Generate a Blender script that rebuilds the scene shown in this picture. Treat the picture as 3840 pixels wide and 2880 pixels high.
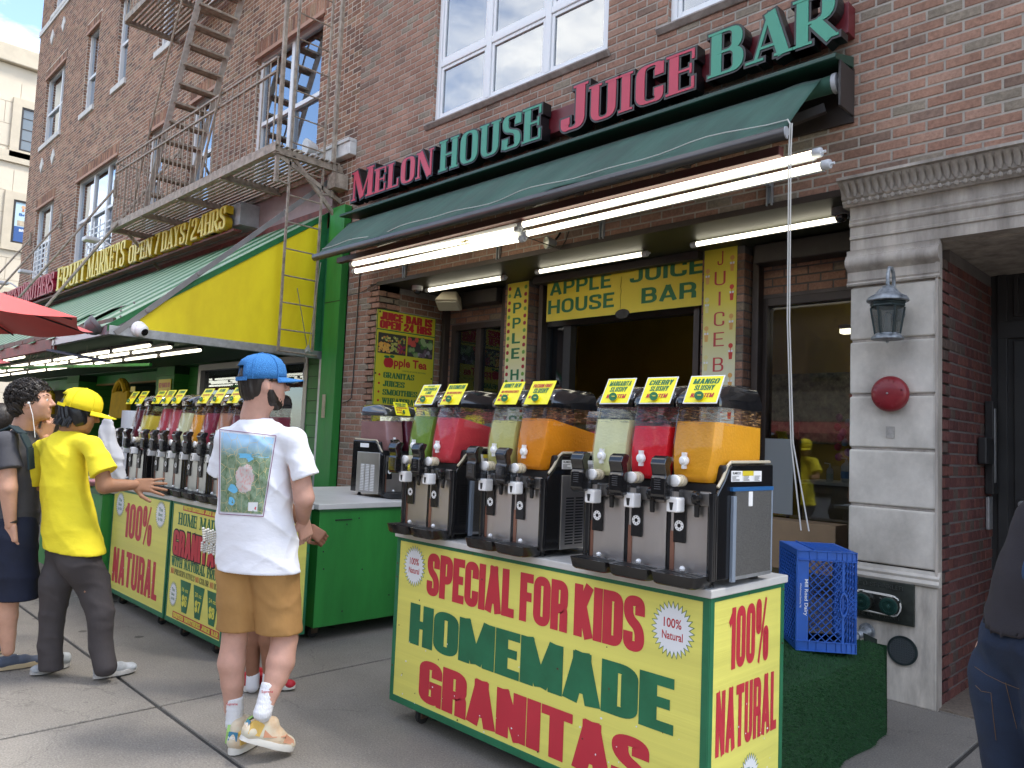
import bpy, bmesh, math, random
import numpy as np
from mathutils import Vector, Matrix
random.seed(7)
for o in list(bpy.data.objects): bpy.data.objects.remove(o)
SC = bpy.context.scene
COL = SC.collection
rad = math.radians
# ---------------------------------------------------------------- camera
YAW, PITCH, ROLL, FOC, CAMH = 0.7905970, 0.0723624, 0.0418557, 2881.77, 1.452
cy, sy, cp, sp, cr, sr = math.cos(YAW), math.sin(YAW), math.cos(PITCH), math.sin(PITCH), math.cos(ROLL), math.sin(ROLL)
FWD = Vector((-sy*cp, cy*cp, sp)); RG = Vector((cy, sy, 0)); UPV = RG.cross(FWD)
CR = cr*RG + sr*UPV; CU = -sr*RG + cr*UPV
cam_d = bpy.data.cameras.new('camera'); cam = bpy.data.objects.new('camera', cam_d); COL.objects.link(cam)
cam_d.sensor_width = 36; cam_d.lens = FOC/3840*36; cam_d.clip_start = .05; cam_d.clip_end = 2000
cam.matrix_world = Matrix(((CR.x, CU.x, -FWD.x, 0), (CR.y, CU.y, -FWD.y, 0), (CR.z, CU.z, -FWD.z, CAMH), (0, 0, 0, 1)))
SC.camera = cam
CP = Vector((0, 0, CAMH))
# ---------------------------------------------------------------- sky and sun
SUN_EL, SUN_AZ = rad(62), rad(46)      # azimuth clockwise from +Y
W = bpy.data.worlds.new('World'); SC.world = W; W.use_nodes = True
nt = W.node_tree; nt.nodes.clear()
def wn(t): return nt.nodes.new(t)
sky = wn('ShaderNodeTexSky'); sky.sky_type = 'NISHITA'; sky.sun_disc = False
sky.sun_elevation = SUN_EL; sky.sun_rotation = SUN_AZ; sky.air_density = 1.0; sky.dust_density = .7; sky.ozone_density = 1.2
bg = wn('ShaderNodeBackground'); bg.inputs[1].default_value = .15
wo = wn('ShaderNodeOutputWorld')
tc = wn('ShaderNodeTexCoord'); mp = wn('ShaderNodeMapping'); mp.inputs['Scale'].default_value = (1.3, 1.3, 3.2)
cn = wn('ShaderNodeTexNoise'); cn.inputs['Scale'].default_value = 2.4; cn.inputs['Detail'].default_value = 9; cn.inputs['Roughness'].default_value = .58
cramp = wn('ShaderNodeValToRGB'); cramp.color_ramp.elements[0].position = .44; cramp.color_ramp.elements[1].position = .66
cmix = wn('ShaderNodeMix'); cmix.data_type = 'RGBA'
cmix.inputs[7].default_value = (7.6, 7.1, 6.5, 1)
nt.links.new(tc.outputs['Generated'], mp.inputs[0]); nt.links.new(mp.outputs[0], cn.inputs[0]); nt.links.new(cn.outputs[0], cramp.inputs[0])
nt.links.new(cramp.outputs[0], cmix.inputs[0]); nt.links.new(sky.outputs[0], cmix.inputs[6]); nt.links.new(cmix.outputs[2], bg.inputs[0]); nt.links.new(bg.outputs[0], wo.inputs[0])
sd = bpy.data.lights.new('sun', 'SUN'); sun = bpy.data.objects.new('sun', sd); COL.objects.link(sun)
sd.energy = 2.1; sd.angle = rad(16); sd.color = (1, .955, .89)
SDIR = Vector((math.sin(SUN_AZ)*math.cos(SUN_EL), math.cos(SUN_AZ)*math.cos(SUN_EL), math.sin(SUN_EL)))
sun.rotation_mode = 'QUATERNION'; sun.rotation_quaternion = SDIR.to_track_quat('Z', 'Y')
SC.view_settings.view_transform = 'Standard'; SC.view_settings.look = 'None'; SC.view_settings.gamma = 1; SC.view_settings.use_curve_mapping = False
SC.view_settings.exposure = 1.56
SC.render.engine = 'CYCLES'; SC.cycles.use_denoising = True; SC.cycles.max_bounces = 8; SC.cycles.transparent_max_bounces = 12
SC.cycles.use_adaptive_sampling = True; SC.cycles.adaptive_threshold = .02; SC.cycles.caustics_reflective = False; SC.cycles.caustics_refractive = False
SC.cycles.sample_clamp_indirect = 6
# ---------------------------------------------------------------- pixel rays (photo pixels 3840x2880) onto planes of the place
def ray(x, y):
    return (CR*((x-1920)/FOC) - CU*((y-1440)/FOC) + FWD)
def onY(x, y, Y): d = ray(x, y); return CP + d*(Y/d.y)
def onX(x, y, X): d = ray(x, y); return CP + d*(X/d.x)
def onZ(x, y, Z): d = ray(x, y); return CP + d*((Z-CAMH)/d.z)
# ---------------------------------------------------------------- materials
MATS = {}
def mat(name, col, rough=.6, metal=0., var=.0, vscale=6., bump=0., bscale=60., spec=.5, trans=0., ior=1.45, emit=None, estr=0., alpha=1., col2=None, coat=0., stretch=(1, 1, 1), sheen=0., detail=6, subsurf=0.):
    if name in MATS: return MATS[name]
    m = bpy.data.materials.new(name); m.use_nodes = True; MATS[name] = m
    n = m.node_tree; b = n.nodes['Principled BSDF']
    c = (*col, 1)
    b.inputs['Base Color'].default_value = c; b.inputs['Roughness'].default_value = rough; b.inputs['Metallic'].default_value = metal
    b.inputs['IOR'].default_value = ior; b.inputs['Specular IOR Level'].default_value = spec; b.inputs['Transmission Weight'].default_value = trans
    b.inputs['Coat Weight'].default_value = coat; b.inputs['Alpha'].default_value = alpha
    if subsurf: b.inputs['Subsurface Weight'].default_value = subsurf; b.inputs['Subsurface Radius'].default_value = (.012, .006, .003)
    if sheen: b.inputs['Sheen Weight'].default_value = sheen; b.inputs['Sheen Roughness'].default_value = .5
    if emit: b.inputs['Emission Color'].default_value = (*emit, 1); b.inputs['Emission Strength'].default_value = estr
    if var or bump or col2:
        t = n.nodes.new('ShaderNodeTexCoord'); mp = n.nodes.new('ShaderNodeMapping'); mp.inputs['Scale'].default_value = stretch
        n.links.new(t.outputs['Object'], mp.inputs[0])
    if var or col2:
        nz = n.nodes.new('ShaderNodeTexNoise'); nz.inputs['Scale'].default_value = vscale; nz.inputs['Detail'].default_value = detail; nz.inputs['Roughness'].default_value = .62
        r = n.nodes.new('ShaderNodeValToRGB'); r.color_ramp.elements[0].position = .32; r.color_ramp.elements[1].position = .68
        a = tuple(max(0, v*(1-var)) for v in col); d = col2 if col2 else tuple(min(1, v*(1+var)) for v in col)
        r.color_ramp.elements[0].color = (*a, 1); r.color_ramp.elements[1].color = (*d, 1)
        n.links.new(mp.outputs[0], nz.inputs[0]); n.links.new(nz.outputs[0], r.inputs[0]); n.links.new(r.outputs[0], b.inputs['Base Color'])
        mr = n.nodes.new('ShaderNodeMapRange'); mr.inputs[3].default_value = max(.03, rough-.1); mr.inputs[4].default_value = min(1, rough+.1)
        n.links.new(nz.outputs[0], mr.inputs[0]); n.links.new(mr.outputs[0], b.inputs['Roughness'])
    if bump:
        nb = n.nodes.new('ShaderNodeTexNoise'); nb.inputs['Scale'].default_value = bscale; nb.inputs['Detail'].default_value = 5
        bp = n.nodes.new('ShaderNodeBump'); bp.inputs['Strength'].default_value = min(1, bump); bp.inputs['Distance'].default_value = .01
        n.links.new(mp.outputs[0], nb.inputs[0]); n.links.new(nb.outputs[0], bp.inputs['Height']); n.links.new(bp.outputs[0], b.inputs['Normal'])
    return m
def brickmat(name, cols, dirt=.25):
    m = bpy.data.materials.new(name); m.use_nodes = True; n = m.node_tree; b = n.nodes['Principled BSDF']; L = n.links.new
    g = n.nodes.new('ShaderNodeNewGeometry'); oi = n.nodes.new('ShaderNodeObjectInfo')
    ad = n.nodes.new('ShaderNodeMath'); ad.operation = 'ADD'; fr = n.nodes.new('ShaderNodeMath'); fr.operation = 'FRACT'
    L(g.outputs['Random Per Island'], ad.inputs[0]); L(oi.outputs['Random'], ad.inputs[1]); L(ad.outputs[0], fr.inputs[0])
    r = n.nodes.new('ShaderNodeValToRGB'); r.color_ramp.interpolation = 'CONSTANT'; e = r.color_ramp.elements
    while len(e) < len(cols): e.new(.5)
    tot = sum(c[1] for c in cols); acc = 0
    for k, (c, w) in enumerate(cols): e[k].position = acc/tot; e[k].color = (*c, 1); acc += w
    L(fr.outputs[0], r.inputs[0])
    nz = n.nodes.new('ShaderNodeTexNoise'); nz.inputs['Scale'].default_value = 38; nz.inputs['Detail'].default_value = 6; nz.inputs['Roughness'].default_value = .7
    L(g.outputs['Position'], nz.inputs[0])
    n2 = n.nodes.new('ShaderNodeTexNoise'); n2.inputs['Scale'].default_value = 2.2; n2.inputs['Detail'].default_value = 5
    L(g.outputs['Position'], n2.inputs[0])
    mr = n.nodes.new('ShaderNodeMapRange'); mr.inputs[1].default_value = .3; mr.inputs[2].default_value = .7; mr.inputs[3].default_value = .72; mr.inputs[4].default_value = 1.25; L(nz.outputs[0], mr.inputs[0])
    m2 = n.nodes.new('ShaderNodeMapRange'); m2.inputs[1].default_value = .3; m2.inputs[2].default_value = .7; m2.inputs[3].default_value = 1-dirt; m2.inputs[4].default_value = 1+dirt*.5; L(n2.outputs[0], m2.inputs[0])
    mm = n.nodes.new('ShaderNodeMath'); mm.operation = 'MULTIPLY'; L(mr.outputs[0], mm.inputs[0]); L(m2.outputs[0], mm.inputs[1])
    vm = n.nodes.new('ShaderNodeVectorMath'); vm.operation = 'SCALE'; L(r.outputs[0], vm.inputs[0]); L(mm.outputs[0], vm.inputs['Scale']); L(vm.outputs[0], b.inputs['Base Color'])
    b.inputs['Roughness'].default_value = .88; b.inputs['Specular IOR Level'].default_value = .25
    bp = n.nodes.new('ShaderNodeBump'); bp.inputs['Strength'].default_value = .5; bp.inputs['Distance'].default_value = .006; L(nz.outputs[0], bp.inputs['Height']); L(bp.outputs[0], b.inputs['Normal'])
    return m
# ---------------------------------------------------------------- mesh collecting
class MB:
    def __init__(s): s.v = []; s.f = []; s.sm = False
    def add(s, vs, fs):
        k = len(s.v); s.v += [tuple(p) for p in vs]; s.f += [tuple(i+k for i in f) for f in fs]; return s
    def box(s, a, b):
        (x0, y0, z0), (x1, y1, z1) = a, b
        if x0 > x1: x0, x1 = x1, x0
        if y0 > y1: y0, y1 = y1, y0
        if z0 > z1: z0, z1 = z1, z0
        return s.add([(x0, y0, z0), (x1, y0, z0), (x1, y1, z0), (x0, y1, z0), (x0, y0, z1), (x1, y0, z1), (x1, y1, z1), (x0, y1, z1)],
                     [(0, 3, 2, 1), (4, 5, 6, 7), (0, 1, 5, 4), (1, 2, 6, 5), (2, 3, 7, 6), (3, 0, 4, 7)])
    def beam(s, p, q, w, h, up=(0, 0, 1)):
        p = Vector(p); q = Vector(q); d = (q-p).normalized(); u = Vector(up)
        if abs(d.dot(u)) > .98: u = Vector((0, 1, 0))
        r = d.cross(u).normalized()*w/2; t = r.cross(d).normalized()*h/2
        vs = [p-r-t, p+r-t, p+r+t, p-r+t, q-r-t, q+r-t, q+r+t, q-r+t]
        return s.add(vs, [(0, 1, 2, 3), (7, 6, 5, 4), (0, 4, 5, 1), (1, 5, 6, 2), (2, 6, 7, 3), (3, 7, 4, 0)])
    def tube(s, pts, r, n=8, cap=True):
        pts = [Vector(p) for p in pts]; rr = r if isinstance(r, (list, tuple)) else [r]*len(pts)
        k = len(s.v); prev = None
        for i, p in enumerate(pts):
            d = (pts[min(i+1, len(pts)-1)]-pts[max(i-1, 0)]).normalized()
            a = prev if prev is not None else (Vector((0, 0, 1)) if abs(d.z) < .9 else Vector((1, 0, 0)))
            a = (a-d*a.dot(d)).normalized(); b = d.cross(a); prev = a
            for j in range(n):
                t = 2*math.pi*j/n; s.v.append(tuple(p+(a*math.cos(t)+b*math.sin(t))*rr[i]))
        for i in range(len(pts)-1):
            for j in range(n):
                s.f.append((k+i*n+j, k+i*n+(j+1) % n, k+(i+1)*n+(j+1) % n, k+(i+1)*n+j))
        if cap: s.f.append(tuple(k+j for j in range(n))[::-1]); s.f.append(tuple(k+(len(pts)-1)*n+j for j in range(n)))
        return s
    def lathe(s, prof, c=(0, 0, 0), axis=(0, 0, 1), n=24, ref=None):
        ax = Vector(axis).normalized(); a = Vector(ref) if ref else (Vector((1, 0, 0)) if abs(ax.x) < .9 else Vector((0, 0, 1)))
        a = (a-ax*a.dot(ax)).normalized(); b = ax.cross(a); k = len(s.v); c = Vector(c)
        for r, h in prof:
            for j in range(n):
                t = 2*math.pi*j/n; s.v.append(tuple(c+ax*h+(a*math.cos(t)+b*math.sin(t))*r))
        for i in range(len(prof)-1):
            for j in range(n): s.f.append((k+i*n+j, k+i*n+(j+1) % n, k+(i+1)*n+(j+1) % n, k+(i+1)*n+j))
        s.f.append(tuple(k+j for j in range(n))[::-1]); s.f.append(tuple(k+(len(prof)-1)*n+j for j in range(n)))
        return s
    def prism(s, poly, vec):
        n = len(poly); vec = Vector(vec); poly = [Vector(p) for p in poly]
        return s.add(poly+[p+vec for p in poly], [tuple(range(n))[::-1], tuple(range(n, 2*n))]+[(i, (i+1) % n, n+(i+1) % n, n+i) for i in range(n)])
    def xf(s, M):
        s.v = [tuple(M @ Vector(p)) for p in s.v]; return s
    def build(s, name, m, parent=None, bevel=0., smooth=False, seg=2, fix=True):
        me = bpy.data.meshes.new(name); me.from_pydata(s.v, [], s.f)
        if fix:
            bm = bmesh.new(); bm.from_mesh(me); bmesh.ops.recalc_face_normals(bm, faces=bm.faces); bm.to_mesh(me); bm.free()
        if m is not None: me.materials.append(m)
        if smooth:
            me.polygons.foreach_set('use_smooth', [True]*len(me.polygons))
            if smooth != 'all': me.set_sharp_from_angle(angle=rad(38))
        o = bpy.data.objects.new(name, me); COL.objects.link(o)
        if bevel:
            b = o.modifiers.new('b', 'BEVEL'); b.width = bevel; b.segments = seg; b.limit_method = 'ANGLE'; b.angle_limit = rad(35)
        setpar(o, parent)
        return o
def wmat(o):
    M = Matrix.LocRotScale(o.location, o.rotation_euler, o.scale)
    return (wmat(o.parent) @ o.matrix_parent_inverse @ M) if o.parent else M
def setpar(o, p):
    if p is not None: o.parent = p; o.matrix_parent_inverse = wmat(p).inverted()
def tag(o, label=None, cat=None, group=None, kind=None):
    if label: o['label'] = label
    if cat: o['category'] = cat
    if group: o['group'] = group
    if kind: o['kind'] = kind
    return o
def thing(name, label, cat, loc=(0, 0, 0), group=None, rz=0):
    o = bpy.data.objects.new(name, None); COL.objects.link(o); o.location = loc; o.rotation_euler = (0, 0, rz); o.empty_display_size = .1
    return tag(o, label, cat, group)
def children(o): return [c for c in bpy.data.objects if c.parent == o]
def copy_tree(o, kids=None, parent=None):
    if kids is None:
        kids = {}
        for c in bpy.data.objects:
            if c.parent: kids.setdefault(c.parent.name, []).append(c)
    c = o.copy(); COL.objects.link(c)
    if parent: c.parent = parent
    for ch in kids.get(o.name, []): copy_tree(ch, kids, c)
    return c
def linked(name, me, M, parent=None):
    o = bpy.data.objects.new(name, me); COL.objects.link(o)
    l, r, sc = M.decompose(); o.location = l; o.rotation_euler = r.to_euler(); o.scale = sc
    setpar(o, parent); return o
def frame(origin, x, z):
    """matrix with local x = x, local y = up on the sheet, local z = outward"""
    x = Vector(x).normalized(); z = Vector(z).normalized(); y = z.cross(x)
    return Matrix(((x.x, y.x, z.x, origin[0]), (x.y, y.y, z.y, origin[1]), (x.z, y.z, z.z, origin[2]), (0, 0, 0, 1)))
def quadframe(tl, tr, bl):
    tl, tr, bl = Vector(tl), Vector(tr), Vector(bl); x = (tr-tl); y = (tl-bl); n = x.cross(y)
    return frame(bl, x, n), x.length, y.length
# ---------------------------------------------------------------- own lettering: strokes along centrelines
def rpath(pts, r, closed=False, n=7):
    pts = [Vector(p) for p in pts]; out = []; N = len(pts)
    for i, p in enumerate(pts):
        if not closed and i in (0, N-1): out.append(p); continue
        a = pts[i-1]; b = pts[(i+1) % N]; la = (a-p).length; lb = (b-p).length; rr = min(r, la*.5, lb*.5)
        if rr < 1e-4: out.append(p); continue
        s = p+(a-p).normalized()*rr; e = p+(b-p).normalized()*rr
        for k in range(n+1):
            t = k/n; out.append(s*(1-t)**2+p*2*t*(1-t)+e*t*t)
    res = [out[0]]
    for q in out[1:]:
        if (q-res[-1]).length > 1e-4: res.append(q)
    if closed and (res[0]-res[-1]).length < 1e-4: res.pop()
    return res
def glyph(ch, w, sv, sh, serif=0., rnd=.24, grow=0.):
    L, R, B, T = sv/2, w-sv/2, sh/2, 1-sh/2; S = []; r = rnd if not serif else min(.34, (R-L)*.75)
    r = min(r, (R-L)*.6)
    def P(pts, rr=0, closed=False, wd=None): S.append((rpath(pts, rr, closed), closed, wd))
    def serifs(xs, ys):
        if serif:
            for x in xs:
                for y in ys:
                    P([(x-sv/2-serif, y), (x+sv/2+serif, y)], 0, False, sh)
    thin = sh*1.25 if serif else sv
    c = ch
    if c in 'O0Q':
        P([(L, B), (R, B), (R, T), (L, T)], r*1.25, True)
        if c == 'Q': P([(w*.55, .25), (w, -.06)], 0, False, sv*.8)
    elif c == 'C' or c == 'G':
        P([(R, .66), (R, T), (L, T), (L, B), (R, B), (R, .34 if c == 'C' else .46)], r)
        if c == 'G': P([(w*.5, .44 if not serif else .46), (w+(serif*.6), .44 if not serif else .46)], 0, False, max(sh, .1) if not serif else sh)
        if c == 'G' and not serif: P([(w-.04, 0), (w-.04, .3)], 0, False, .08)
        if serif: P([(w-.03, .66), (w-.03, .97)], 0, False, .06)
    elif c == 'D':
        P([(L, 0), (L, 1)]); P([(L, T), (R, T), (R, B), (L, B)], r); serifs([L], [B, T])
    elif c in 'EFL':
        P([(L, 0), (L, 1)])
        if c in 'EF': P([(L, T), (w, T)]); P([(L, .52), (w*.88, .52)])
        if c in 'EL': P([(L, B), (w, B)])
        if serif:
            serifs([L], [B, T])
            if c in 'EF': P([(w-.03, T), (w-.03, .74)], 0, False, .07); P([(w*.86, .4), (w*.86, .64)], 0, False, .05)
            if c in 'EL': P([(w-.03, B), (w-.03, .30)], 0, False, .07)
    elif c == 'H':
        P([(L, 0), (L, 1)]); P([(R, 0), (R, 1)]); P([(L, .51), (R, .51)]); serifs([L, R], [B, T])
    elif c == 'I': P([(L, 0), (L, 1)]); serifs([L], [B, T])
    elif c == 'J':
        P([(R, 1), (R, B), (L, B), (L, .30)], r); serifs([R], [T])
        if serif: P([(L-.02, .2), (L+.12, .2)], 0, False, .12)
    elif c == 'K':
        P([(L, 0), (L, 1)]); P([(L, .38), (w-sv*.45, 1)], 0, False, thin*.95); P([(w*.42, .62), (w-sv*.42, 0)], 0, False, sv*1.02); serifs([L], [B, T])
        if serif: serifs([w-sv*.5], [B]); serifs([w-sv*.5], [T])
    elif c == 'M':
        lt = sv if not serif else sh*1.6
        P([(lt/2+.02*(serif > 0), 0), (lt/2+.02*(serif > 0), 1)], 0, False, lt); P([(R, 0), (R, 1)])
        P([(sv*.5, 1), (w/2, .04)], 0, False, sv*.92); P([(w/2, .04), (R, 1)], 0, False, thin*.95)
        if serif: P([(-serif, B), (lt+serif, B)], 0, False, sh); P([(-serif, T), (sv, T)], 0, False, sh); serifs([R], [B, T])
    elif c == 'N':
        lt = sv if not serif else sh*1.6
        P([(lt/2+.02*(serif > 0), 0), (lt/2+.02*(serif > 0), 1)], 0, False, lt); P([(w-lt/2-.02*(serif > 0), 0), (w-lt/2-.02*(serif > 0), 1)], 0, False, lt)
        P([(sv*.5, 1), (w-sv*.5, 0)], 0, False, sv*(1.0 if serif else .92))
        if serif: P([(-serif, B), (lt+serif, B)], 0, False, sh); P([(-serif, T), (sv*.8, T)], 0, False, sh); P([(w-lt-serif, T), (w+serif, T)], 0, False, sh)
    elif c in 'PRB':
        P([(L, 0), (L, 1)]); m = .44 if c != 'B' else .51
        P([(L, T), (R-(.03 if c == 'B' else 0), T), (R-(.03 if c == 'B' else 0), m), (L, m)], r*.85)
        if c == 'B': P([(L, m), (R, m), (R, B), (L, B)], r*.85)
        if c == 'R':
            if serif: P([(w*.48, m), (w-sv*.25, 0)], 0, False, sv*.95); P([(w-sv*.6, B), (w+serif, B)], 0, False, sh)
            else: P([(w*.5, m), (R, m), (R, 0)], r*.5)
        serifs([L], [B, T] if c != 'R' else [B, T])
    elif c == 'S' or c == '$' or c == '8':
        if c == '8': P([(L+.01, .5), (R-.01, .5), (R-.01, T), (L+.01, T)], r, True); P([(L, B), (R, B), (R, .52), (L, .52)], r, True)
        else: P([(R, .68), (R, T), (L, T), (L, .60), (R, .42), (R, B), (L, B), (L, .32)], r)
        if serif and c == 'S': P([(w-.02, .68), (w-.02, .97)], 0, False, .05); P([(.02, .03), (.02, .32)], 0, False, .05)
        if c == '$': P([(w/2, -.1), (w/2, 1.1)], 0, False, .06)
    elif c == 'T':
        P([(w/2, 0), (w/2, 1)]); P([(0, T), (w, T)]); serifs([w/2], [B])
        if serif: P([(.03, T), (.03, .72)], 0, False, .06); P([(w-.03, T), (w-.03, .72)], 0, False, .06)
    elif c == 'U':
        P([(L, 1), (L, B), (R, B), (R, 1)], r); serifs([L, R], [T])
    elif c == 'A':
        P([(sv*.45, 0), (w/2, 1)], 0, False, thin); P([(w-sv*.45, 0), (w/2, 1)], 0, False, sv); P([(w*.24, .27), (w*.76, .27)], 0, False, sh if serif else sh*.9)
        if not serif: P([(w/2-sv*.62, T), (w/2+sv*.62, T)])
        else: serifs([sv*.4], [B]); serifs([w-sv*.45], [B])
    elif c in 'VW':
        if c == 'V': P([(sv*.45, 1), (w/2, 0)], 0, False, sv); P([(w-sv*.45, 1), (w/2, 0)], 0, False, thin); S_ = [sv*.4, w-sv*.4]
        else: P([(sv*.4, 1), (w*.3, 0)], 0, False, sv*.85); P([(w*.5, 1), (w*.3, 0)], 0, False, thin*.85); P([(w*.5, 1), (w*.7, 0)], 0, False, sv*.85); P([(w-sv*.4, 1), (w*.7, 0)], 0, False, thin*.85); S_ = [sv*.4, w*.5, w-sv*.4]
        if serif: serifs(S_, [T])
    elif c == 'X': P([(sv*.45, 1), (w-sv*.45, 0)], 0, False, sv); P([(w-sv*.45, 1), (sv*.45, 0)], 0, False, thin)
    elif c == 'Y':
        P([(w/2, 0), (w/2, .45)]); P([(sv*.4, 1), (w/2, .4)], 0, False, sv); P([(w-sv*.4, 1), (w/2, .4)], 0, False, thin)
        if serif: serifs([sv*.4, w-sv*.4], [T]); serifs([w/2], [B])
    elif c == 'Z': P([(0, T), (w, T)]); P([(w-sv*.5, T), (sv*.5, B)], 0, False, sv); P([(0, B), (w, B)])
    elif c == '1':
        P([(R, 0), (R, 1)]); P([(R, .93), (L*.3, .74)], 0, False, sv*.62)
        if serif: serifs([R], [B])
    elif c == '2': P([(L, .68), (L, T), (R, T), (R, .55), (L, .2), (L, B)], r); P([(0, B), (w, B)])
    elif c == '3': P([(L, .72), (L, T), (R, T), (R, .52), (w*.4, .52)], r); P([(w*.4, .52), (R, .52), (R, B), (L, B), (L, .28)], r)
    elif c == '4': P([(w-sv*.8, 0), (w-sv*.8, 1)]); P([(w-sv*.8, 1), (sv*.3, .3)], 0, False, sh*1.3); P([(0, .28), (w, .28)])
    elif c == '5': P([(w, T), (L, T), (L, .58), (R, .58), (R, B), (L, B), (L, .28)], r*.8)
    elif c == '6': P([(R, .74), (R, T), (L, T), (L, B), (R, B), (R, .56), (L, .56)], r)
    elif c == '7': P([(0, T), (w, T)]); P([(w-sv*.45, T), (w*.35, 0)], 0, False, sv)
    elif c == '9': P([(R, .44), (L, .44), (L, T), (R, T), (R, B), (L, B), (L, .26)], r)
    elif c == '%':
        k = .42*w
        P([(L*.7, .52), (k-L*.7, .52), (k-L*.7, .97), (L*.7, .97)], .12, True, sv*.72); P([(w-k+L*.7, .03), (w-L*.7, .03), (w-L*.7, .48), (w-k+L*.7, .48)], .12, True, sv*.72)
        P([(w*.78, 1.04), (w*.22, -.04)], 0, False, sv*.45)
    elif c == '/': P([(w*.85, 1.06), (w*.15, -.1)], 0, False, sv*.6)
    elif c == '.': P([(w/2-.06, .06), (w/2+.06, .06)], 0, False, .12)
    elif c == '-': P([(0, .45), (w, .45)])
    elif c == '&': P([(w, .5), (w*.8, B), (L, B), (L, .5), (w*.75, .75), (w*.6, T), (L*1.4, T), (L*1.4, .75), (w, 0)], r*.7)
    out = []
    for pts, closed, wd in S:
        N = len(pts); lf, rt = [], []
        for i, p in enumerate(pts):
            if closed: d = pts[(i+1) % N]-pts[i-1]
            else: d = pts[min(i+1, N-1)]-pts[max(i-1, 0)]
            d = d.normalized(); hw = (wd if wd else math.sqrt((sv*d.y)**2+(sh*d.x)**2))/2+grow; nrm = Vector((-d.y, d.x))
            q = p
            if grow and not closed and i in (0, N-1): q = p+d*(grow if i else -grow)
            lf.append(q+nrm*hw); rt.append(q-nrm*hw)
        out.append((lf, rt, closed))
    return out
WID = {'I': None, 'M': 1.42, 'W': 1.5, '1': .72, '%': 1.5, 'N': 1.06, 'L': .82, 'E': .86, 'F': .84, 'J': .85, 'T': .98, ' ': .5, '.': .35, '/': .8, 'A': 1.1, 'O': 1.05, 'V': 1.05, 'H': 1.06, 'Q': 1.05}
STY = {'imp': dict(w=.5, sv=.205, sh=.155, serif=0, rnd=.2, gap=.055), 'block': dict(w=.62, sv=.19, sh=.155, serif=0, rnd=.28, gap=.09), 'wide': dict(w=.72, sv=.2, sh=.17, serif=0, rnd=.36, gap=.1),
       'serif': dict(w=.74, sv=.235, sh=.055, serif=.075, rnd=.4, gap=.15), 'slim': dict(w=.52, sv=.10, sh=.085, serif=0, rnd=.25, gap=.11), 'cserif': dict(w=.5, sv=.15, sh=.05, serif=.05, rnd=.3, gap=.1), 'round': dict(w=.66, sv=.13, sh=.12, serif=0, rnd=.33, gap=.12)}
def lay(text, style, caps1=1.0):
    st = STY[style]; x = 0; out = []
    for i, ch in enumerate(text):
        f = WID.get(ch, 1.0); w = st['sv'] if f is None else st['w']*f
        if f is None and st['serif']: w = st['sv']
        k = caps1 if (caps1 != 1 and ch != ' ' and (i == 0 or text[i-1] in ' /')) else 1.0
        out.append((ch, x, w, k)); x += (w+st['gap'])*k
        if st['serif'] and i+1 < len(text) and (ch in 'HIMNUE' or text[i+1] in 'HIMNU'): x += .02
    return out, x-st['gap']
def write(text, M, x0, y0, h, width, style='imp', depth=0., z=.0012, m=None, name='lettering', parent=None, grow=0., caps1=1.0, each=None, slant=0., x1=None):
    """put text on the sheet frame M; depth 0 = flat print"""
    st = STY[style]; lt, tot = lay(text, style, caps1); sx = width/tot; mb = MB(); objs = []
    kz = 0
    for ch, x, w, k in lt:
        if ch == ' ': continue
        if each is not None: mb = MB()
        kz = 0
        for lf, rt, closed in glyph(ch, w, st['sv'], st['sh'], st['serif'], st['rnd'], grow/h):
            N = len(lf); zz = z+(depth if depth else 0)+kz*(.0006 if depth else .00022); kz += 1
            def V(p, zq): return M @ Vector((x0+(x+(p.x+slant*p.y)*k)*sx, y0+p.y*h*k, zq))
            vs = [V(p, zz) for p in lf]+[V(p, zz) for p in rt]
            R_ = range(N if closed else N-1)
            fs = [(i, (i+1) % N, N+(i+1) % N, N+i) for i in R_]
            if depth:
                vs += [V(p, z) for p in lf]+[V(p, z) for p in rt]
                fs += [(i, 2*N+i, 2*N+(i+1) % N, (i+1) % N) for i in R_]+[(N+i, N+(i+1) % N, 3*N+(i+1) % N, 3*N+i) for i in R_]
                if not closed: fs += [(0, N, 3*N, 2*N), (N-1, 2*N-1, 4*N-1, 3*N-1)]
            mb.add(vs, fs)
        if each is not None: objs.append(mb.build(each, m, parent, fix=bool(depth)))
    if each is not None: return objs
    return mb.build(name, m, parent, fix=bool(depth))
_fc = {}
def ftext(text, M, x0, y0, h, width, m, name='lettering', parent=None, bold=.0, z=.001, shear=0.):
    """small lettering with the built-in font, fitted into a width"""
    key = (text, bold, shear)
    if key not in _fc:
        cu = bpy.data.curves.new('t', 'FONT'); cu.body = text; cu.size = 1; cu.offset = bold; cu.resolution_u = 3; cu.shear = shear
        o = bpy.data.objects.new('t', cu); COL.objects.link(o); dg = bpy.context.evaluated_depsgraph_get(); me = bpy.data.meshes.new_from_object(o.evaluated_get(dg))
        vs = [v.co.copy() for v in me.vertices]; fs = [tuple(p.vertices) for p in me.polygons]; bpy.data.objects.remove(o); bpy.data.meshes.remove(me)
        _fc[key] = (vs, fs)
    vs, fs = _fc[key]
    xa = min(v.x for v in vs); xb = max(v.x for v in vs); ya = min(v.y for v in vs); yb = max(v.y for v in vs)
    if width is None: width = (xb-xa)/(yb-ya)*h
    sx = width/(xb-xa); s_y = h/(yb-ya)
    mb = MB().add([M @ Vector((x0+(v.x-xa)*sx, y0+(v.y-ya)*s_y, z)) for v in vs], fs)
    return mb.build(name, m, parent, fix=False)
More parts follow.
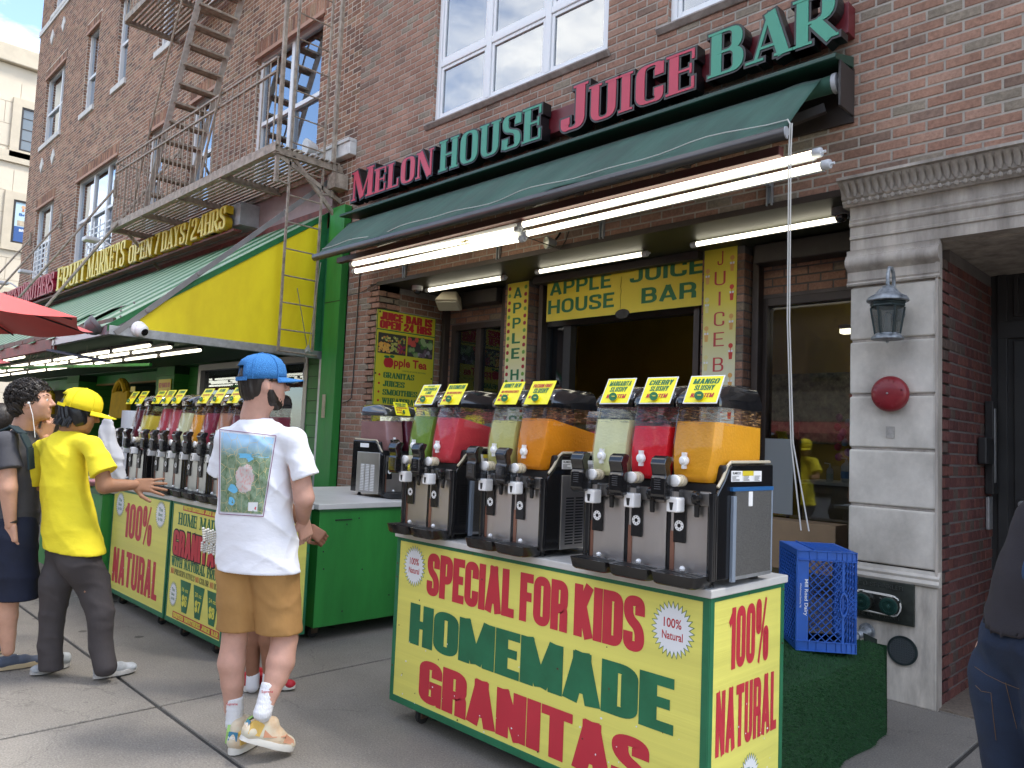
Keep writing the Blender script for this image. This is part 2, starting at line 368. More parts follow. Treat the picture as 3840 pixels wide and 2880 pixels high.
# ---------------------------------------------------------------- shared materials
M_BR = brickmat('brick_red', [((.315, .18, .128), 30), ((.345, .20, .145), 22), ((.285, .16, .115), 20), ((.37, .225, .165), 14), ((.26, .215, .165), 12), ((.225, .15, .115), 8)], .28)
M_BL = brickmat('brick_left', [((.33, .175, .115), 26), ((.39, .22, .145), 20), ((.27, .14, .095), 20), ((.21, .115, .085), 16), ((.31, .20, .13), 12), ((.17, .105, .08), 8)], .25)
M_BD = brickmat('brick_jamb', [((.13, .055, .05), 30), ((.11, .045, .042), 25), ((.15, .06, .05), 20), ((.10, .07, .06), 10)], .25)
M_MORT = mat('mortar', (.36, .325, .28), .95, var=.18, vscale=5, bump=.5, bscale=160)
M_MORTL = mat('mortar_left', (.56, .50, .42), .95, var=.15, vscale=5)
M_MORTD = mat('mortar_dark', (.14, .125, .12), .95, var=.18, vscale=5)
M_WHITE = mat('white_paint', (.72, .73, .74), .45, var=.05, vscale=3)
M_PVC = mat('white_frame', (.78, .79, .80), .35)
M_GLASS = mat('window_glass', (.03, .035, .04), .02, spec=1.0, coat=.6, ior=1.7)
M_BLACK = mat('black_plastic', (.012, .012, .013), .22, spec=.6)
M_BLACKM = mat('black_matte', (.02, .02, .021), .5, var=.2, vscale=20)
M_DARK = mat('dark_metal', (.035, .03, .028), .5, var=.25, vscale=6)
M_BROWN = mat('bronze_frame', (.055, .042, .036), .42, metal=.3, var=.2, vscale=5)
M_STEEL = mat('stainless', (.58, .56, .54), .38, metal=1., var=.08, vscale=4, stretch=(1, 1, .2))
M_GALV = mat('galvanised', (.42, .43, .44), .42, metal=.7, var=.2, vscale=14)
M_GREEN = mat('green_paint', (.028, .23, .04), .5, var=.22, vscale=4, bump=.25, bscale=30, stretch=(1, 1, .25))
M_GREEN2 = mat('dark_green_paint', (.018, .11, .03), .5, var=.2, vscale=4)
M_YEL = mat('yellow_sheet', (.95, .72, .015), .5, var=.12, vscale=2.5, stretch=(1, 1, .5))
M_TUBE = mat('lit_tube', (.9, .9, .85), .4, emit=(1, .93, .72), estr=1.5)
M_RED = mat('sign_red', (.48, .025, .035), .5)
M_SG = mat('sign_green', (.02, .16, .06), .5)
M_SY = mat('sign_yellow', (.80, .74, .10), .42, var=.05, vscale=2)
M_SY2 = mat('sign_yellow2', (.74, .60, .04), .45, var=.06, vscale=2)
M_SW = mat('sign_white', (.8, .82, .84), .5)
M_SK = mat('sign_black', (.02, .02, .02), .5)
# ---------------------------------------------------------------- paving: flags with sunk joints
def pavement():
    m = bpy.data.materials.new('paving'); m.use_nodes = True; n = m.node_tree; b = n.nodes['Principled BSDF']; L = n.links.new
    g = n.nodes.new('ShaderNodeNewGeometry')
    n1 = n.nodes.new('ShaderNodeTexNoise'); n1.inputs['Scale'].default_value = 1.1; n1.inputs['Detail'].default_value = 7; n1.inputs['Roughness'].default_value = .6; L(g.outputs['Position'], n1.inputs[0])
    n2 = n.nodes.new('ShaderNodeTexNoise'); n2.inputs['Scale'].default_value = 120; n2.inputs['Detail'].default_value = 4; L(g.outputs['Position'], n2.inputs[0])
    r1 = n.nodes.new('ShaderNodeValToRGB'); r1.color_ramp.elements[0].position = .3; r1.color_ramp.elements[0].color = (.175, .160, .140, 1); r1.color_ramp.elements[1].position = .72; r1.color_ramp.elements[1].color = (.265, .243, .21, 1); L(n1.outputs[0], r1.inputs[0])
    mr = n.nodes.new('ShaderNodeMapRange'); mr.inputs[1].default_value = .25; mr.inputs[2].default_value = .75; mr.inputs[3].default_value = .7; mr.inputs[4].default_value = 1.3; L(n2.outputs[0], mr.inputs[0])
    v = n.nodes.new('ShaderNodeVectorMath'); v.operation = 'SCALE'; L(r1.outputs[0], v.inputs[0]); L(mr.outputs[0], v.inputs['Scale'])
    # trodden gum spots and pale grit
    vo = n.nodes.new('ShaderNodeTexVoronoi'); vo.inputs['Scale'].default_value = 3.1; L(g.outputs['Position'], vo.inputs[0])
    nw = n.nodes.new('ShaderNodeTexNoise'); nw.inputs['Scale'].default_value = 30; L(g.outputs['Position'], nw.inputs[0])
    av = n.nodes.new('ShaderNodeMath'); av.operation = 'MULTIPLY_ADD'; L(nw.outputs[0], av.inputs[0]); av.inputs[1].default_value = .06; L(vo.outputs['Distance'], av.inputs[2])
    lt = n.nodes.new('ShaderNodeMapRange'); lt.inputs[1].default_value = .115; lt.inputs[2].default_value = .128; lt.inputs[3].default_value = .45; lt.inputs[4].default_value = 1; L(av.outputs[0], lt.inputs[0])
    v2 = n.nodes.new('ShaderNodeVectorMath'); v2.operation = 'SCALE'; L(v.outputs[0], v2.inputs[0]); L(lt.outputs[0], v2.inputs['Scale'])
    vs = n.nodes.new('ShaderNodeTexVoronoi'); vs.inputs['Scale'].default_value = 75; L(g.outputs['Position'], vs.inputs[0])
    gs = n.nodes.new('ShaderNodeMapRange'); gs.inputs[1].default_value = .16; gs.inputs[2].default_value = .08; gs.inputs[3].default_value = 0; gs.inputs[4].default_value = .22; L(vs.outputs['Distance'], gs.inputs[0])
    sp_ = n.nodes.new('ShaderNodeMath'); sp_.operation = 'GREATER_THAN'; sp_.inputs[1].default_value = .6; sx = n.nodes.new('ShaderNodeSeparateXYZ'); L(vs.outputs['Color'], sx.inputs[0]); L(sx.outputs[0], sp_.inputs[0])
    gm = n.nodes.new('ShaderNodeMath'); gm.operation = 'MULTIPLY'; L(gs.outputs[0], gm.inputs[0]); L(sp_.outputs[0], gm.inputs[1])
    v3 = n.nodes.new('ShaderNodeVectorMath'); v3.operation = 'ADD'; L(v2.outputs[0], v3.inputs[0]); L(gm.outputs[0], v3.inputs[1])
    vc = n.nodes.new('ShaderNodeTexVoronoi'); vc.feature = 'DISTANCE_TO_EDGE'; vc.inputs['Scale'].default_value = .55; nd = n.nodes.new('ShaderNodeTexNoise'); nd.inputs['Scale'].default_value = 2.5; nd.inputs['Detail'].default_value = 6; L(g.outputs['Position'], nd.inputs[0])
    vmx = n.nodes.new('ShaderNodeVectorMath'); vmx.operation = 'MULTIPLY_ADD'; vmx.inputs[1].default_value = (.9, .9, .9); L(nd.outputs['Color'], vmx.inputs[0]); L(g.outputs['Position'], vmx.inputs[2]); L(vmx.outputs[0], vc.inputs[0])
    cr_ = n.nodes.new('ShaderNodeMapRange'); cr_.inputs[1].default_value = .0012; cr_.inputs[2].default_value = .003; cr_.inputs[3].default_value = .78; cr_.inputs[4].default_value = 1; L(vc.outputs[0], cr_.inputs[0])
    n5 = n.nodes.new('ShaderNodeTexNoise'); n5.inputs['Scale'].default_value = .45; n5.inputs['Detail'].default_value = 3; L(g.outputs['Position'], n5.inputs[0]); r5 = n.nodes.new('ShaderNodeMapRange'); r5.inputs[1].default_value = .38; r5.inputs[2].default_value = .62; r5.inputs[3].default_value = .9; r5.inputs[4].default_value = 1.14; L(n5.outputs[0], r5.inputs[0])
    m5 = n.nodes.new('ShaderNodeMath'); m5.operation = 'MULTIPLY'; L(cr_.outputs[0], m5.inputs[0]); L(r5.outputs[0], m5.inputs[1]); v4 = n.nodes.new('ShaderNodeVectorMath'); v4.operation = 'SCALE'; L(v3.outputs[0], v4.inputs[0]); L(m5.outputs[0], v4.inputs['Scale'])
    L(v4.outputs[0], b.inputs['Base Color']); b.inputs['Roughness'].default_value = .82; b.inputs['Specular IOR Level'].default_value = .3
    bp = n.nodes.new('ShaderNodeBump'); bp.inputs['Strength'].default_value = .5; bp.inputs['Distance'].default_value = .004; L(n2.outputs[0], bp.inputs['Height']); L(bp.outputs[0], b.inputs['Normal'])
    return m
M_PAVE = pavement()
M_JOINT = mat('paving_joint', (.045, .043, .04), .95)
gr = MB().box((-260, -260, -.2), (260, 260, -.165)).build('ground', mat('asphalt', (.05, .05, .052), .9, var=.2, vscale=2)); tag(gr, kind='structure')
bed = MB().box((-60, -1.6, -.15), (30, 8.5, -.012)).build('sidewalk', M_JOINT); tag(bed, kind='structure')
# joints measured on the photo: lines along the street at Y = 1.62 and 2.86 (approx.), lines across every 1.55 m
ys = [-1.45, 1.63, 4.985, 7.6]
xs = [-4.15+3.0*k for k in range(-14, 9)]
k = 0
for j in range(len(ys)-1):
    for i in range(len(xs)-1):
        x0, x1, y0, y1 = xs[i]+.011, xs[i+1]-.011, ys[j]+.011, ys[j+1]-.011
        if j == 2 and not (-8 < x0 < 3): continue
        dz = random.uniform(-.0015, .0015)
        s = MB(); s.box((x0, y0, -.05), (x1, y1, dz)); s.build('paving_slab', M_PAVE, bed, bevel=.004, seg=1)
kb = MB().box((-60, -1.62, -.165), (30, -1.45, .0)).build('kerb', mat('kerb_stone', (.24, .235, .225), .8, var=.15, vscale=3), None, bevel=.015); tag(kb, kind='structure')
road = MB().box((-60, -14, -.161), (30, -1.62, -.15)).build('road', mat('road_asphalt', (.05, .05, .052), .85, var=.2, vscale=1.5, bump=.4, bscale=200)); tag(road, kind='structure')
# ---------------------------------------------------------------- brickwork
def subtract(a, b, cuts):
    segs = [(a, b)]
    for c, d in cuts:
        ns = []
        for s, e in segs:
            if d <= s or c >= e: ns.append((s, e)); continue
            if c > s: ns.append((s, c))
            if d < e: ns.append((d, e))
        segs = ns
    return segs
def brick_boxes(M, w, h, holes, course=.0704, bl=.203, j=.012, proud=.0045, header=0., soldier=()):
    """bricks of one wall face in the frame M (x along, y up, z out) -> list of (M @ local box centre, size) boxes"""
    out = []; nrow = int(h/course+1e-6)
    for r in range(nrow):
        y0 = r*course+j/2; y1 = (r+1)*course-j/2; yc = (y0+y1)/2
        cuts = [(hx0, hx1) for hx0, hy0, hx1, hy1 in holes if hy0 < yc < hy1]
        for a, b in subtract(0, w, cuts):
            x = a-((r % 2)*bl/2+random.Random(r).uniform(-.012, .012))-.0*bl
            first = True; xx = a
            pos = -((r % 2)*.5)*bl
            # continuous bond along the wall
            k = math.floor((a-pos)/bl); x = pos+k*bl
            while x < b-.02:
                if header and random.random() < header:
                    parts = [(x, x+bl/2), (x+bl/2, x+bl)]
                else: parts = [(x, x+bl)]
                for p0, p1 in parts:
                    q0 = max(p0+j/2, a+.001); q1 = min(p1-j/2, b-.001)
                    if q1-q0 > .025: out.append((q0, y0, q1, y1, proud+random.uniform(-.0012, .0012)))
                x += bl
    return [(M, o) for o in out]
def brick_mesh(lst):
    mb = MB()
    for M, (x0, y0, x1, y1, z) in lst:
        e = .0035
        vs = [(x0, y0, 0), (x1, y0, 0), (x1, y1, 0), (x0, y1, 0), (x0+e*.4, y0+e*.4, z-.002), (x1-e*.4, y0+e*.4, z-.002), (x1-e*.4, y1-e*.4, z-.002), (x0+e*.4, y1-e*.4, z-.002), (x0+e*1.8, y0+e*1.6, z), (x1-e*1.8, y0+e*1.6, z), (x1-e*1.8, y1-e*1.6, z), (x0+e*1.8, y1-e*1.6, z)]
        mb.add([M @ Vector(v) for v in vs], [(8, 9, 10, 11)]+[(i, (i+1) % 4, 4+(i+1) % 4, 4+i) for i in range(4)]+[(4+i, 4+(i+1) % 4, 8+(i+1) % 4, 8+i) for i in range(4)])
    return mb
UNITB = {}
def unit_brick(wq, hq, m):
    key = (round(wq, 2), m.name)
    if key not in UNITB:
        mb = brick_mesh([(Matrix(), (0, 0, key[0], hq, .007))]); me = bpy.data.meshes.new('brick'); me.from_pydata(mb.v, [], mb.f); me.materials.append(m); UNITB[key] = me
    return UNITB[key]
def in_view(p, mrg=.03):
    d = p-CP; z = d.dot(FWD)
    if z < .3: return False
    return abs(d.dot(CR)/z*FOC) < 1920*(1+mrg) and abs(d.dot(CU)/z*FOC) < 1440*(1+mrg)
def lay_bricks(lst, m, parent, nsingle=300, name='brickwork'):
    cand = []
    for i, (M, o) in enumerate(lst):
        c = M @ Vector(((o[0]+o[2])/2, (o[1]+o[3])/2, 0))
        if in_view(c):
            d = c-CP; nz = Vector((M[0][2], M[1][2], M[2][2]))
            cand.append((-(o[2]-o[0])*(o[3]-o[1])*abs(d.dot(nz))/d.length**3*(0 if HIDE(c) else 1), i))
    cand.sort(); single = set(i for _, i in cand[:nsingle])
    for i in single:
        M, (x0, y0, x1, y1, z) = lst[i]; wq = round(x1-x0, 2); me = unit_brick(x1-x0, y1-y0, m)
        linked('brick', me, M @ Matrix.Translation((x0, y0, z-.007)) @ Matrix.Diagonal(((x1-x0)/wq, 1, 1, 1)), parent)
    rest = brick_mesh([b for i, b in enumerate(lst) if i not in single])
    o = rest.build(name, m, parent, fix=False); tag(o, kind='stuff'); return o
HIDE = lambda c: False
def wall_mb(M, w, h, holes, t, mb=None):
    """backing wall with openings, thickness t behind the frame plane"""
    mb = mb or MB(); xs = sorted({0, w, *[v for a in holes for v in (a[0], a[2])]}); ys = sorted({0, h, *[v for a in holes for v in (a[1], a[3])]})
    xs = [v for v in xs if 0 <= v <= w]; ys = [v for v in ys if 0 <= v <= h]
    for j in range(len(ys)-1):
        run = None
        for i in range(len(xs)-1):
            cx, cy_ = (xs[i]+xs[i+1])/2, (ys[j]+ys[j+1])/2
            solid = not any(a[0] < cx < a[2] and a[1] < cy_ < a[3] for a in holes)
            if solid:
                run = (run[0], xs[i+1]) if run else (xs[i], xs[i+1])
            if (not solid or i == len(xs)-2) and run:
                b = MB().box((run[0], ys[j], -t), (run[1], ys[j+1], 0)); b.xf(M); mb.add(b.v, b.f); run = None
    return mb
# ================================================================ brick building with the juice bar
FY = 5.0; ML = -7.915; MR = 1.6
FF = frame((ML, FY, 0), (1, 0, 0), (0, -1, 0))             # facade frame: x from the left corner, y = height
def fx(X): return X-ML
mel = thing('brick_building', 'red brick building behind the juice carts with a stone doorway at its right', 'building', (ML+3, FY+.5, 0))
SOF = 3.172                                                 # underside of the lintel beam
WIN = [(-6.45, 4.835, -4.055, 6.75), (-3.44, 4.835, -1.9, 6.75)]
ENTL, ENTR = -1.965, .9                                     # stone doorway front
holes = [(fx(x0), z0, fx(x1), z1) for x0, z0, x1, z1 in WIN]
holes += [(fx(-7.262), 0, fx(ENTL), SOF), (fx(ENTL), 0, fx(ENTR), 3.20)]
wh = 10.3
wall_mb(FF, MR-ML, wh, holes, .28).build('wall', M_MORT, mel)
hb = [(a[0], a[1]-.0 if a[1] > 1 else a[1], a[2], a[3]) for a in holes]
bl = [b for b in brick_boxes(FF, MR-ML, wh, hb, proud=.0045) if b[1][1] < 7.4]
MB().box((ML, FY+.01, wh), (MR, FY+9, wh+.2)).build('roof', M_DARK, mel); MB().box((MR-.2, FY+.3, 0), (MR, FY+9, wh)).build('side_wall', M_MORT, mel); MB().box((ML, FY+8.8, 0), (MR-.21, FY+9, wh)).build('rear_wall', M_MORT, mel)  # unseen top, side and back, added to keep sunlight out of the rooms
lay_bricks(bl, M_BR, mel, 300, 'brickwork')
# window reveals: brick ends turned into the openings, left reveal of each window faces +X
for x0, z0, x1, z1 in WIN:
    for X, sgn in ((x0, 1), (x1, -1)):
        Fr = frame((X, FY if sgn > 0 else FY+.09, z0), (0, 1*sgn, 0), (sgn, 0, 0)); l = brick_boxes(Fr, .09, z1-z0, [], bl=.1, proud=.004)
        tag(brick_mesh(l).build('reveal_brickwork', M_BR, mel, fix=False), kind='stuff')
# ---- windows upstairs
def frame_rect(mb, x0, z0, x1, z1, w, y0, y1):
    mb.box((x0, y0, z0), (x0+w, y1, z1)); mb.box((x1-w, y0, z0), (x1, y1, z1)); mb.box((x0+w, y0, z0), (x1-w, y1, z0+w)); mb.box((x0+w, y0, z1-w), (x1-w, y1, z1))
M_ROOM = mat('room_curtain', (.50, .54, .52), .8, var=.1, vscale=2)
M_GLW = bpy.data.materials.new('sky_glass'); M_GLW.use_nodes = True
def glassy(m, tint=(.9, .95, .95), refl=.5):
    n = m.node_tree; n.nodes.clear(); o = n.nodes.new('ShaderNodeOutputMaterial'); mx = n.nodes.new('ShaderNodeMixShader'); t = n.nodes.new('ShaderNodeBsdfTransparent'); g = n.nodes.new('ShaderNodeBsdfGlossy')
    t.inputs[0].default_value = (*tint, 1); g.inputs['Roughness'].default_value = .02; g.inputs[0].default_value = (.82, .90, 1, 1)
    f = n.nodes.new('ShaderNodeFresnel'); f.inputs[0].default_value = 1.5; a = n.nodes.new('ShaderNodeMath'); a.operation = 'MULTIPLY_ADD'; a.use_clamp = True; a.inputs[1].default_value = 1.6 if refl else .45; a.inputs[2].default_value = refl
    n.links.new(f.outputs[0], a.inputs[0]); n.links.new(a.outputs[0], mx.inputs[0]); n.links.new(t.outputs[0], mx.inputs[1]); n.links.new(g.outputs[0], mx.inputs[2]); n.links.new(mx.outputs[0], o.inputs[0])
    nz = n.nodes.new('ShaderNodeTexNoise'); nz.inputs['Scale'].default_value = 1.3; bp = n.nodes.new('ShaderNodeBump'); bp.inputs['Strength'].default_value = .05; bp.inputs['Distance'].default_value = .02
    n.links.new(nz.outputs[0], bp.inputs['Height']); n.links.new(bp.outputs[0], g.inputs['Normal'])
    return m
glassy(M_GLW, (.55, .65, .72), .24)
M_GLD = glassy(bpy.data.materials.new('shop_glass') if False else (lambda m: (setattr(m, 'use_nodes', True), m)[1])(bpy.data.materials.new('shop_glass')), (.72, .72, .69), .02)
M_CLR = glassy((lambda m: (setattr(m, 'use_nodes', True), m)[1])(bpy.data.materials.new('clear_plastic')), (.985, .985, .98), .0)
def upstairs(x0, z0, x1, z1, cols, zm):
    f = MB(); frame_rect(f, x0, z0, x1, z1, .055, FY+.035, FY+.10)
    for c in cols: f.box((c-.035, FY+.035, z0+.055), (c+.035, FY+.10, z1-.055))
    xs_ = [x0+.055]+[v for c in cols for v in (c-.035, c+.035)]+[x1-.055]
    for k in range(0, len(xs_), 2): f.box((xs_[k], FY+.037, zm-.032), (xs_[k+1], FY+.098, zm+.032))
    w = f.build('window', M_PVC, mel, bevel=.006)
    for k in range(0, len(xs_), 2):
        a, b = xs_[k], xs_[k+1]
        for q0, q1 in ((z0+.055, zm-.032), (zm+.032, z1-.055)):
            s = MB(); frame_rect(s, a+.004, q0+.004, b-.004, q1-.004, .035, FY+.05, FY+.09); s.build('sash', M_PVC, w, bevel=.004)
            MB().box((a+.03, FY+.068, q0+.03), (b-.03, FY+.074, q1-.03)).build('pane', M_GLW, w)
    sl = MB(); sl.prism([(x0-.09, FY-.045, z0-.012), (x0-.09, FY-.055, z0-.03), (x0-.09, FY-.02, z0-.07), (x0-.09, FY+.02, z0-.07), (x0-.09, FY+.1, z0+.0)], (x1-x0+.12, 0, 0))
    sl.build('window_sill', mat('stone_sill', (.27, .235, .21), .85, var=.3, vscale=9, bump=.4), mel, bevel=.005)
    return w
wA = upstairs(-6.45, 4.835, -4.055, 6.75, (-5.63, -4.81), 5.485)
upstairs(-3.44, 4.835, -1.9, 6.75, (-2.65,), 5.5)
# rooms behind the upper windows
MB().box((-7.6, FY+2.6, 4.4), (-1.2, FY+2.7, 7.6)).build('room_wall', mat('room_wall', (.30, .32, .33), .9), mel)
MB().box((-7.6, FY+.3, 4.4), (-1.2, FY+2.6, 4.45)).build('room_floor', mat('room_floor', (.2, .18, .16), .9), mel)
cu = MB()
for a, b in ((-6.28, -5.80), (-6.30, -6.24)):
    n = 26
    for i in range(n):
        u0 = a+(b-a)*i/n; u1 = a+(b-a)*(i+1)/n; y0 = FY+.2+.014*math.sin(i*1.7); y1 = FY+.2+.014*math.sin((i+1)*1.7)
        cu.add([(u0, y0, 4.9 if a > -6.29 and False else 5.5), (u1, y1, 5.5), (u1, y1, 6.7), (u0, y0, 6.7)], [(0, 1, 2, 3)])
tag(cu.build('curtain', M_ROOM, None, fix=False), 'pale grey-green curtain behind the upper left panes of the wide white window', 'curtain')
# ---- white flowers standing in the window
fl = thing('flower_bouquet', 'bunch of white flowers in a blue vase behind the lower middle window pane', 'flowers', (-5.2, FY+.3, 4.84))
MB().lathe([(.05, 0), (.085, .05), (.09, .12), (.05, .2), (.06, .22)], (-5.2, FY+.3, 4.86), n=14).build('vase', mat('blue_vase', (.08, .16, .35), .3), fl, smooth=True)
fb = MB(); st = MB(); rr = random.Random(3)
for k in range(46):
    a = rr.uniform(0, 6.28); e = rr.uniform(-.2, 1.2); R_ = rr.uniform(.09, .2); c = Vector((-5.2+math.cos(a)*math.cos(e)*R_*1.1, FY+.26+math.sin(a)*math.cos(e)*R_*.5, 5.27+math.sin(e)*R_*.7))
    for q in range(6):
        t = q*1.047+rr.random(); p = .035
        fb.add([c, c+Vector((math.cos(t)*p, -.012, math.sin(t)*p)), c+Vector((math.cos(t+.6)*p*1.2, -.02, math.sin(t+.6)*p*1.2)), c+Vector((math.cos(t+1.0)*p*.8, -.004, math.sin(t+1.0)*p*.8))], [(0, 1, 2, 3)])
    if k % 5 == 0: st.tube([c, (-5.2, FY+.3, 5.03)], .003, 4)
fb.build('blossom', mat('white_petal', (.75, .75, .70), .6), fl, fix=False); st.build('stem', mat('stem_green', (.10, .20, .06), .6), fl)
# ---- lintel beam, soffit and recess
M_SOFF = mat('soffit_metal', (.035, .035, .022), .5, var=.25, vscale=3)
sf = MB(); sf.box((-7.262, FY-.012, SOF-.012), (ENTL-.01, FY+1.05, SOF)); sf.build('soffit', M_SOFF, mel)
MB().box((-7.3, FY-.02, SOF-.03), (ENTL-.0, FY-.013, SOF+.015)).build('lintel_edge', M_BROWN, mel)
MB().box((-7.262, FY+.98, SOF-.012-.16), (ENTL, FY+1.0, SOF-.013)).build('beam', M_DARK, mel)
BW = 5.98
# left return wall of the recess (faces +X)
FL_ = frame((-7.262, FY, 0), (0, 1, 0), (1, 0, 0))
wall_mb(FL_, 1.0, SOF, [], .2).build('return_wall', M_MORT, mel)
tag(brick_mesh(brick_boxes(FL_, 1.0, SOF-.01, [])).build('return_brickwork', M_BR, mel, fix=False), kind='stuff')
# back wall with piers, bricks above and between the shop windows
FB = frame((-7.262, BW, 0), (1, 0, 0), (0, -1, 0)); bx = lambda X: X+7.262
bwh = [(bx(-7.1), .45, bx(-6.05), 2.80), (bx(-5.62), .0, bx(-3.62), 3.17), (bx(-3.10), .35, bx(-1.985), 2.72)]
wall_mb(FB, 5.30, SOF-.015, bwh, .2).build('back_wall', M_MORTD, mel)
lay_bricks(brick_boxes(FB, 5.30, SOF-.03, [bwh[0][:1]+(.0,)+bwh[0][2:], bwh[1], bwh[2][:1]+(0,)+bwh[2][2:]]), M_BR, mel, 90, 'back_brickwork')
for X0, X1 in ((-6.02, -5.66), (-3.56, -3.16)):
    pr = thing('brick_pier', 'x', None) if False else None
    Fp = frame((X0, BW-.18, 0), (1, 0, 0), (0, -1, 0)); MB().box((X0, BW-.18, 0), (X1, BW, SOF-.015)).build('pier', M_MORTD, mel)
    l = brick_boxes(Fp, X1-X0, SOF-.03, []); Fs = frame((X1, BW-.18, 0), (0, 1, 0), (1, 0, 0)); l += brick_boxes(Fs, .18, SOF-.03, [], bl=.18)
    tag(brick_mesh(l).build('pier_brickwork', M_BR, mel, fix=False), kind='stuff')
# vertical bronze channels beside the windows and roller shutter boxes
for X in (-7.17, -6.13, -5.56, -3.66, -3.1):
    MB().box((X-.03, BW-.1, 0), (X+.03, BW-.012, SOF-.02)).build('shutter_channel', M_BROWN, mel, bevel=.004)
for a, b in ((-7.14, -6.16), (-5.53, -3.69), (-3.07, -1.97)):
    MB().box((a, BW-.19, SOF-(.19 if a != -5.53 else .075)), (b, BW-.012, SOF-.03)).build('shutter_box', M_DARK, mel, bevel=.01)
def shopwin(x0, z0, x1, z1, bars):
    f = MB(); frame_rect(f, x0, z0, x1, z1, .07, BW-.02, BW+.09)
    for b in bars: f.box((b-.04, BW-.015, z0+.07), (b+.04, BW+.085, z1-.07))
    w = f.build('shop_window', M_BROWN, mel, bevel=.004); xx = [x0+.07]+[v for b in bars for v in (b-.04, b+.04)]+[x1-.07]
    for k in range(0, len(xx), 2): MB().box((xx[k], BW+.03, z0+.07), (xx[k+1], BW+.038, z1-.07)).build('pane', M_GLD, w)
    return w
shopwin(-7.1, .45, -6.05, 2.80, (-6.62,)); shopwin(-3.10, .35, -1.985, 2.72, (-2.24,))
# serving hatch: open opening with black frame, fixed narrow pane at its left
hf = MB(); frame_rect(hf, -5.60, .0, -3.64, 2.74, .08, BW-.02, BW+.1); hf.box((-5.30, BW-.01, .08), (-5.2, BW+.09, 2.66)); hw = hf.build('hatch_frame', M_BLACKM, mel, bevel=.004)
MB().box((-5.52, BW+.03, .9), (-5.30, BW+.038, 2.66)).build('pane', M_GLD, hw)
# shop room: yellow walls, dark ceiling
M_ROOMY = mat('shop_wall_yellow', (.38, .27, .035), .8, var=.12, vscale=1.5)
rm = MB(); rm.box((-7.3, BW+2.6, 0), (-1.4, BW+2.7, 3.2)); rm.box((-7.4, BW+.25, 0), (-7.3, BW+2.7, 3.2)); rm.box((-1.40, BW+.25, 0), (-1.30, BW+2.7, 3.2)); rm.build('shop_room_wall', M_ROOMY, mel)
MB().tube([(-3.6, BW+1.8, 3.12), (-1.7, BW+1.8, 3.12)], .03, 8).build('ceiling_tube', M_TUBE, mel)  # extra tube added to brighten the shop room
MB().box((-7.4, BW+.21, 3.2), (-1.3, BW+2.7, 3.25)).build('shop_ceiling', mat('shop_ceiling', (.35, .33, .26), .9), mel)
MB().box((-7.4, BW+.2, .0), (-1.3, BW+2.7, .02)).build('shop_floor', mat('shop_floor', (.10, .08, .06), .5), mel)
# leopard-green panel picture on the back wall
MB().box((-4.3, BW+2.56, 1.55), (-3.2, BW+2.598, 2.35)).build('wall_print', mat('wall_print', (.02, .025, .015), .4, vscale=14, col2=(.35, .38, .25), var=.3), mel)
MB().box((-6.3, BW+1.9, .9), (-4.1, BW+2.4, 1.75)).build('shelf_unit', mat('wood_unit', (.12, .06, .03), .5, var=.3, vscale=8), mel, bevel=.01)
# ---------------------------------------------------------------- stone doorway
M_STONE = mat('stone', (.40, .37, .325), .8, var=.17, vscale=2.6, bump=.25, bscale=25, col2=(.68, .64, .57), stretch=(1, 1, .7), detail=10)
M_STONED = mat('stone_grimy', (.21, .188, .165), .85, vscale=7, bump=.3, bscale=40, col2=(.47, .425, .375), stretch=(1.2, 1.2, .25))
PX0, PX1 = -1.96, -1.447; PD = FY+.046
zj = [.785, 1.138, 1.49, 1.825, 2.17, 2.522]
for k in range(5):
    b = MB().box((PX0, FY-.03, zj[k]+.008), (PX1, PD, zj[k+1]-.008)); b.build('stone_block', M_STONE, mel, bevel=.012, seg=3)
MB().box((PX0+.012, FY-.018, .8), (PX1-.012, PD-.01, 2.53)).build('stone_joint', M_STONED, mel)
MB().box((PX0-.0, FY-.04, .0), (PX1+.0, PD-.0, .70)).build('stone_base', mat('stone_stained', (.27, .25, .22), .85, vscale=4.5, bump=.3, bscale=30, col2=(.68, .63, .55), stretch=(1.8, 1, .45), detail=10), mel, bevel=.006)
bm_ = MB(); prof = [(0, .70), (-.055, .70), (-.062, .715), (-.05, .735), (-.055, .75), (-.035, .765), (-.03, .785), (0, .785)]
bm_.prism([(PX0-.004, FY+a, z) for a, z in prof], (PX1-PX0+.02, 0, 0)); bm_.build('base_moulding', M_STONE, mel, smooth=True)
# capital
cp_ = MB(); prof = [(0, 2.522), (-.045, 2.525), (-.05, 2.535), (-.04, 2.547), (-.047, 2.558), (-.033, 2.562), (-.033, 2.615), (-.05, 2.63), (-.075, 2.645), (-.085, 2.665), (-.082, 2.688), (-.07, 2.705), (-.07, 2.713), (-.052, 2.718), (-.048, 2.735), (-.055, 2.752), (0, 2.752)]
cp_.prism([(PX0-.018, FY+a, z) for a, z in prof], (PX1-PX0+.032, 0, 0)); cp_.build('capital', M_STONED, mel, smooth=True)
